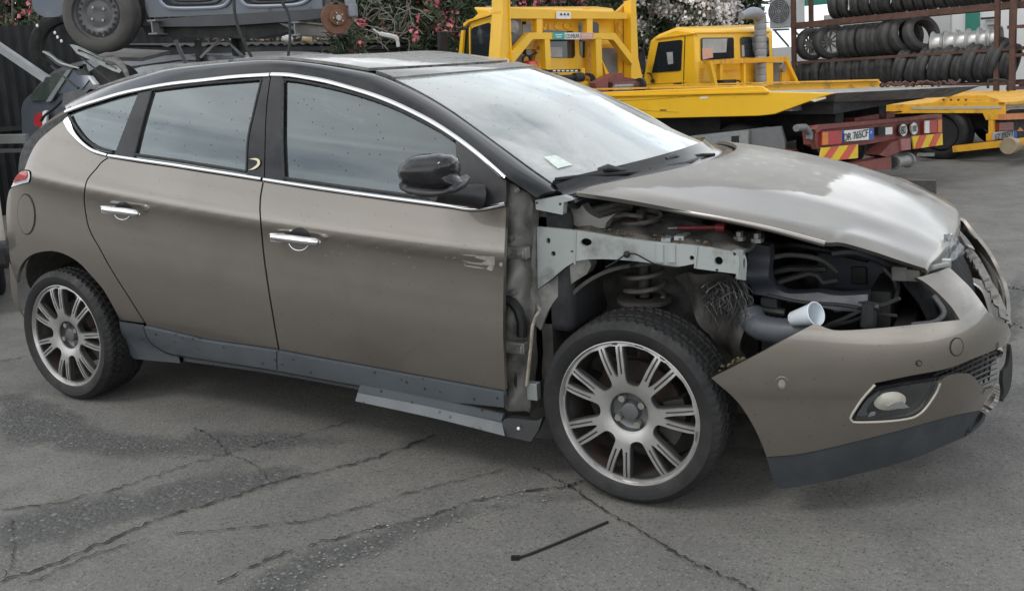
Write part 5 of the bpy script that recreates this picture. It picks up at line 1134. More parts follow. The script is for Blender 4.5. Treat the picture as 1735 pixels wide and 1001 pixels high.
hq('rear_rail',[(545,388),(790,398),(790,432),(545,424)],YELW,t1,4.0,.06); hq('rear_rail',[(1320,384),(1430,380),(1430,414),(1320,418)],YELW,t1,4.0,.06)
af=hq('a_frame',[(552,455),(700,284),(880,284),(1140,290),(1440,286),(1590,480),(1590,560),(1425,345),(1300,340),(880,342),(730,340),(552,560)],YEL,t1,3.80,.09,g=30)
hq('a_frame_leg',[(832,340),(876,340),(896,700),(846,700)],YEL,t1,3.80,.08); hq('a_frame_leg',[(1272,330),(1322,330),(1334,690),(1282,690)],YEL,t1,3.80,.08)
hq('raking_strut',[(775,345),(832,345),(800,560),(770,580),(740,560)],YELW,t1,4.0,.06); hq('raking_strut',[(1200,345),(1265,345),(1268,690),(1198,690)],YELW,t1,4.0,.05); hq('raking_strut',[(1322,500),(1340,540),(1395,650),(1360,650)],YEL,t1,3.9,.05)
sg=hq('maker_sign',[(905,285),(1255,284),(1255,342),(905,342)],SIGNW,t1,3.795,.008)
hq('teal_field',[(905,285),(1003,284),(1003,341),(905,342)],mat('teal_print',(.02,.36,.33),.5,0,.05,20),sg,3.788,.004); hq('pink_field',[(1140,286),(1255,285),(1255,340),(1140,340)],mat('pink_print',(.62,.30,.22),.5,0,.08,20),sg,3.788,.004)
hh=abs(tu(*C3(1070,295),3.78)[2]-tu(*C3(1070,333),3.78)[2]); ww=abs(tu(*C3(1012,312),3.78)[1]-tu(*C3(1134,312),3.78)[1])
text('sign_lettering','CO.MEAR',fr(*tu(*C3(1073,313),3.78)),LA,(0,0,1),hh,INK,sg,ww)
for j,(y,s) in enumerate(((303,.7),(322,.5))): hq('print_line',[(953-44*s,y-4),(953+44*s,y-4),(953+44*s,y+4),(953-44*s,y+4)],SIGNW,sg,3.782,.002)
for j,y in enumerate((300,313,326)): hq('print_line',[(1152,y-2),(1240,y-3),(1240,y+1),(1152,y+2)],SIGNW,sg,3.782,.002)
hq('equipment_tray',[(905,712),(1025,735),(1205,700),(1205,748),(1030,765),(905,745)],YEL,t1,3.7,.3,g=40)
hq('tray_post',[(1150,590),(1180,590),(1182,700),(1152,700)],YEL,t1,3.75,.06)
lbx=hq('light_bar',[(888,604),(1140,598),(1140,622),(888,628)],BLK,t1,3.72,.06)
for i in range(6): hq('lamp_cell',[(905+i*38,608),(927+i*38,607),(927+i*38,619),(905+i*38,620)],SIGNW,lbx,3.712,.006)
mb=MB(); mb.tube([fr(*tu(*C3(895,680),3.7)),fr(*tu(*C3(1150,668),3.7))],.035,8); mb.tube([fr(*tu(*C3(1085,672),3.69)),fr(*tu(*C3(1155,668),3.69))],.055,10); mb.tube([fr(*tu(*C3(900,676),3.69)),fr(*tu(*C3(935,676),3.69))],.055,10); mb.build('hydraulic_ram',BLK,t1,True,40)
mb=MB()
for k in range(3): mb.tube(crv([fr(*tu(*C3(a+k*14,b),3.68)) for a,b in ((1185,640),(1225,660),(1240,720),(1232,790))],4),.014,6); mb.tube(crv([fr(*tu(*C3(a+k*10,b),3.72)) for a,b in ((830,610),(785,620),(775,680),(800,730))],4),.013,6)
mb.build('hydraulic_hoses',BLK,t1,True)
# winch
wn=hq('winch',[(1268,720),(1330,680),(1380,668),(1380,820),(1290,800)],REDP,t1,3.55,.10)
hq('winch_plate',[(1380,672),(1440,640),(1500,630),(1520,668),(1660,690),(1660,712),(1385,720)],REDP,wn,3.60,.15)
mb=MB(); mb.tube([fr(*tu(*C3(1400,762),3.56)),fr(*tu(*C3(1640,745),3.56))],.07,14); mb.build('winch_drum',mat('dark_red_drum',(.10,.035,.03),.6,.2,.3,30,.3,60,space='World'),wn,True,40)
mb=MB(); mb.tube([fr(*tu(*C3(1430,750),3.50)),fr(*tu(*C3(1590,742),3.50))],.022,8); mb.tube([fr(*tu(*C3(1430,775),3.50)),fr(*tu(*C3(1590,768),3.50))],.022,8); mb.build('guide_roller',DECKM,wn,True,40)
hq('winch_base',[(1385,790),(1640,775),(1640,800),(1385,820)],REDP,wn,3.54,.12)
mb=MB(); c=fr(*tu(*C3(1645,735),3.52)); mb.tube([c,c+LA*.05],.085,16); mb.build('gear_housing',BLK,wn,True,40)
# cab
def cab(parent,u0,u1,v0,v1,z0,zr,lean=.25):
    pr_=[(u0,z0),(u1+.02,z0),(u1,z0+.45),(u1-.16,zr-.12),(u1-.30,zr-.05),(u0+.35,zr+.03),(u0+.05,zr-.02),(u0,zr-.09)]
    mb=MB(); mb.prism(pr_,lambda a,b,t:fr(a,t,b),v0,v1); return mb.build('cab_body',YEL,parent,True,50,bevel=.05)
cb=cab(t1,4.05,4.62,.06,2.26,.80,2.02)
quad('cab_rear_quarter',[C3(*p) for p in ((388,150),(432,96),(450,96),(450,620),(392,600))],PV(.02),YEL,cb,.05)
quad('door_window',[C3(*p) for p in ((190,262),(215,238),(345,198),(362,212),(362,570),(345,582),(192,572))],PV(.045),CABG,cb,.02)
quad('window_divider',[C3(*p) for p in ((176,238),(186,236),(188,580),(178,580))],PV(.035),YEL,cb,.02)
quad('front_quarter_window',[C3(*p) for p in ((140,250),(174,240),(176,560),(128,560))],PV(.05),CABG,cb,.02)
quad('roof_gutter',[C3(*p) for p in ((125,205),(180,170),(410,100),(410,118),(180,190),(130,235))],PV(.02),YEL,cb,.04)
quad('marker_lamp',[C3(*p) for p in ((402,390),(420,390),(420,425),(402,425))],PV(.012),BOARDR,cb,.01); quad('maker_label',[C3(*p) for p in ((452,510),(494,512),(494,550),(452,548))],PV(-.01),SIGNW,cb,.05)
def rwin(P,par,u,pale=None):
    w_=hq('rear_window',P,CABG,par,u,.02,g=40)
    if pale: hq('seat_back_seen_inside',pale,CABL,w_,u-.004,.002,g=40)
rwin([(640,188),(700,188),(712,200),(718,280),(718,480),(640,470)],cb,4.04,[(640,215),(700,215),(700,280),(640,300)])
rwin([(820,275),(830,262),(1070,270),(1090,290),(1094,480),(1080,505),(840,500),(822,480)],cb,4.04,[(880,410),(985,408),(985,495),(880,495)])
rwin([(1130,200),(1145,190),(1280,192),(1300,215),(1302,480),(1290,502),(1160,500),(1140,470)],cb,4.04,[(1142,222),(1192,222),(1192,360),(1142,350)])
hq('rear_lamp_panel',[(535,170),(630,172),(630,380),(540,385)],GREYP,cb,3.99,.03); p=fr(*tu(*C3(552,232),3.98)); mb=MB(); mb.tube([p,p-FW*.03],.075,18); mb.build('work_lamp',DECKM,cb,True,40)
hq('lower_rear_panel',[(555,430),(640,440),(640,640),(560,640)],GREYP,cb,4.0,.03); hq('side_grey_panel',[(1325,420),(1450,420),(1465,640),(1400,660),(1330,500)],GREYP,cb,4.0,.03)
text('embossed_lettering','IVECO',fr(*tu(*C3(925,228),4.03)),LA,(0,0,1),.085,YEL,cb,.62)
hq('roof_beacon_base',[(1150,82),(1180,68),(1215,70),(1240,98)],YEL,cb,4.1,.2)
mb=MB(); mb.beam(fr(4.78,-.10,1.80),fr(4.80,-.10,1.42),.05,.16,(0,1,0)); mb.beam(fr(4.6,.05,1.78),fr(4.78,-.08,1.78),.02,.02); mb.beam(fr(4.6,.05,1.45),fr(4.78,-.08,1.45),.02,.02); mb.build('wing_mirror',BLK,t1,False,bevel=.01)
quad('front_post',[C3(*p) for p in ((108,266),(130,262),(110,560),(76,560))],PV(.0),YEL,cb,.03)
# fire extinguisher
pe=fr(*tu(*C3(708,560),3.95)); fe=empty('fire_extinguisher','red fire extinguisher with black hose standing against the rear of the left tow truck cab','extinguisher',tuple(pe-np.array((0,0,.15))))
mb=MB(); a=fr(*tu(*C3(708,650),3.95));b=fr(*tu(*C3(708,525),3.95)); mb.tube([a,a*.1+b*.9,b],[.085,.085,.05],16); mb.build('cylinder_body',mat('extinguisher_red',(.62,.07,.04),.35,0,.1,20,coat=.5),fe,True,40)
mb=MB(); a2=fr(*tu(*C3(708,600),3.945));b2=fr(*tu(*C3(708,560),3.945)); mb.tube([a2,b2],.089,16); mb.build('printed_band',mat('orange_band',(.68,.24,.10),.5,0,.2,60),fe,True,40)
mb=MB(); mb.tube([b,b+np.array((0,0,.05))],.022,8); mb.tube(crv([b+np.array((0,0,.04)),fr(*tu(*C3(670,480),3.94)),fr(*tu(*C3(642,510),3.94)),fr(*tu(*C3(650,590),3.94)),fr(*tu(*C3(690,600),3.94))],4),.013,6); mb.beam(b+np.array((0,0,.05)),b+np.array((.05,.08,.09)),.02,.02); mb.build('hose_and_valve',BLK,fe,True,40)
# ---- truck two -------------------------------------------------------------
V2=3.45
t2=empty('tow_truck','yellow flatbed tow truck with ribbed grey exhaust stack standing behind the other','truck',tuple(fr(2,V2+1.1,0)))
C4=lambda a,b:(1080+a*.17291,20+b*.17281)
cb=cab(t2,3.65,4.62,V2,V2+1.98,.55,1.70)
quad('door_window',[C4(*p) for p in ((205,300),(425,276),(438,290),(425,570),(412,580),(140,600))],PV(V2-.012),CABG,cb,.02)
quad('painted_window_reflection',[C4(*p) for p in ((285,400),(345,395),(350,510),(300,520))],PV(V2-.016),CABL,cb,.003)  # pale sheet painted in as a reflection on the door glass
quad('door_seam',[C4(*p) for p in ((462,240),(468,240),(452,750),(446,750))],PV(V2-.006),TRIMB,cb,.01); quad('body_line',[C4(*p) for p in ((80,705),(480,680),(480,688),(80,713))],PV(V2-.008),YEL,cb,.02)
quad('roof_gutter',[C4(*p) for p in ((170,262),(600,205),(600,214),(180,272))],PV(V2-.02),YELW,cb,.03); quad('side_badge',[C4(*p) for p in ((350,705),(430,698),(430,715),(350,722))],PV(V2-.01),BLK,cb,.01)
U2=3.64
def rq(name,P,m,parent,u,th=.02): return quad(name,[C4(*p) for p in P],PU(u),m,parent,th,g=40)
w_=rq('rear_window',[(628,270),(640,256),(935,254),(945,270),(948,455),(640,480),(630,465)],CABG,cb,U2-.008)
rq('window_sky_view',[(640,268),(880,266),(870,400),(640,410)],CABL,w_,U2-.012,.003); rq('pink_seat_cover',[(636,360),(735,358),(742,450),(640,470)],mat('pink_cloth',(.62,.36,.30),.8,0,.1,20),w_,U2-.016,.003)  # pale sheet stands in for bright sky seen through the rear glass
w_=rq('rear_window',[(1015,262),(1030,248),(1275,246),(1288,262),(1295,440),(1022,450)],CABG,cb,U2-.008); rq('bottle_seen_inside',[(1022,330),(1045,330),(1052,440),(1025,445)],CABL,w_,U2-.012,.003)
mb=MB(); mb.tube(crv([fr(*tv(*C4(a,b),V2-.20)) for a,b in ((60,372),(20,372),(8,420),(25,560),(60,600),(70,500),(60,372))],4),.018,6); mb.build('mirror_frame',BLK,t2,True); quad('mirror_glass',[C4(*p) for p in ((18,385),(58,380),(64,590),(30,560))],PV(V2-.19),mat('mirror_back',(.05,.05,.05),.3,0,.1,10,coat=.6),t2,.03)
mb=MB(); mb.tube(crv([fr(*tv(*C4(a,b),V2-.03)) for a,b in ((95,605),(130,610),(150,660))],4),.010,6); mb.ball(fr(*tv(*C4(150,680),V2-.03)),.03,8,5); mb.build('door_cable',BLK,t2,True)
for b in (560,590,620,650,680): rq('louvre_slot',[(610,b),(655,b-3),(655,b+3),(610,b+6)],YELW,cb,U2-.004,.01)
rq('rear_seam',[(600,205),(1300,196),(1300,204),(600,213)],YELW,cb,U2-.01,.02)
for j in (570,660): rq('pressed_rib',[(760,j),(1170,j-4),(1170,j+4),(760,j+8)],YEL,cb,U2-.006,.02)
hb=rq('headboard_beam',[(712,478),(1485,437),(1485,490),(720,516)],YELW,t2,3.41,.12)
for P in ([(812,512),(832,512),(832,750),(812,750)],[(1042,508),(1062,508),(1062,745),(1042,745)],[(1262,500),(1330,498),(1332,720),(1270,720)]): rq('headboard_upright',P,YEL,t2,3.43,.06)
rq('headboard_leg',[(712,500),(740,500),(795,750),(770,750)],YEL,t2,3.40,.06); rq('headboard_leg',[(1462,490),(1486,480),(1590,705),(1560,705)],YEL,t2,3.40,.06)
rq('gusset_plate',[(1420,540),(1470,490),(1580,705),(1418,705)],YELW,t2,3.46,.04); rq('grey_guard',[(1335,500),(1420,500),(1415,712),(1335,712)],GREYP,t2,3.5,.04)
p=fr(*tu(*C4(1410,555),3.4)); mb=MB(); mb.tube([p,p-FW*.05],.06,14); mb.build('work_lamp',DECKM,t2,True,40)
rq('battery_box',[(845,670),(965,665),(970,745),(845,745)],BLK,t2,3.35,.2)
mb=MB(); mb.tube(crv([fr(*tu(*C4(a,b),3.34)) for a,b in ((965,680),(1000,680),(1012,710),(1005,740))],4),.012,6); mb.tube(crv([fr(*tu(*C4(a,b),3.34)) for a,b in ((1075,735),(1080,705),(1110,715))],4),.012,6); mb.build('hose',BLK,t2,True)
# ribbed exhaust stack
mb=MB(); pts=[];rr=[]
for i in range(64):
    b=740-i*(740-75)/63; k=i%6; pts.append(fr(*tu(*C4(1212-(740-b)*.012,b),3.52))); rr.append(.088 if k<5 else .080)
mb.tube(pts,rr,18); top_=[fr(*tu(*C4(a,b),3.52)) for a,b in ((1205,95),(1195,50),(1160,22),(1110,18),(1020,45))]; mb.tube(crv(top_,4),np.interp(np.linspace(0,1,17),[0,.4,.75,1],[.088,.095,.085,.05]),14); mb.build('exhaust_stack',mat('grey_exhaust_sleeve',(.25,.27,.31),.5,.2,.12,8,.05,60,space='World'),t2,True,35)
# bed and tail of truck two
mb=MB(); fbox(mb,-.27,3.4,V2+.05,V2+2.25,.56,.64); mb.build('deck',YELW,t2)
bs=quad('bed_side',[C2(*p) for p in ((860,240),(940,235),(1000,182),(1150,168),(1595,163),(1608,172),(1608,277),(1490,281),(1468,236),(1050,236)) ],PV(V2),YELW,t2,.05,g=40)
quad('side_skirt',[C2(*p) for p in ((1000,197),(1590,190),(1590,208),(1010,212))],PV(V2-.006),mat('dusty_pale_band',(.42,.40,.33),.6,0,.15,8,space='World'),bs,.01)
quad('upper_flange',[C2(*p) for p in ((1150,165),(1250,125),(1490,121),(1600,160),(1590,166))],PV(V2+.03),YELW,bs,.03)
quad('bed_side',[C2(*p) for p in ((1330,97),(1900,90),(1900,112),(1600,118),(1330,108))],PV(V2+2.2),YELW,t2,.05)
mb=MB()
for i in range(4): p=fr(*tv(*C2(1215+i*48,150),V2-.01)); mb.ball(p,.014,6,4)
mb.build('rivets',RUSTP,bs,True)
def t2q(name,P,m,parent,u=-.28,th=.03): return quad(name,[C2(*p) for p in P],PU(u),m,parent,th,g=40)
t2q('tail_beam',[(1606,165),(1900,155),(1900,172),(1612,180)],YELW,t2,-.29,.06); t2q('tail_recess',[(1612,180),(1900,172),(1900,232),(1612,240)],BLK,t2,-.20,.05)
mb=MB()
for j in (190,205): mb.tube([fr(*tu(*C2(1618,j+4),-.27)),fr(*tu(*C2(1880,j-6),-.27))],.012,6)
mb.build('tail_rods',DECKM,t2,True)
t2q('orange_tail_rail',[(1608,242),(1900,228),(1900,268),(1608,280)],mat('faded_orange',(.55,.20,.07),.6,0,.15,8,space='World'),t2,-.30,.06)
t2q('tail_frame',[(1540,282),(1900,268),(1900,420),(1540,425)],BLK,t2,-.16,.05)
lm=t2q('tail_lamp',[(1575,298),(1668,294),(1668,345),(1575,352)],mat('dark_red_lens',(.22,.03,.03),.25,0,.1,20,coat=1.),t2,-.22,.04)
pl=t2q('number_plate',[(1540,360),(1690,347),(1690,396),(1540,408)],mat('grimy_plate',(.38,.37,.36),.5,0,.15,30),t2,-.23,.015); t2q('plate_band',[(1672,349),(1690,347),(1690,396),(1672,398)],BLUEB,pl,-.234,.004)
text('plate_lettering','EZ 092VY',fr(*tu(*C2(1612,377),-.24)),LA,(0,0,1),abs(tu(*C2(1612,358),-.24)[2]-tu(*C2(1612,396),-.24)[2]),INK,pl,abs(tu(*C2(1552,377),-.24)[1]-tu(*C2(1668,377),-.24)[1]))
t2q('yellow_marker',[(1690,352),(1712,328),(1735,352)],AMBER,t2,-.25,.01)
quad('drop_post',[C2(*p) for p in ((1505,284),(1536,282),(1536,415),(1490,416),(1490,370),(1505,368))],PV(V2-.02),YELW,t2,.06)
mb=MB(); mb.beam(fr(*tv(*C2(1280,468),V2-.1)),fr(*tv(*C2(1960,392),V2-.1)),.06,.07); mb.build('lift_arm',YELW,t2)
mb=MB(); mb.tube([fr(*tu(*C2(1640,448),-.45)),fr(*tu(*C2(1900,415),-.45))],.07,14); mb.tube([fr(*tu(*C2(1632,449),-.45)),fr(*tu(*C2(1660,446),-.45))],.085,14); mb.build('lift_cylinder',mat('dusty_brass',(.36,.30,.20),.45,.4,.2,9,space='World'),t2,True,40)
mb=MB(); fbox(mb,-.1,4.4,V2+.3,V2+1.9,.34,.60); mb.build('chassis',BLK,t2)
for u,v in ((.41,V2+.14),(.41,V2+1.9),(3.9,V2+.14),(3.9,V2+1.8)):
    o=cyl_wheel('wheel',fr(u,v,.315),LA,.315,.26,RUBBER,t2); mb=MB(); a=fr(u,v-.08,.315); mb.tube([a,a+LA*.04],.19,20); mb.build('wheel_disc',BLK,o)
mb=MB(); p=fr(*tv(*C2(1100,505),V2-.15)); mb.box(p-np.array((.09,.02,.015)),p+np.array((.09,.06,.015))); mb.build('step_plate',DECKM,t2)
# bent guard hoop behind the ramp
mb=MB(); mb.tube(crv([tuple(dp(a,b,12.0)) for a,b in ((1674,150),(1674,138),(1680,136),(1700,136),(1707,140),(1708,155))],3),.016,6); tag(mb.build('guard_hoop',BLK,t2,True))
# ---- tyre rack, building ------------------------------------------------------
PL=dp(1345,60,17.); PR=dp(1690,40,14.5); PL[2]=0;PR[2]=0
RX=(PR-PL); RL=np.linalg.norm(RX); RX/=RL; RY=np.array((-RX[1],RX[0],0.)); RY=RY if RY@_fw>0 else -RY
def rp_(s,d,z): return PL+RX*s+RY*d+np.array((0,0,z))
def rs_(px,py,d=0.):      # where a pixel column meets the rack's line
    q=ray(px,py); n=RY; t=((PL+RY*d-CAM)@n)/(q@n); p=CAM+q*t; return (p-PL)@RX,p[2]
ZT=rs_(1345,44)[1]; ZM=rs_(1345,107)[1]; ZT2=rs_(1690,10)[1]; ZM2=rs_(1690,84)[1]
rk=empty('tyre_rack','rusty brown steel rack holding rows of used tyres along the white building','rack',tuple(rp_(RL/2,.3,0)))
for s in (0,RL):
    for d in (0,.62):
        mb=MB(); mb.beam(rp_(s,d,0),rp_(s,d,2.35),.075,.075,tuple(RX)); mb.build('rack_post',RUSTP,rk,False,bevel=.008)
for z0,z1,h in ((ZT,ZT2,.10),(ZM,ZM2,.045),(ZM-.52,ZM2-.52,.05)):
    for d in (.0,.62):
        mb=MB(); mb.beam(rp_(-.05,d,z0),rp_(RL+.4,d,z1),.04,h); mb.build('shelf_beam',RUSTP,rk)
    mb=MB(); 
    for i in range(7): s=RL*i/6; z=z0+(z1-z0)*i/6; mb.beam(rp_(s,0,z),rp_(s,.62,z),.03,.03)
    mb.build('shelf_crossbar',RUSTP,rk)
ORD=['first','second','third','fourth','fifth','sixth','seventh','eighth','ninth','tenth','eleventh','twelfth','thirteenth','fourteenth','fifteenth','sixteenth','seventeenth','eighteenth','nineteenth','twentieth']
TR=.285; TW=.19
_t=cyl_wheel('tyre',(0,0,0),(1,0,0),TR,TW,RUBBER,None,36); TM=_t.data; TM.materials[0]=mat('dusty_used_tyre',(.052,.052,.053),.75,0,.35,5,.12,60,dirt=(4,.42,.8),dirtcol=(.085,.082,.078)); bpy.data.objects.remove(_t)
mb=MB(); mb.lathe([(.19,-.09),(.186,-.07),(.17,-.05),(.165,.05),(.186,.07),(.19,.09)],32,lambda p:(p[1],p[0],p[2])); 
for k in range(10):
    a=2*PI*k/10; mb.beam((-.065,.03*math.cos(a),.03*math.sin(a)),(-.07,.175*math.cos(a),.175*math.sin(a)),.03,.02,(1,0,0))
mb.tube([(-.08,0,0),(-.05,0,0)],.05,16); _r=mb.build('alloy_rim',mat('dull_alloy',(.50,.50,.49),.4,.6,.15,10,dirt=(8,.5,.5),dirtcol=(.2,.19,.17)),None,True,40); RIMM=_r.data; bpy.data.objects.remove(_r)
mb=MB(); mb.lathe([(.205,-.10),(.21,-.09),(.20,-.075),(.178,-.06),(.165,-.02),(.165,.05),(.185,.07),(.205,.085),(.21,.10),(.20,.10),(.17,.06),(.15,.0)],32,lambda p:(p[1],p[0],p[2])); _r=mb.build('steel_rim',mat('silver_rim_steel',(.58,.58,.57),.38,.5,.12,10,dirt=(7,.5,.4),dirtcol=(.3,.29,.27)),None,True,40); STEELR=_r.data; bpy.data.objects.remove(_r)
yaw0=math.atan2(RX[1],RX[0])
def put(name,me,p,yaw=0.,tilt=0.,sc=1.):
    o=bpy.data.objects.new(name,me); COL.objects.link(o); o.location=p; o.rotation_euler=(0,tilt,yaw0+yaw); o.scale=(sc,sc,sc); return o
rt=random.Random(12)
def row(px0,px1,n,z0,z1,d,rowname,group,s0=0,tilt=0.,skip=(),sc=1.):
    for i in range(n):
        px=px0+(px1-px0)*i/(n-1); s,_=rs_(px,60,d); z=z0+(z1-z0)*s/RL; k=sc*rt.uniform(.86,1.06)
        o=put('tyre',TM,rp_(s,d,z+TR*k),rt.uniform(-.10,.10),tilt+rt.uniform(-.05,.05),k); o.scale=(k*.92,k,k)
        tag(o,f'{ORD[i]} black tyre from the left {rowname}','tyre',group)
row(1420,1740,19,ZT+.05,ZT2+.05,.31,'in the top row of the rusty rack','tyres in the top row of the rack')
for i,(px,al,yw,ti) in enumerate(((1374,True,-.45,.05),(1408,True,-.62,0),(1440,False,-.1,0),(1454,True,-.2,0),(1470,False,.05,0),(1484,False,.1,0),(1500,False,.1,.05),(1516,False,-.35,.1),(1534,False,-.45,-.2),(1562,False,-.5,-.35))):
    s,_=rs_(px,80,.31); z=ZM+(ZM2-ZM)*s/RL+.022; k=(1.02,1.08,1,1,1,1,1,1.12,1.12,1.1)[i]
    o=put('tyre',TM,rp_(s,.31-.02*i%.05,z+TR*k),yw,ti,k)
    tag(o,f'{ORD[i]} tyre from the left on the middle rack shelf'+(', alloy rim inside' if al else ''),'tyre','tyres on the middle shelf')
    if al:
        c=bpy.data.objects.new('alloy_rim',RIMM); link(c,o)
for i,px in enumerate((1590,1613,1631,1650,1668,1684)):
    s,_=rs_(px,85,.30); z=ZM+(ZM2-ZM)*s/RL-.06; o=put('bare_rim',STEELR,rp_(s,.31,z+.21),.15,0,1.0); tag(o,f'{ORD[i]} bare silver wheel rim from the left on the middle rack shelf','wheel rim','bare rims on the middle shelf')
row(1532,1712,10,ZM-.50,ZM2-.50,.25,'leaning in the lowest row of the rack','leaning tyres in the lowest row',tilt=.28,sc=1.15)
row(1362,1516,12,ZM-.52,ZM2-.52,.45,'in the low dark row left','tyres in the low left row',sc=1.05)
# second rack at the right edge
rk2=empty('tyre_rack','rusty rack post and shelves at the right edge beside the long rack','rack',tuple(rp_(RL+1.,.2,0)))
for s in (RL+.28,RL+1.6):
    mb=MB(); mb.beam(rp_(s,-.15,0),rp_(s,-.15,2.2),.08,.08,tuple(RX)); mb.build('rack_post',RUSTP,rk2,False,bevel=.008)
for px,py in ((1706,47),(1706,95),(1706,150)):
    z=rs_(px,py,-.15)[1]; mb=MB(); mb.beam(rp_(RL+.2,-.15,z),rp_(RL+1.7,-.15,z+.03),.05,.05); mb.beam(rp_(RL+.2,.4,z),rp_(RL+1.7,.4,z+.03),.05,.05); mb.build('shelf_beam',RUSTP,rk2)
z=rs_(1720,95,-.1)[1]
for i,s in enumerate((RL+.50,RL+.70)):
    o=put('tyre',TM,rp_(s,.12,z+.27),.1,0,.95); tag(o,f'{ORD[i]} dark tyre on the shelf of the right hand rack','tyre','tyres on the right hand rack'); c=bpy.data.objects.new('alloy_rim',RIMM); link(c,o)
# building
BW=mat('white_building_wall',(.70,.71,.70),.7,0,.05,2,.03,20,dirt=(2,.6,.3),dirtcol=(.45,.45,.43),space='World'); BG=mat('grey_render',(.50,.51,.50),.8,0,.06,2,.05,30,space='World'); GRN=mat('green_trim',(.04,.22,.17),.5,0,.1,4,space='World')
BD=3.2
bd=empty('workshop_building','white workshop building with green trim behind the tyre rack','building',tuple(rp_(4,BD,0)))
mb=MB(); mb.box((-1.0,BD,0),(9.5,BD+5,3.3),lambda p:tuple(rp_(*p))); mb.build('wall',BW,bd)
mb=MB(); mb.box((-1.1,BD-.08,0),(1.5,BD+.0,1.95),lambda p:tuple(rp_(*p))); mb.build('grey_wall_panel',BG,bd)
mb=MB(); mb.box((-1.2,BD-.3,3.2),(9.7,BD+5.2,3.4),lambda p:tuple(rp_(*p))); mb.build('roof',GRN,bd)
def bs_(px,py): 
    s,z=rs_(px,py,BD-.05); return s,z
for (a,b,c,d,m,nm) in ((1362,-10,1408,7,GRN,'green_fascia'),(1459,38,1482,62,GRN,'green_post'),(1636,18,1658,70,GRN,'green_post'),(1380,44,1460,62,BG,'shutter_frame'),(1390,48,1444,58,GREYP,'window'),(1505,34,1512,58,GREYP,'window_bar'),(1528,32,1534,58,GREYP,'window_bar'),(1670,34,1690,66,BG,'door'),(1674,42,1689,62,GREYP,'door_louvre')):
    s0,z1=bs_(a,b);s1,z0=bs_(c,d); t_=.02 if m in(GREYP,) else .0
    mb=MB(); mb.box((s0,BD-.06-t_,z0),(s1,BD-.005,z1),lambda p:tuple(rp_(*p))); mb.build(nm,m,bd)
mb=MB(); s0,z0=bs_(1664,32); s1,z1=bs_(1690,28); mb.tube([rp_(s0,BD-.1,z0),rp_(s1,BD-.1,z0)],.02,6); mb.build('shutter_box_rod',BLK,bd,True)
# AC unit on brackets
s0,z1=rs_(1303,-2,BD-.6); s1,z0=rs_(1350,46,BD-.6); pc=rp_((s0+s1)/2,BD-.4,z0)
ac=empty('air_conditioner','white outdoor air conditioning unit with round fan grille on the grey wall','air conditioner',tuple(pc))
mb=MB(); mb.box((s0,BD-.6,z0),(s1,BD-.25,z1),lambda p:tuple(rp_(*p))); mb.build('casing',mat('ac_white',(.66,.67,.66),.5,0,.04,6,space='World'),ac,False,bevel=.02)
fc=np.array(rp_(*( (lambda q:(q[0],BD-.61,q[1]))(rs_(1320,20,BD-.61))))); rr=(z1-z0)*.40
mb=MB()
for k in range(1,7): mb.tube([fc-RY*.01+rr*k/6*(math.cos(a)*RX+math.sin(a)*np.array((0,0,1))) for a in np.arange(28)*2*PI/28],.0045,5,True)
for k in range(4): a=PI/4*k; e=rr*(math.cos(a)*RX+math.sin(a)*np.array((0,0,1))); mb.tube([fc-e-RY*.008,fc+e-RY*.008],.004,4)
mb.build('fan_grille',mat('grille_white',(.55,.56,.56),.5,0,.05,10),ac,True); mb=MB(); mb.tube([fc+RY*.0,fc+RY*.006],rr,28); mb.build('fan_recess',mat('fan_mid_grey',(.20,.20,.20),.6,0,.1,10),ac)  # plain grey disc behind the grille rings
sc_,zc_=rs_(1339,12,BD-.61); text('maker_lettering','ferroli',rp_(sc_,BD-.615,zc_),RX,(0,0,1),.05,INK,ac,.22)
mb=MB(); 
for s in (s0+.1,s1-.1): mb.beam(rp_(s,BD,z0-.03),rp_(s,BD-.62,z0-.03),.04,.04); mb.beam(rp_(s,BD,z0-.40),rp_(s,BD-.55,z0-.05),.03,.03)
mb.build('wall_bracket',GREYP,ac)
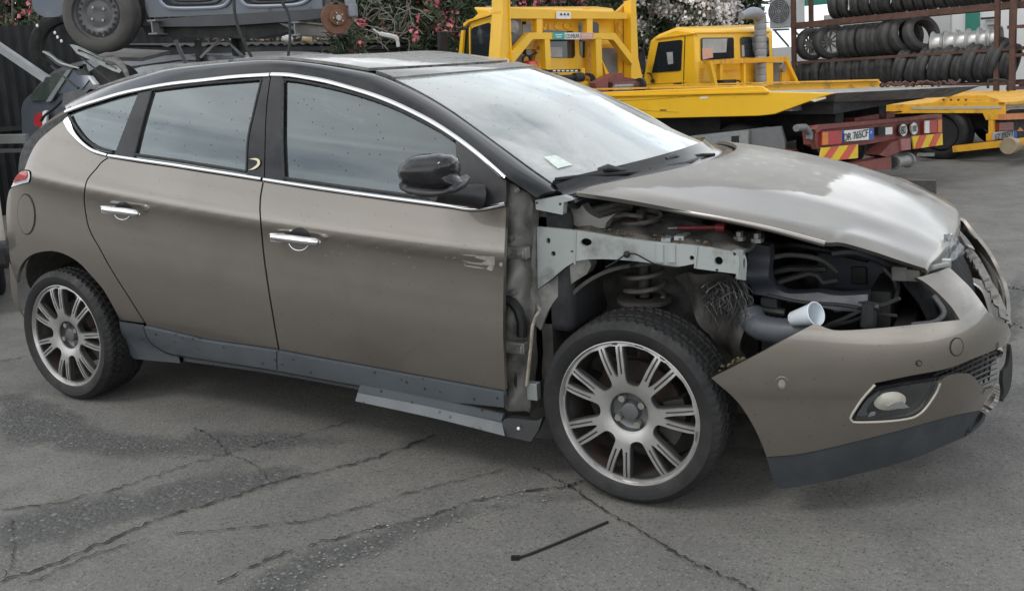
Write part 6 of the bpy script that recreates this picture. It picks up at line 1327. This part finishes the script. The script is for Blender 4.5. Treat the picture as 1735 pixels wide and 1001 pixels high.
# ---- oleander hedge ------------------------------------------------------------
def leafmat(nm,c0,c1):
    m,t,b=nodes(nm); at=t.nodes.new('ShaderNodeAttribute'); at.attribute_name='tone'
    c=tramp(t,at.outputs['Fac'],[(0,c0),(1,c1)]); t.links.new(c,b.inputs['Base Color']); b.inputs['Roughness'].default_value=.5; return m
LEAF=leafmat('oleander_leaf',(.022,.040,.018),(.105,.145,.075)); PETW=leafmat('white_petal',(.62,.54,.52),(.82,.80,.78)); PETP=leafmat('pink_petal',(.45,.07,.10),(.72,.24,.28)); STEM=mat('oleander_stem',(.16,.14,.11),.8,0,.3,20)
def cards(name,P,Dn,Ln,Wn,tone,m,parent,fold=.25):
    """many small folded leaves in one mesh"""
    n=len(P); Dn=Dn/np.linalg.norm(Dn,axis=1)[:,None]; up=rng.normal(size=(n,3)); S=np.cross(Dn,up); S/=np.linalg.norm(S,axis=1)[:,None]; Nn=np.cross(S,Dn)
    L_=Ln[:,None];W2=Wn[:,None]
    V=np.stack([P,P+Dn*L_*.5+S*W2*.5+Nn*W2*fold,P+Dn*L_+Nn*L_*-.12,P+Dn*L_*.5-S*W2*.5+Nn*W2*fold],1).reshape(-1,3)
    og=origin_of(parent); V=V-og
    me=bpy.data.meshes.new(name); me.vertices.add(4*n); me.vertices.foreach_set('co',V.astype(np.float32).ravel())
    idx=(np.arange(n)[:,None]*4+np.array([[0,1,2,0,2,3]])).ravel(); me.loops.add(6*n); me.loops.foreach_set('vertex_index',idx.astype(np.int32)); me.polygons.add(2*n); me.polygons.foreach_set('loop_start',(np.arange(2*n)*3).astype(np.int32)); 
    try: me.polygons.foreach_set('loop_total',np.full(2*n,3,np.int32))
    except Exception: pass
    me.materials.append(m); at=me.attributes.new('tone','FLOAT','POINT'); at.data.foreach_set('value',np.repeat(tone,4).astype(np.float32)); me.update(); me.validate()
    o=bpy.data.objects.new(name,me); link(o,parent); o['kind']='stuff'; return o
def oleander(c,rx,ry,h,nl,nf,pet,label,llen=.15,group='oleander bushes of the hedge'):
    b=empty('oleander_bush',label,'bush',tuple(c),0,group); c=np.array(c,float)
    # lumpy crown made of shoots
    ns=int(nl/26); th=rng.uniform(0,2*PI,ns); rr=np.sqrt(rng.uniform(.15,1,ns)); hh=rng.uniform(.12,1,ns)**.75
    prof=np.sqrt(np.clip(1-((hh-.45)/.62)**2,.05,1)); lump=1+.22*np.sin(th*3+c[0])+.15*np.sin(hh*11+th*5)
    T=c+np.stack([rx*rr*prof*lump*np.cos(th),ry*rr*prof*lump*np.sin(th),h*hh],1)
    ax=np.stack([np.cos(th)*.5,np.sin(th)*.5,np.full(ns,.9)],1)+rng.normal(size=(ns,3))*.25; ax/=np.linalg.norm(ax,axis=1)[:,None]
    k=26; P=np.repeat(T,k,0)+np.repeat(ax,k,0)*rng.uniform(-.28,.05,(ns*k,1)); D=np.repeat(ax,k,0)*rng.uniform(.2,1.1,(ns*k,1))+rng.normal(size=(ns*k,3))*.75
    cards('foliage',P,D,rng.uniform(.7,1.25,ns*k)*llen,rng.uniform(.8,1.2,ns*k)*llen*.17,np.clip(np.repeat(rng.uniform(.0,.75,ns),k)+rng.normal(size=ns*k)*.15,0,1),LEAF,b)
    mb=MB()
    for i in range(26):
        j=rng.integers(ns); p=T[j]; q=c+np.array((rng.uniform(-.3,.3),rng.uniform(-.2,.2),0)); m_=(p+q)/2+rng.normal(size=3)*.15; mb.tube(crv([q,m_,p],4),[.022-.0016*i_ for i_ in range(9)],5)
    mb.build('stems',STEM,b,True)
    if nf:
        nf=int(nf*1.7); sel=rng.integers(0,ns,nf); pk=16; P=np.repeat(T[sel]+ax[sel]*.15,pk,0)+rng.normal(size=(nf*pk,3))*.075; cards('flowers',P,rng.normal(size=(nf*pk,3))+np.array((0,0,.3)),np.full(nf*pk,.07),np.full(nf*pk,.066),rng.uniform(0,1,nf*pk),pet,b,.15)
def hp_(px,D): p=dp(px,95,D); p[2]=0; return p
for px,D,rx,h,nl,nf,pet,lab in ((560,14.2,1.3,3.2,9000,26,PETP,'pink flowering oleander bush behind the rusty brake disc'),(655,13.5,1.4,3.2,11000,22,PETP,'sparse pink flowering oleander bush left of the first yellow cab'),(745,14.5,1.5,3.4,11000,110,PETW,'white flowering oleander bush directly left of the first yellow cab'),
  (850,16,1.7,3.7,11000,90,PETP,'oleander bush with pink and pale flowers rising over the first yellow cab'),(960,16.5,1.7,3.7,11000,42,PETP,'oleander bush behind the headboard of the left tow truck'),(1075,17,1.7,3.8,11000,480,PETW,'white flowering oleander bush between the two yellow cabs'),(1128,17,1.3,3.9,10000,600,PETW,'densely white flowering oleander bush over the second yellow cab'),(1195,18.2,.62,3.9,7000,330,PETW,'white flowering oleander bush beside the air conditioning unit')):
    oleander(hp_(px,D),rx,rx*.75,h,nl,nf,pet,lab)
oleander(tuple(np.array(dp(20,60,12.6))*(1,1,0)),2.3,.7,3.9,20000,110,PETP,'dark oleander with pink flowers at the far left behind the scrap rack',.11)
oleander(tuple(np.array(dp(630,60,13.6))*(1,1,0)),1.2,.5,2.6,6000,12,PETP,'scraggly oleander with bare twigs behind the dark shed roof',.12)
n=60000; pxs=rng.uniform(-250,1290,n); Dd=rng.uniform(18.4,20.,n); base=np.array([dp(a,95,d) for a,d in zip(pxs,Dd)]); base[:,2]=rng.uniform(.6,4.6,n)*(.9+.1*np.sin(pxs/60.))
hm=empty('hedge_mass','dense green hedge closing the yard far behind the oleanders','hedge',tuple(hp_(520,19.2)))
cards('foliage',base,rng.normal(size=(n,3))+np.array((0,0,.6)),rng.uniform(.18,.32,n),rng.uniform(.06,.10,n),np.clip(.3+.3*np.sin(pxs/37.)+.2*rng.normal(size=n),0,1),LEAF,hm)
# overhanging spray of pink flowers at the brake disc
b=empty('oleander_branch','pink flowered oleander branch hanging over the shed edge below the brake disc','branch',tuple(dp(595,85,7.6)),0)
n=420; t=rng.uniform(0,1,n); base=np.array([dp(580+20*a,50+40*a,7.55) for a in t])+rng.normal(size=(n,3))*.06; D=np.tile(np.array((.2,0,-.6)),(n,1))+rng.normal(size=(n,3))*.7
cards('foliage',base,D,rng.uniform(.08,.15,n),np.full(n,.016),rng.uniform(0,1,n),LEAF,b)
cl=[dp(a,b_,7.5) for a,b_ in ((560,55),(578,56),(598,84),(602,90),(612,74),(612,38))]; P=np.repeat(np.array(cl),14,0)+rng.normal(size=(84,3))*.022
cards('flowers',P,rng.normal(size=(84,3)),np.full(84,.035),np.full(84,.034),rng.uniform(0,1,84),PETP,b,.15)
# ---- dark shed with corrugated roof behind the car -----------------------------------
A_=dp(300,77,9.0); B_=dp(778,79,14.4); A_[2]=B_[2]=0; SX=(B_-A_); SLn=np.linalg.norm(SX); SX/=SLn; SYv=np.array((-SX[1],SX[0],0.)); SYv=SYv if SYv@_fw>0 else -SYv
def shp(s,d,z): return A_+SX*s+SYv*d+np.array((0,0,z))
def szs(px,py,d=0.):
    q=ray(px,py); t=((A_+SYv*d-CAM)@SYv)/(q@SYv); p=CAM+q*t; return (p-A_)@SX,p[2]
zt=szs(500,80)[1]
sh_=empty('scrap_shed','low dark metal shed with a corrugated roof edge behind the taupe car','shed',tuple(shp(SLn/2,.5,0)))
SHED=mat('dark_shed_sheet',(.020,.020,.022),.65,.1,.3,3,.05,20,dirt=(3,.5,.5),dirtcol=(.05,.045,.04),space='World')
rows=[]
for i in range(0,260): s=-.3+ (SLn+.5)*i/259; rows.append([shp(s,.03*math.sin(i*PI/2.),z) for z in (0,zt*.5,zt-.03)])
loft('corrugated_wall',rows,SHED,sh_,.004,False)
mb=MB(); mb.box((-.3,-.06,zt-.05),(SLn+.3,-.01,zt+.0),lambda p:tuple(shp(*p))); mb.build('eaves_rail',SHED,sh_)
rows=[]
for i in range(0,240): s=-.3+(SLn+.5)*i/239; k=.022*(abs((i%6)-3)/3-.5); rows.append([shp(s,-.08,zt+.03+k),shp(s,1.0,zt+.10+k)])
loft('corrugated_roof',rows,mat('weathered_roof_sheet',(.030,.028,.026),.8,.1,.35,4,.1,30,space='World'),sh_,.004,False)
mb=MB(); rr_=random.Random(8)
for i in range(260):
    s=rr_.uniform(.6,SLn*.75); d=rr_.uniform(-.06,.3); p=shp(s,d,zt+.07+rr_.uniform(0,.03)); e=np.array((rr_.uniform(-.05,.05),rr_.uniform(-.05,.05),rr_.uniform(-.01,.03))); mb.add([p,p+e,p+e*.6+np.array((rr_.uniform(-.03,.03),rr_.uniform(-.03,.03),.03))],[(0,1,2)])
tag(mb.build('fallen_leaf_litter',mat('roof_litter',(.20,.16,.11),.9,0,.6,25,space='World'),sh_),kind='stuff')
for i,(px,py,c,lab) in enumerate(((352,57,(.42,.40,.37),'pale crumpled bag'),(312,55,(.34,.17,.10),'brown earthen lump'),(520,66,(.45,.36,.22),'tan crumpled sheet'),(486,67,(.5,.5,.48),'white crumpled scrap'))):
    s,z=szs(px,py,.0); mb=MB(); mb.ball((0,0,0),(.055,.05,.045),10,7); o=mb.build('scrap_lump',mat('scrap_%s'%lab.split()[0],c,.7,0,.3,20,.3,40),None,True,30)
    for v in o.data.vertices: v.co*=1+.35*math.sin(v.co.x*90+i)*math.cos(v.co.z*80)
    p=dp(px,py,8.9); o.location=p; tag(o,lab+' lying on the dark shed roof under the blue car body','scrap')
mb=MB(); P=[dp(a,b_,11.) for a,b_ in ((632,50),(645,58),(662,62),(672,66),(675,80))]; mb.tube(crv(P,4),[.012]*4+[.03]*9+[.022]*4,6); tag(mb.build('bent_trim_piece',mat('pale_bent_plastic',(.45,.46,.44),.5,0,.2,12),None,True),'bent pale trim strip hanging over the shed edge left of the first yellow cab','trim')
mb=MB()
for i in range(46):
    p=dp(rr_.uniform(612,700),rr_.uniform(-5,66),12.); q=p+np.array((rr_.uniform(-.3,.3),rr_.uniform(-.1,.1),rr_.uniform(-.3,.1))); m_=(p+q)/2+np.array((rr_.uniform(-.12,.12),0,rr_.uniform(-.1,.1))); mb.tube(crv([p,m_,q],4),.007,4)
o=mb.build('tangled_twigs',mat('dry_twig',(.17,.155,.13),.8,0,.3,20),None,True); tag(o,'tangle of dry grey twigs over the shed roof before the hedge','twigs')
# ---- cut blue car body on the beams --------------------------------------------------
W0=dp(180,25,7.4); EX=np.array((.93,.37,0.)); EX/=np.linalg.norm(EX); EN=np.array((EX[1],-EX[0],0.))   # EN faces the camera
def UP(k=0.): return plane_pn(W0+EN*k,EN)
def up(a,b,k=0.): return UP(k)(a,b)[0]
BLUE=mat('blue_grey_body_paint',(.085,.098,.122),.4,.3,.1,4,.03,40,coat=.5,dirt=(5,.55,.5),dirtcol=(.13,.125,.115),space='World'); BLUEL=mat('pale_blue_door_frame',(.26,.29,.34),.45,.2,.1,6,space='World',dirt=(6,.55,.5),dirtcol=(.16,.155,.14))
uc=empty('scrap_car_body','blue grey stripped car body on steel beams above the black hatchback','car body',tuple(W0-np.array((0,0,.3))))
def uq(name,P,m,par,k=0.,th=.03,g=12,**kw): return panel(name,[np.array(p,float) for p in P],UP(k),m,par,g,th,shade=False,**kw)
qp=uq('rear_quarter',path([(52,-60),(54,5),(62,22),(76,30)],[(76,30),(100,28),(118,16)],[(118,16),(124,-10),(140,-30),(180,-46)],[(180,-46),(180,-70),(52,-70)],n=3),BLUE,uc,.02,.04)
uq('wheel_well',path([(118,-40),(245,-44)],[(245,-44),(248,20),(240,46)],[(240,46),(160,66),(118,22)],n=3),BLK,uc,-.22,.02)
ds=uq('door_sill',path([(241,-60),(246,10),(252,30)],[(252,30),(400,24),(546,15)],[(546,15),(546,-60)],[(546,-60),(241,-60)],n=3),BLUE,uc,.0,.10,holes=[path([(264,-40),(266,-8),(276,8),(292,13)],[(292,13),(340,13),(372,11)],[(372,11),(384,4),(389,-12)],[(389,-12),(389,-40)],[(389,-40),(264,-40)],n=3),path([(404,-40),(404,-8),(412,5),(424,9.5)],[(424,9.5),(470,9),(505,6)],[(505,6),(522,-2),(527,-14)],[(527,-14),(527,-40)],[(527,-40),(404,-40)],n=3)])
for P in ([(266,-30),(268,-6),(278,9),(294,14.5),(340,14.5),(374,12),(387,3),(391,-14)],[(406,-30),(406,-6),(414,6.5),(426,11),(470,10.5),(507,7.5),(524,-2),(529,-16)]):
    mb=MB(); mb.tube(crv([up(a,b_,.015) for a,b_ in P],4),.014,6); mb.build('door_frame_flange',BLUEL,ds,True)
    cx=sum(a for a,_ in P)/len(P)
    for k in (.80,.62): mb=MB(); mb.tube(crv([up(cx+(a-cx)*k,(b_-0)*k-3*(1-k)*6,.0) for a,b_ in P],4),.011,6); mb.build('door_seal',TRIMB,ds,True)
uq('sill_inner_panel',[(262,-50),(530,-50),(530,8),(400,14),(268,13)],mat('door_inner_grey',(.17,.185,.21),.5,.1,.2,10,space='World'),uc,-.12,.02)
uq('lower_sill',path([(246,34),(400,24),(545,15)],[(545,15),(545,31)],[(545,31),(500,36),(380,44),(262,46)],[(262,46),(246,34)],n=3),mat('dark_grey_sill',(.050,.053,.058),.5,0,.2,6,space='World'),uc,.012,.12)
uq('underbody',[(240,44),(470,40),(500,52),(430,66),(250,62)],BLK,uc,-.05,.25)
uq('fender_end',path([(528,-60),(545,-60),(560,-30),(556,5)],[(556,5),(546,16),(530,10)],[(530,10),(528,-60)],n=2),GREYP,uc,-.05,.05)
c=W0+EN*.06; o=cyl_wheel('wheel',c,EN,.293,.19,mat('dusty_tyre',(.062,.060,.057),.8,0,.2,6,.1,60,space='World'),uc,48)
u_=EX; 
def fz(p): return tuple(c+EN*p[1]+EX*p[0]+np.array((0,0,p[2])))
STL=mat('grey_steel_wheel',(.085,.088,.092),.5,.3,.15,10,.05,60,space='World',dirt=(6,.5,.5),dirtcol=(.14,.135,.12))
mb=MB(); mb.lathe([(.205,.085),(.20,.075),(.185,.06),(.175,.05),(.165,.062),(.15,.068),(.125,.062),(.105,.045),(.07,.05),(.055,.055),(.04,.05),(.0,.05)],48,fz); w_=mb.build('steel_wheel',STL,o,True,40)
for k in range(20):
    a=2*PI*k/20; p=np.array(fz((.150*math.cos(a),.066,.150*math.sin(a)))); mb=MB(); mb.tube([p+EN*.009,p-EN*.006],.0115,8); mb.build('vent_hole',INK,w_)
for k in range(4):
    a=2*PI*k/4+.6; p=np.array(fz((.062*math.cos(a),.05,.062*math.sin(a)))); mb=MB(); mb.tube([p,p+EN*.012],.011,6); mb.build('wheel_bolt',BOLT,w_)
p=np.array(fz((.02,.05,-.165))); mb=MB(); mb.box(p-np.array((.015,.01,.006)),p+np.array((.015,.01,.006))); mb.build('balance_weight',BOLT,w_)
pd=up(571,31,.05); pd=dp(571,31,7.1); 
bdk=empty('brake_disc','rusty brake disc with grey caliper hanging at the end of the blue car body','brake disc',tuple(pd))
ax=EN*.75+EX*.5; ax/=np.linalg.norm(ax); q1_=np.cross(ax,(0,0,1.)); q1_/=np.linalg.norm(q1_); q2_=np.cross(q1_,ax)
fd=lambda p:tuple(pd+ax*p[1]+q1_*p[0]+q2_*p[2])
mb=MB(); mb.lathe([(.0,.03),(.055,.03),(.06,.02),(.06,.0),(.118,.0),(.12,-.004),(.12,-.018),(.05,-.02),(.0,-.02)],36,fd); d0=mb.build('disc',mat('orange_rust_disc',(.17,.085,.055),.8,.2,.2,14,.1,60,space='World'),bdk,True,40)
mb=MB(); 
for k in range(5): a=2*PI*k/5; p=np.array(fd((.038*math.cos(a),.03,.038*math.sin(a)))); mb.tube([p,p+ax*.012],.007,6)
mb.tube([pd+ax*.03,pd+ax*.05],.022,12); mb.build('hub_studs',BOLT,d0,True,40)
mb=MB(); mb.box((-.155,-.03,.0),(-.085,.045,.10),fd); mb.box((-.15,-.02,.08),(-.07,.03,.14),fd); mb.build('caliper',mat('grey_caliper',(.22,.23,.25),.5,.3,.2,14,space='World'),bdk,False,bevel=.012)
mb=MB(); mb.tube([pd-ax*.02,pd-ax*.25],.03,8); mb.tube(crv([pd+q2_*.10,pd+q2_*.2-ax*.1,pd+q2_*.4-ax*.2],4),.02,8); mb.build('strut_leg',BLK,bdk,True)
# hoses dangling from the body
for i,P in enumerate(([(396,-5),(398,25),(405,50),(415,75),(430,104)],[(478,5),(487,20),(491,40),(491,70),(488,98)])):
    mb=MB(); mb.tube(crv([dp(a,b_,6.9) for a,b_ in P],6),.012,6); tag(mb.build('dangling_hose',TRIMB,None,True),'black hose dangling from the '+('middle' if i==0 else 'right end')+' of the blue car body','hose','hoses dangling from the blue car body')
# steel rack under it
rck=empty('steel_rack','steel beam rack carrying the blue car body behind the taupe car','rack',tuple(W0*np.array((1,1,0))+EX*1.))
STEEL=mat('grey_rack_steel',(.20,.205,.205),.55,.3,.2,5,.1,40,space='World',dirt=(5,.5,.6),dirtcol=(.08,.075,.07)); STEELD=mat('dark_rack_steel',(.035,.036,.038),.6,.2,.25,5,.1,40,space='World')
for a,y0,y1 in ((256,34,59),(498,37,61)):
    p0=up(a,y0,.12);p1=up(a,y1,.12); h=p0[2]-p1[2]; mb=MB()
    for zc,hh,wd in ((p0[2]-.006,.012,.07),(p1[2]+.006,.012,.07),((p0[2]+p1[2])/2,h-.02,.010)):
        q=p0*1.; q[2]=zc; mb.beam(q,q-EN*1.6,wd,hh)
    mb.build('i_beam',STEEL,rck)
for a,b_,c_,d_,w_ in ((398,62,398,130,.05),(408,62,408,130,.03),(335,68,335,130,.04)): 
    mb=MB(); mb.beam(up(a,b_,-.3),up(c_,d_,-.3)-np.array((0,0,1.2)),w_,.04,(0,1,0)); mb.build('upright',STEELD,rck)
mb=MB(); mb.beam(up(388,52,-.2),up(340,98,-.2),.02,.02); mb.beam(up(372,55,-.25),up(415,100,-.25),.02,.02); mb.build('cross_brace',STEEL,rck)
mb=MB(); mb.beam(up(-10,74,.1),up(80,135,.1),.05,.075,tuple(EN)); mb.build('diagonal_brace',mat('pale_flat_steel',(.24,.25,.26),.5,.3,.15,6,space='World'),rck)
mb=MB(); mb.beam(dp(-60,237,8.),dp(46,235,8.),.06,.075); mb.build('lower_shelf_beam',mat('pale_shelf_beam',(.33,.35,.35),.5,.1,.1,6,space='World'),rck); mb=MB(); mb.beam(dp(-60,257,8.),dp(42,255,8.),.05,.03); mb.build('lower_shelf_rail',STEEL,rck)
# dark store wall behind the rack
mb=MB(); a=dp(-300,150,9.6);b=dp(575,150,13.0); a[2]=b[2]=0; d=(b-a)/np.linalg.norm(b-a); n_=np.array((-d[1],d[0],0)); n_=n_ if n_@_fw>0 else -n_
rows=[]
for i in range(220): p=a+(b-a)*i/219+n_*.012*math.sin(i*PI/2); rows.append([p+np.array((0,0,z)) for z in (0,.9,2.12)])
o=loft('store_wall',rows,mat('dark_store_sheet',(.016,.016,.018),.8,.0,.25,2,.05,20,space='World'),None,.004,False); tag(o,'dark corrugated store wall behind the scrap rack on the left','wall')
mb=MB(); mb.beam(a+np.array((0,0,.98))-n_*.06,b+np.array((0,0,.98))-n_*.06,.05,.05); mb.build('wall_rail',STEELD,o)
o=cyl_wheel('spare_tyre',dp(122,82,10.0),EN*.9+EX*.45,.40,.22,mat('shadow_black_rubber',(.006,.006,.006),.9,0,.2,8),None,40); tag(o,'bare black tyre in shadow behind the blue car wheel','tyre')
for a,b_ in ((93,56),(97.5,63.5),(104,70),(131,70),(63,44)): mb=MB(); mb.ball(dp(a,b_,9.75),(.016,.012,.019),6,4); mb.build('white_clip',WHITEP,o,True)
# ---- black hatchback with the broken tailgate ------------------------------------------
BCAR=mat('black_blue_car_paint',(.085,.097,.12),.35,.2,.15,3,.02,30,coat=.6,dirt=(3,.5,.5),dirtcol=(.10,.10,.10),space='World'); BGL=mat('dull_green_glass',(.045,.060,.052),.14,0,.2,3,space='World',coat=.6,dirt=(3,.5,.6),dirtcol=(.11,.125,.11))
bc=empty('black_hatchback','black blue hatchback with a broken raised tailgate behind the taupe car','car',tuple(yp(230,200,2.0)*np.array((1,1,0))))
Yb=1.75
def bq(name,P,m,par,k=0.,th=.03,g=14,**kw): return panel(name,[np.array(p,float) for p in P],plane_pn((0,Yb-k,0),(-.18,-.98,0)),m,par,g,th,shade=False,**kw)
bq('side_body',path([(36,186),(40,172),(52,160)],[(52,160),(92,152),(150,150)],[(150,150),(470,110)],[(470,110),(520,300)],[(520,300),(60,300)],[(60,300),(40,250),(36,186)],n=3),BCAR,bc,0,.4)
bq('upper_body',path([(52,162),(72,136),(92,120)],[(92,120),(125,107),(170,100),(245,98)],[(245,98),(300,93),(360,93.5),(405,97),(432,104)],[(432,104),(470,125)],[(470,125),(150,156)],[(150,156),(52,162)],n=3),BCAR,bc,.02,.9)
bq('rear_window',path([(50,165),(66,146),(88,126)],[(88,126),(104,121),(117,118)],[(117,118),(98,148),(80,170)],[(80,170),(50,172)],n=3),BGL,bc,.03,.02); bq('window_frame',[(113,119),(121,118),(86,172),(77,173)],mat('pale_frame_edge',(.17,.19,.19),.5,0,.2,9,space='World'),bc,.035,.02)
bq('side_window',path([(121,126),(140,121),(160,121)],[(160,121),(140,150),(112,166)],[(112,166),(106,160),(121,126)],n=2),mat('side_glass_reflect',(.12,.14,.18),.1,0,.2,2,space='World',coat=1.),bc,.03,.02)
bq('side_window',path([(214,126),(240,113),(292,108)],[(292,108),(334,107)],[(334,107),(336,124)],[(336,124),(214,132)],n=2),mat('side_glass_reflect',(.12,.14,.18),.1,0,.2,2),bc,.03,.02)
bq('window_post',[(334,99),(338,99),(350,114),(345,114)],BLK,bc,.035,.02); bq('side_window',path([(366,108),(390,108),(425,112)],[(425,112),(425,124),(366,124)],n=2),mat('side_glass_reflect',(.12,.14,.18),.1,0,.2,2),bc,.03,.02)
bq('roof_seam',[(220,113),(300,102),(420,104),(420,106),(300,104.5),(222,116)],BLK,bc,.033,.01)
tlm=bq('tail_lamp',path([(58,198),(64,192),(74,191)],[(74,191),(75,215)],[(75,215),(62,215),(57,208),(58,198)],n=3),REDLENS,bc,.05,.04); bq('white_trim',path([(72,190),(79,188),(78,214)],[(78,214),(72,213),(72,190)],n=2),WHITEP,tlm,.06,.02)
mb=MB(); mb.tube(crv([yp(a,b_,1.62) for a,b_ in ((70,205),(76,196),(92,184),(106,170))],4),.012,6); mb.build('dangling_wire',TRIMB,bc,True)
for cx,cy in ((150,290),): cyl_wheel('wheel',(yp(cx,cy,1.8)[0],1.95,.31),(0,1,0),.31,.2,RUBBER,bc)
# broken tailgate and struts on it
YH=1.55
tg_=empty('broken_tailgate','torn tailgate hinge frame with gas struts lying on the black hatchback','car part',tuple(yp(170,125,YH)))
def hq_(name,P,m,Y=YH,th=.03,par=tg_): return panel(name,[np.array(p,float) for p in P],plane_y(Y),m,par,10,th,shade=False)
PLF=mat('pale_torn_frame',(.34,.36,.35),.45,.3,.2,9,space='World')
panel('hinge_frame',[np.array(p,float) for p in ((118,76),(126,78),(200,112),(206,120),(202,124),(190,120),(130,91))],plane_y(YH),PLF,tg_,8,.03,holes=[[np.array(p,float) for p in ((133,83),(175,102),(172,104.5),(131,87))],[np.array(p,float) for p in ((180,106),(199,116),(197,119),(178,109))]],shade=False)
hq_('torn_spoiler',path([(72,87),(80,90),(92,100)],[(92,100),(110,109),(134,113),(141,110)],[(141,110),(140,116),(128,119)],[(128,119),(100,112),(84,100),(72,87)],n=3),SATINB); mb=MB(); mb.tube(crv([yp(a,b_,YH-.03) for a,b_ in ((73,88),(86,95),(100,106),(118,112),(134,116))],4),.007,6); mb.build('pale_edge',PLF,tg_,True)
hq_('crumpled_liner',path([(150,122),(176,108),(198,112)],[(198,112),(212,124),(217,140)],[(217,140),(185,146),(158,142)],[(158,142),(150,122)],n=4),BLK,YH+.05,.12)
mb=MB(); mb.tube(crv([yp(a,b_,YH) for a,b_ in ((176,101),(196,104),(210,116),(218,135))],4),[.02,.03,.035,.04,.035,.03,.028,.025,.022,.02,.018,.015,.012],8); mb.build('torn_lining',mat('frayed_grey_lining',(.16,.16,.15),.8,0,.4,25,.3,40,space='World'),tg_,True)
mb=MB(); mb.tube([yp(138,98,YH-.05),yp(190,141,YH-.05)],.007,6); mb.build('gas_strut',SATINB,tg_,True); mb=MB(); mb.tube([yp(86,112,YH-.05),yp(110,132,YH-.05)],.006,6); mb.tube([yp(110,132,YH-.05),yp(133,150,YH-.05)],.011,6); mb.build('gas_strut',SATINB,tg_,True)
hq_('white_bracket',[(148,130),(152,129),(163,143),(158,144)],WHITEP); hq_('hinge_arm',[(122,117),(140,109),(143,118),(150,128),(132,128)],SATINB)
mb=MB(); p=[yp(a,b_,Yy) for a,b_,Yy in ((158,96,1.75),(240,98,1.75),(288,86,2.15),(200,82,2.15))]; V=[tuple(q) for q in p]+[tuple(q-np.array((0,0,.03))) for q in p]; mb.add(V,[(0,1,2,3),(4,7,6,5),(0,4,5,1),(1,5,6,2),(2,6,7,3),(3,7,4,0)])
tag(mb.build('wooden_board',mat('grey_weathered_board',(.13,.125,.115),.85,0,.3,3,.2,30,space='World'),None),'weathered grey board lying on the roof of the black hatchback','board')
# ---- cream vehicle at the left edge ------------------------------------------------------
cvp=zp(-6,442); cv=empty('cream_van','corner of a cream coloured vehicle with a black bumper at the left edge','van',tuple(cvp))
CRM=mat('cream_paint',(.62,.58,.48),.35,0,.05,3,coat=.6,space='World'); dX=np.array((-.85,.52,0)); dY=np.array((-.52,-.85,0.))
e0=dp(9,400,6.0); e0[2]=0
def cvf(p): return tuple(e0+dX*p[0]+dY*p[1]+np.array((0,0,p[2])))
mb=MB(); mb.prism([(.05,.32),(0.02,.55),(.06,.80),(.25,1.02),(1.1,1.10),(1.8,1.45),(3.4,1.45),(3.5,.35)],lambda a,b,t:cvf((a,t,b)),0,1.6); mb.build('body',CRM,cv,True,40,bevel=.06)
mb=MB(); mb.box((-.08,-.02,.30),(.25,1.62,.47),cvf); mb.build('bumper',SATINB,cv,True,40,bevel=.04)
mb=MB(); mb.box((.0,.06,.62),(.05,.40,.78),cvf); mb.build('headlamp',CLEARG,cv,False,bevel=.01)
for s in (.7,2.8): cyl_wheel('wheel',cvf((s,.12,.30)),dY,.30,.18,RUBBER,cv)
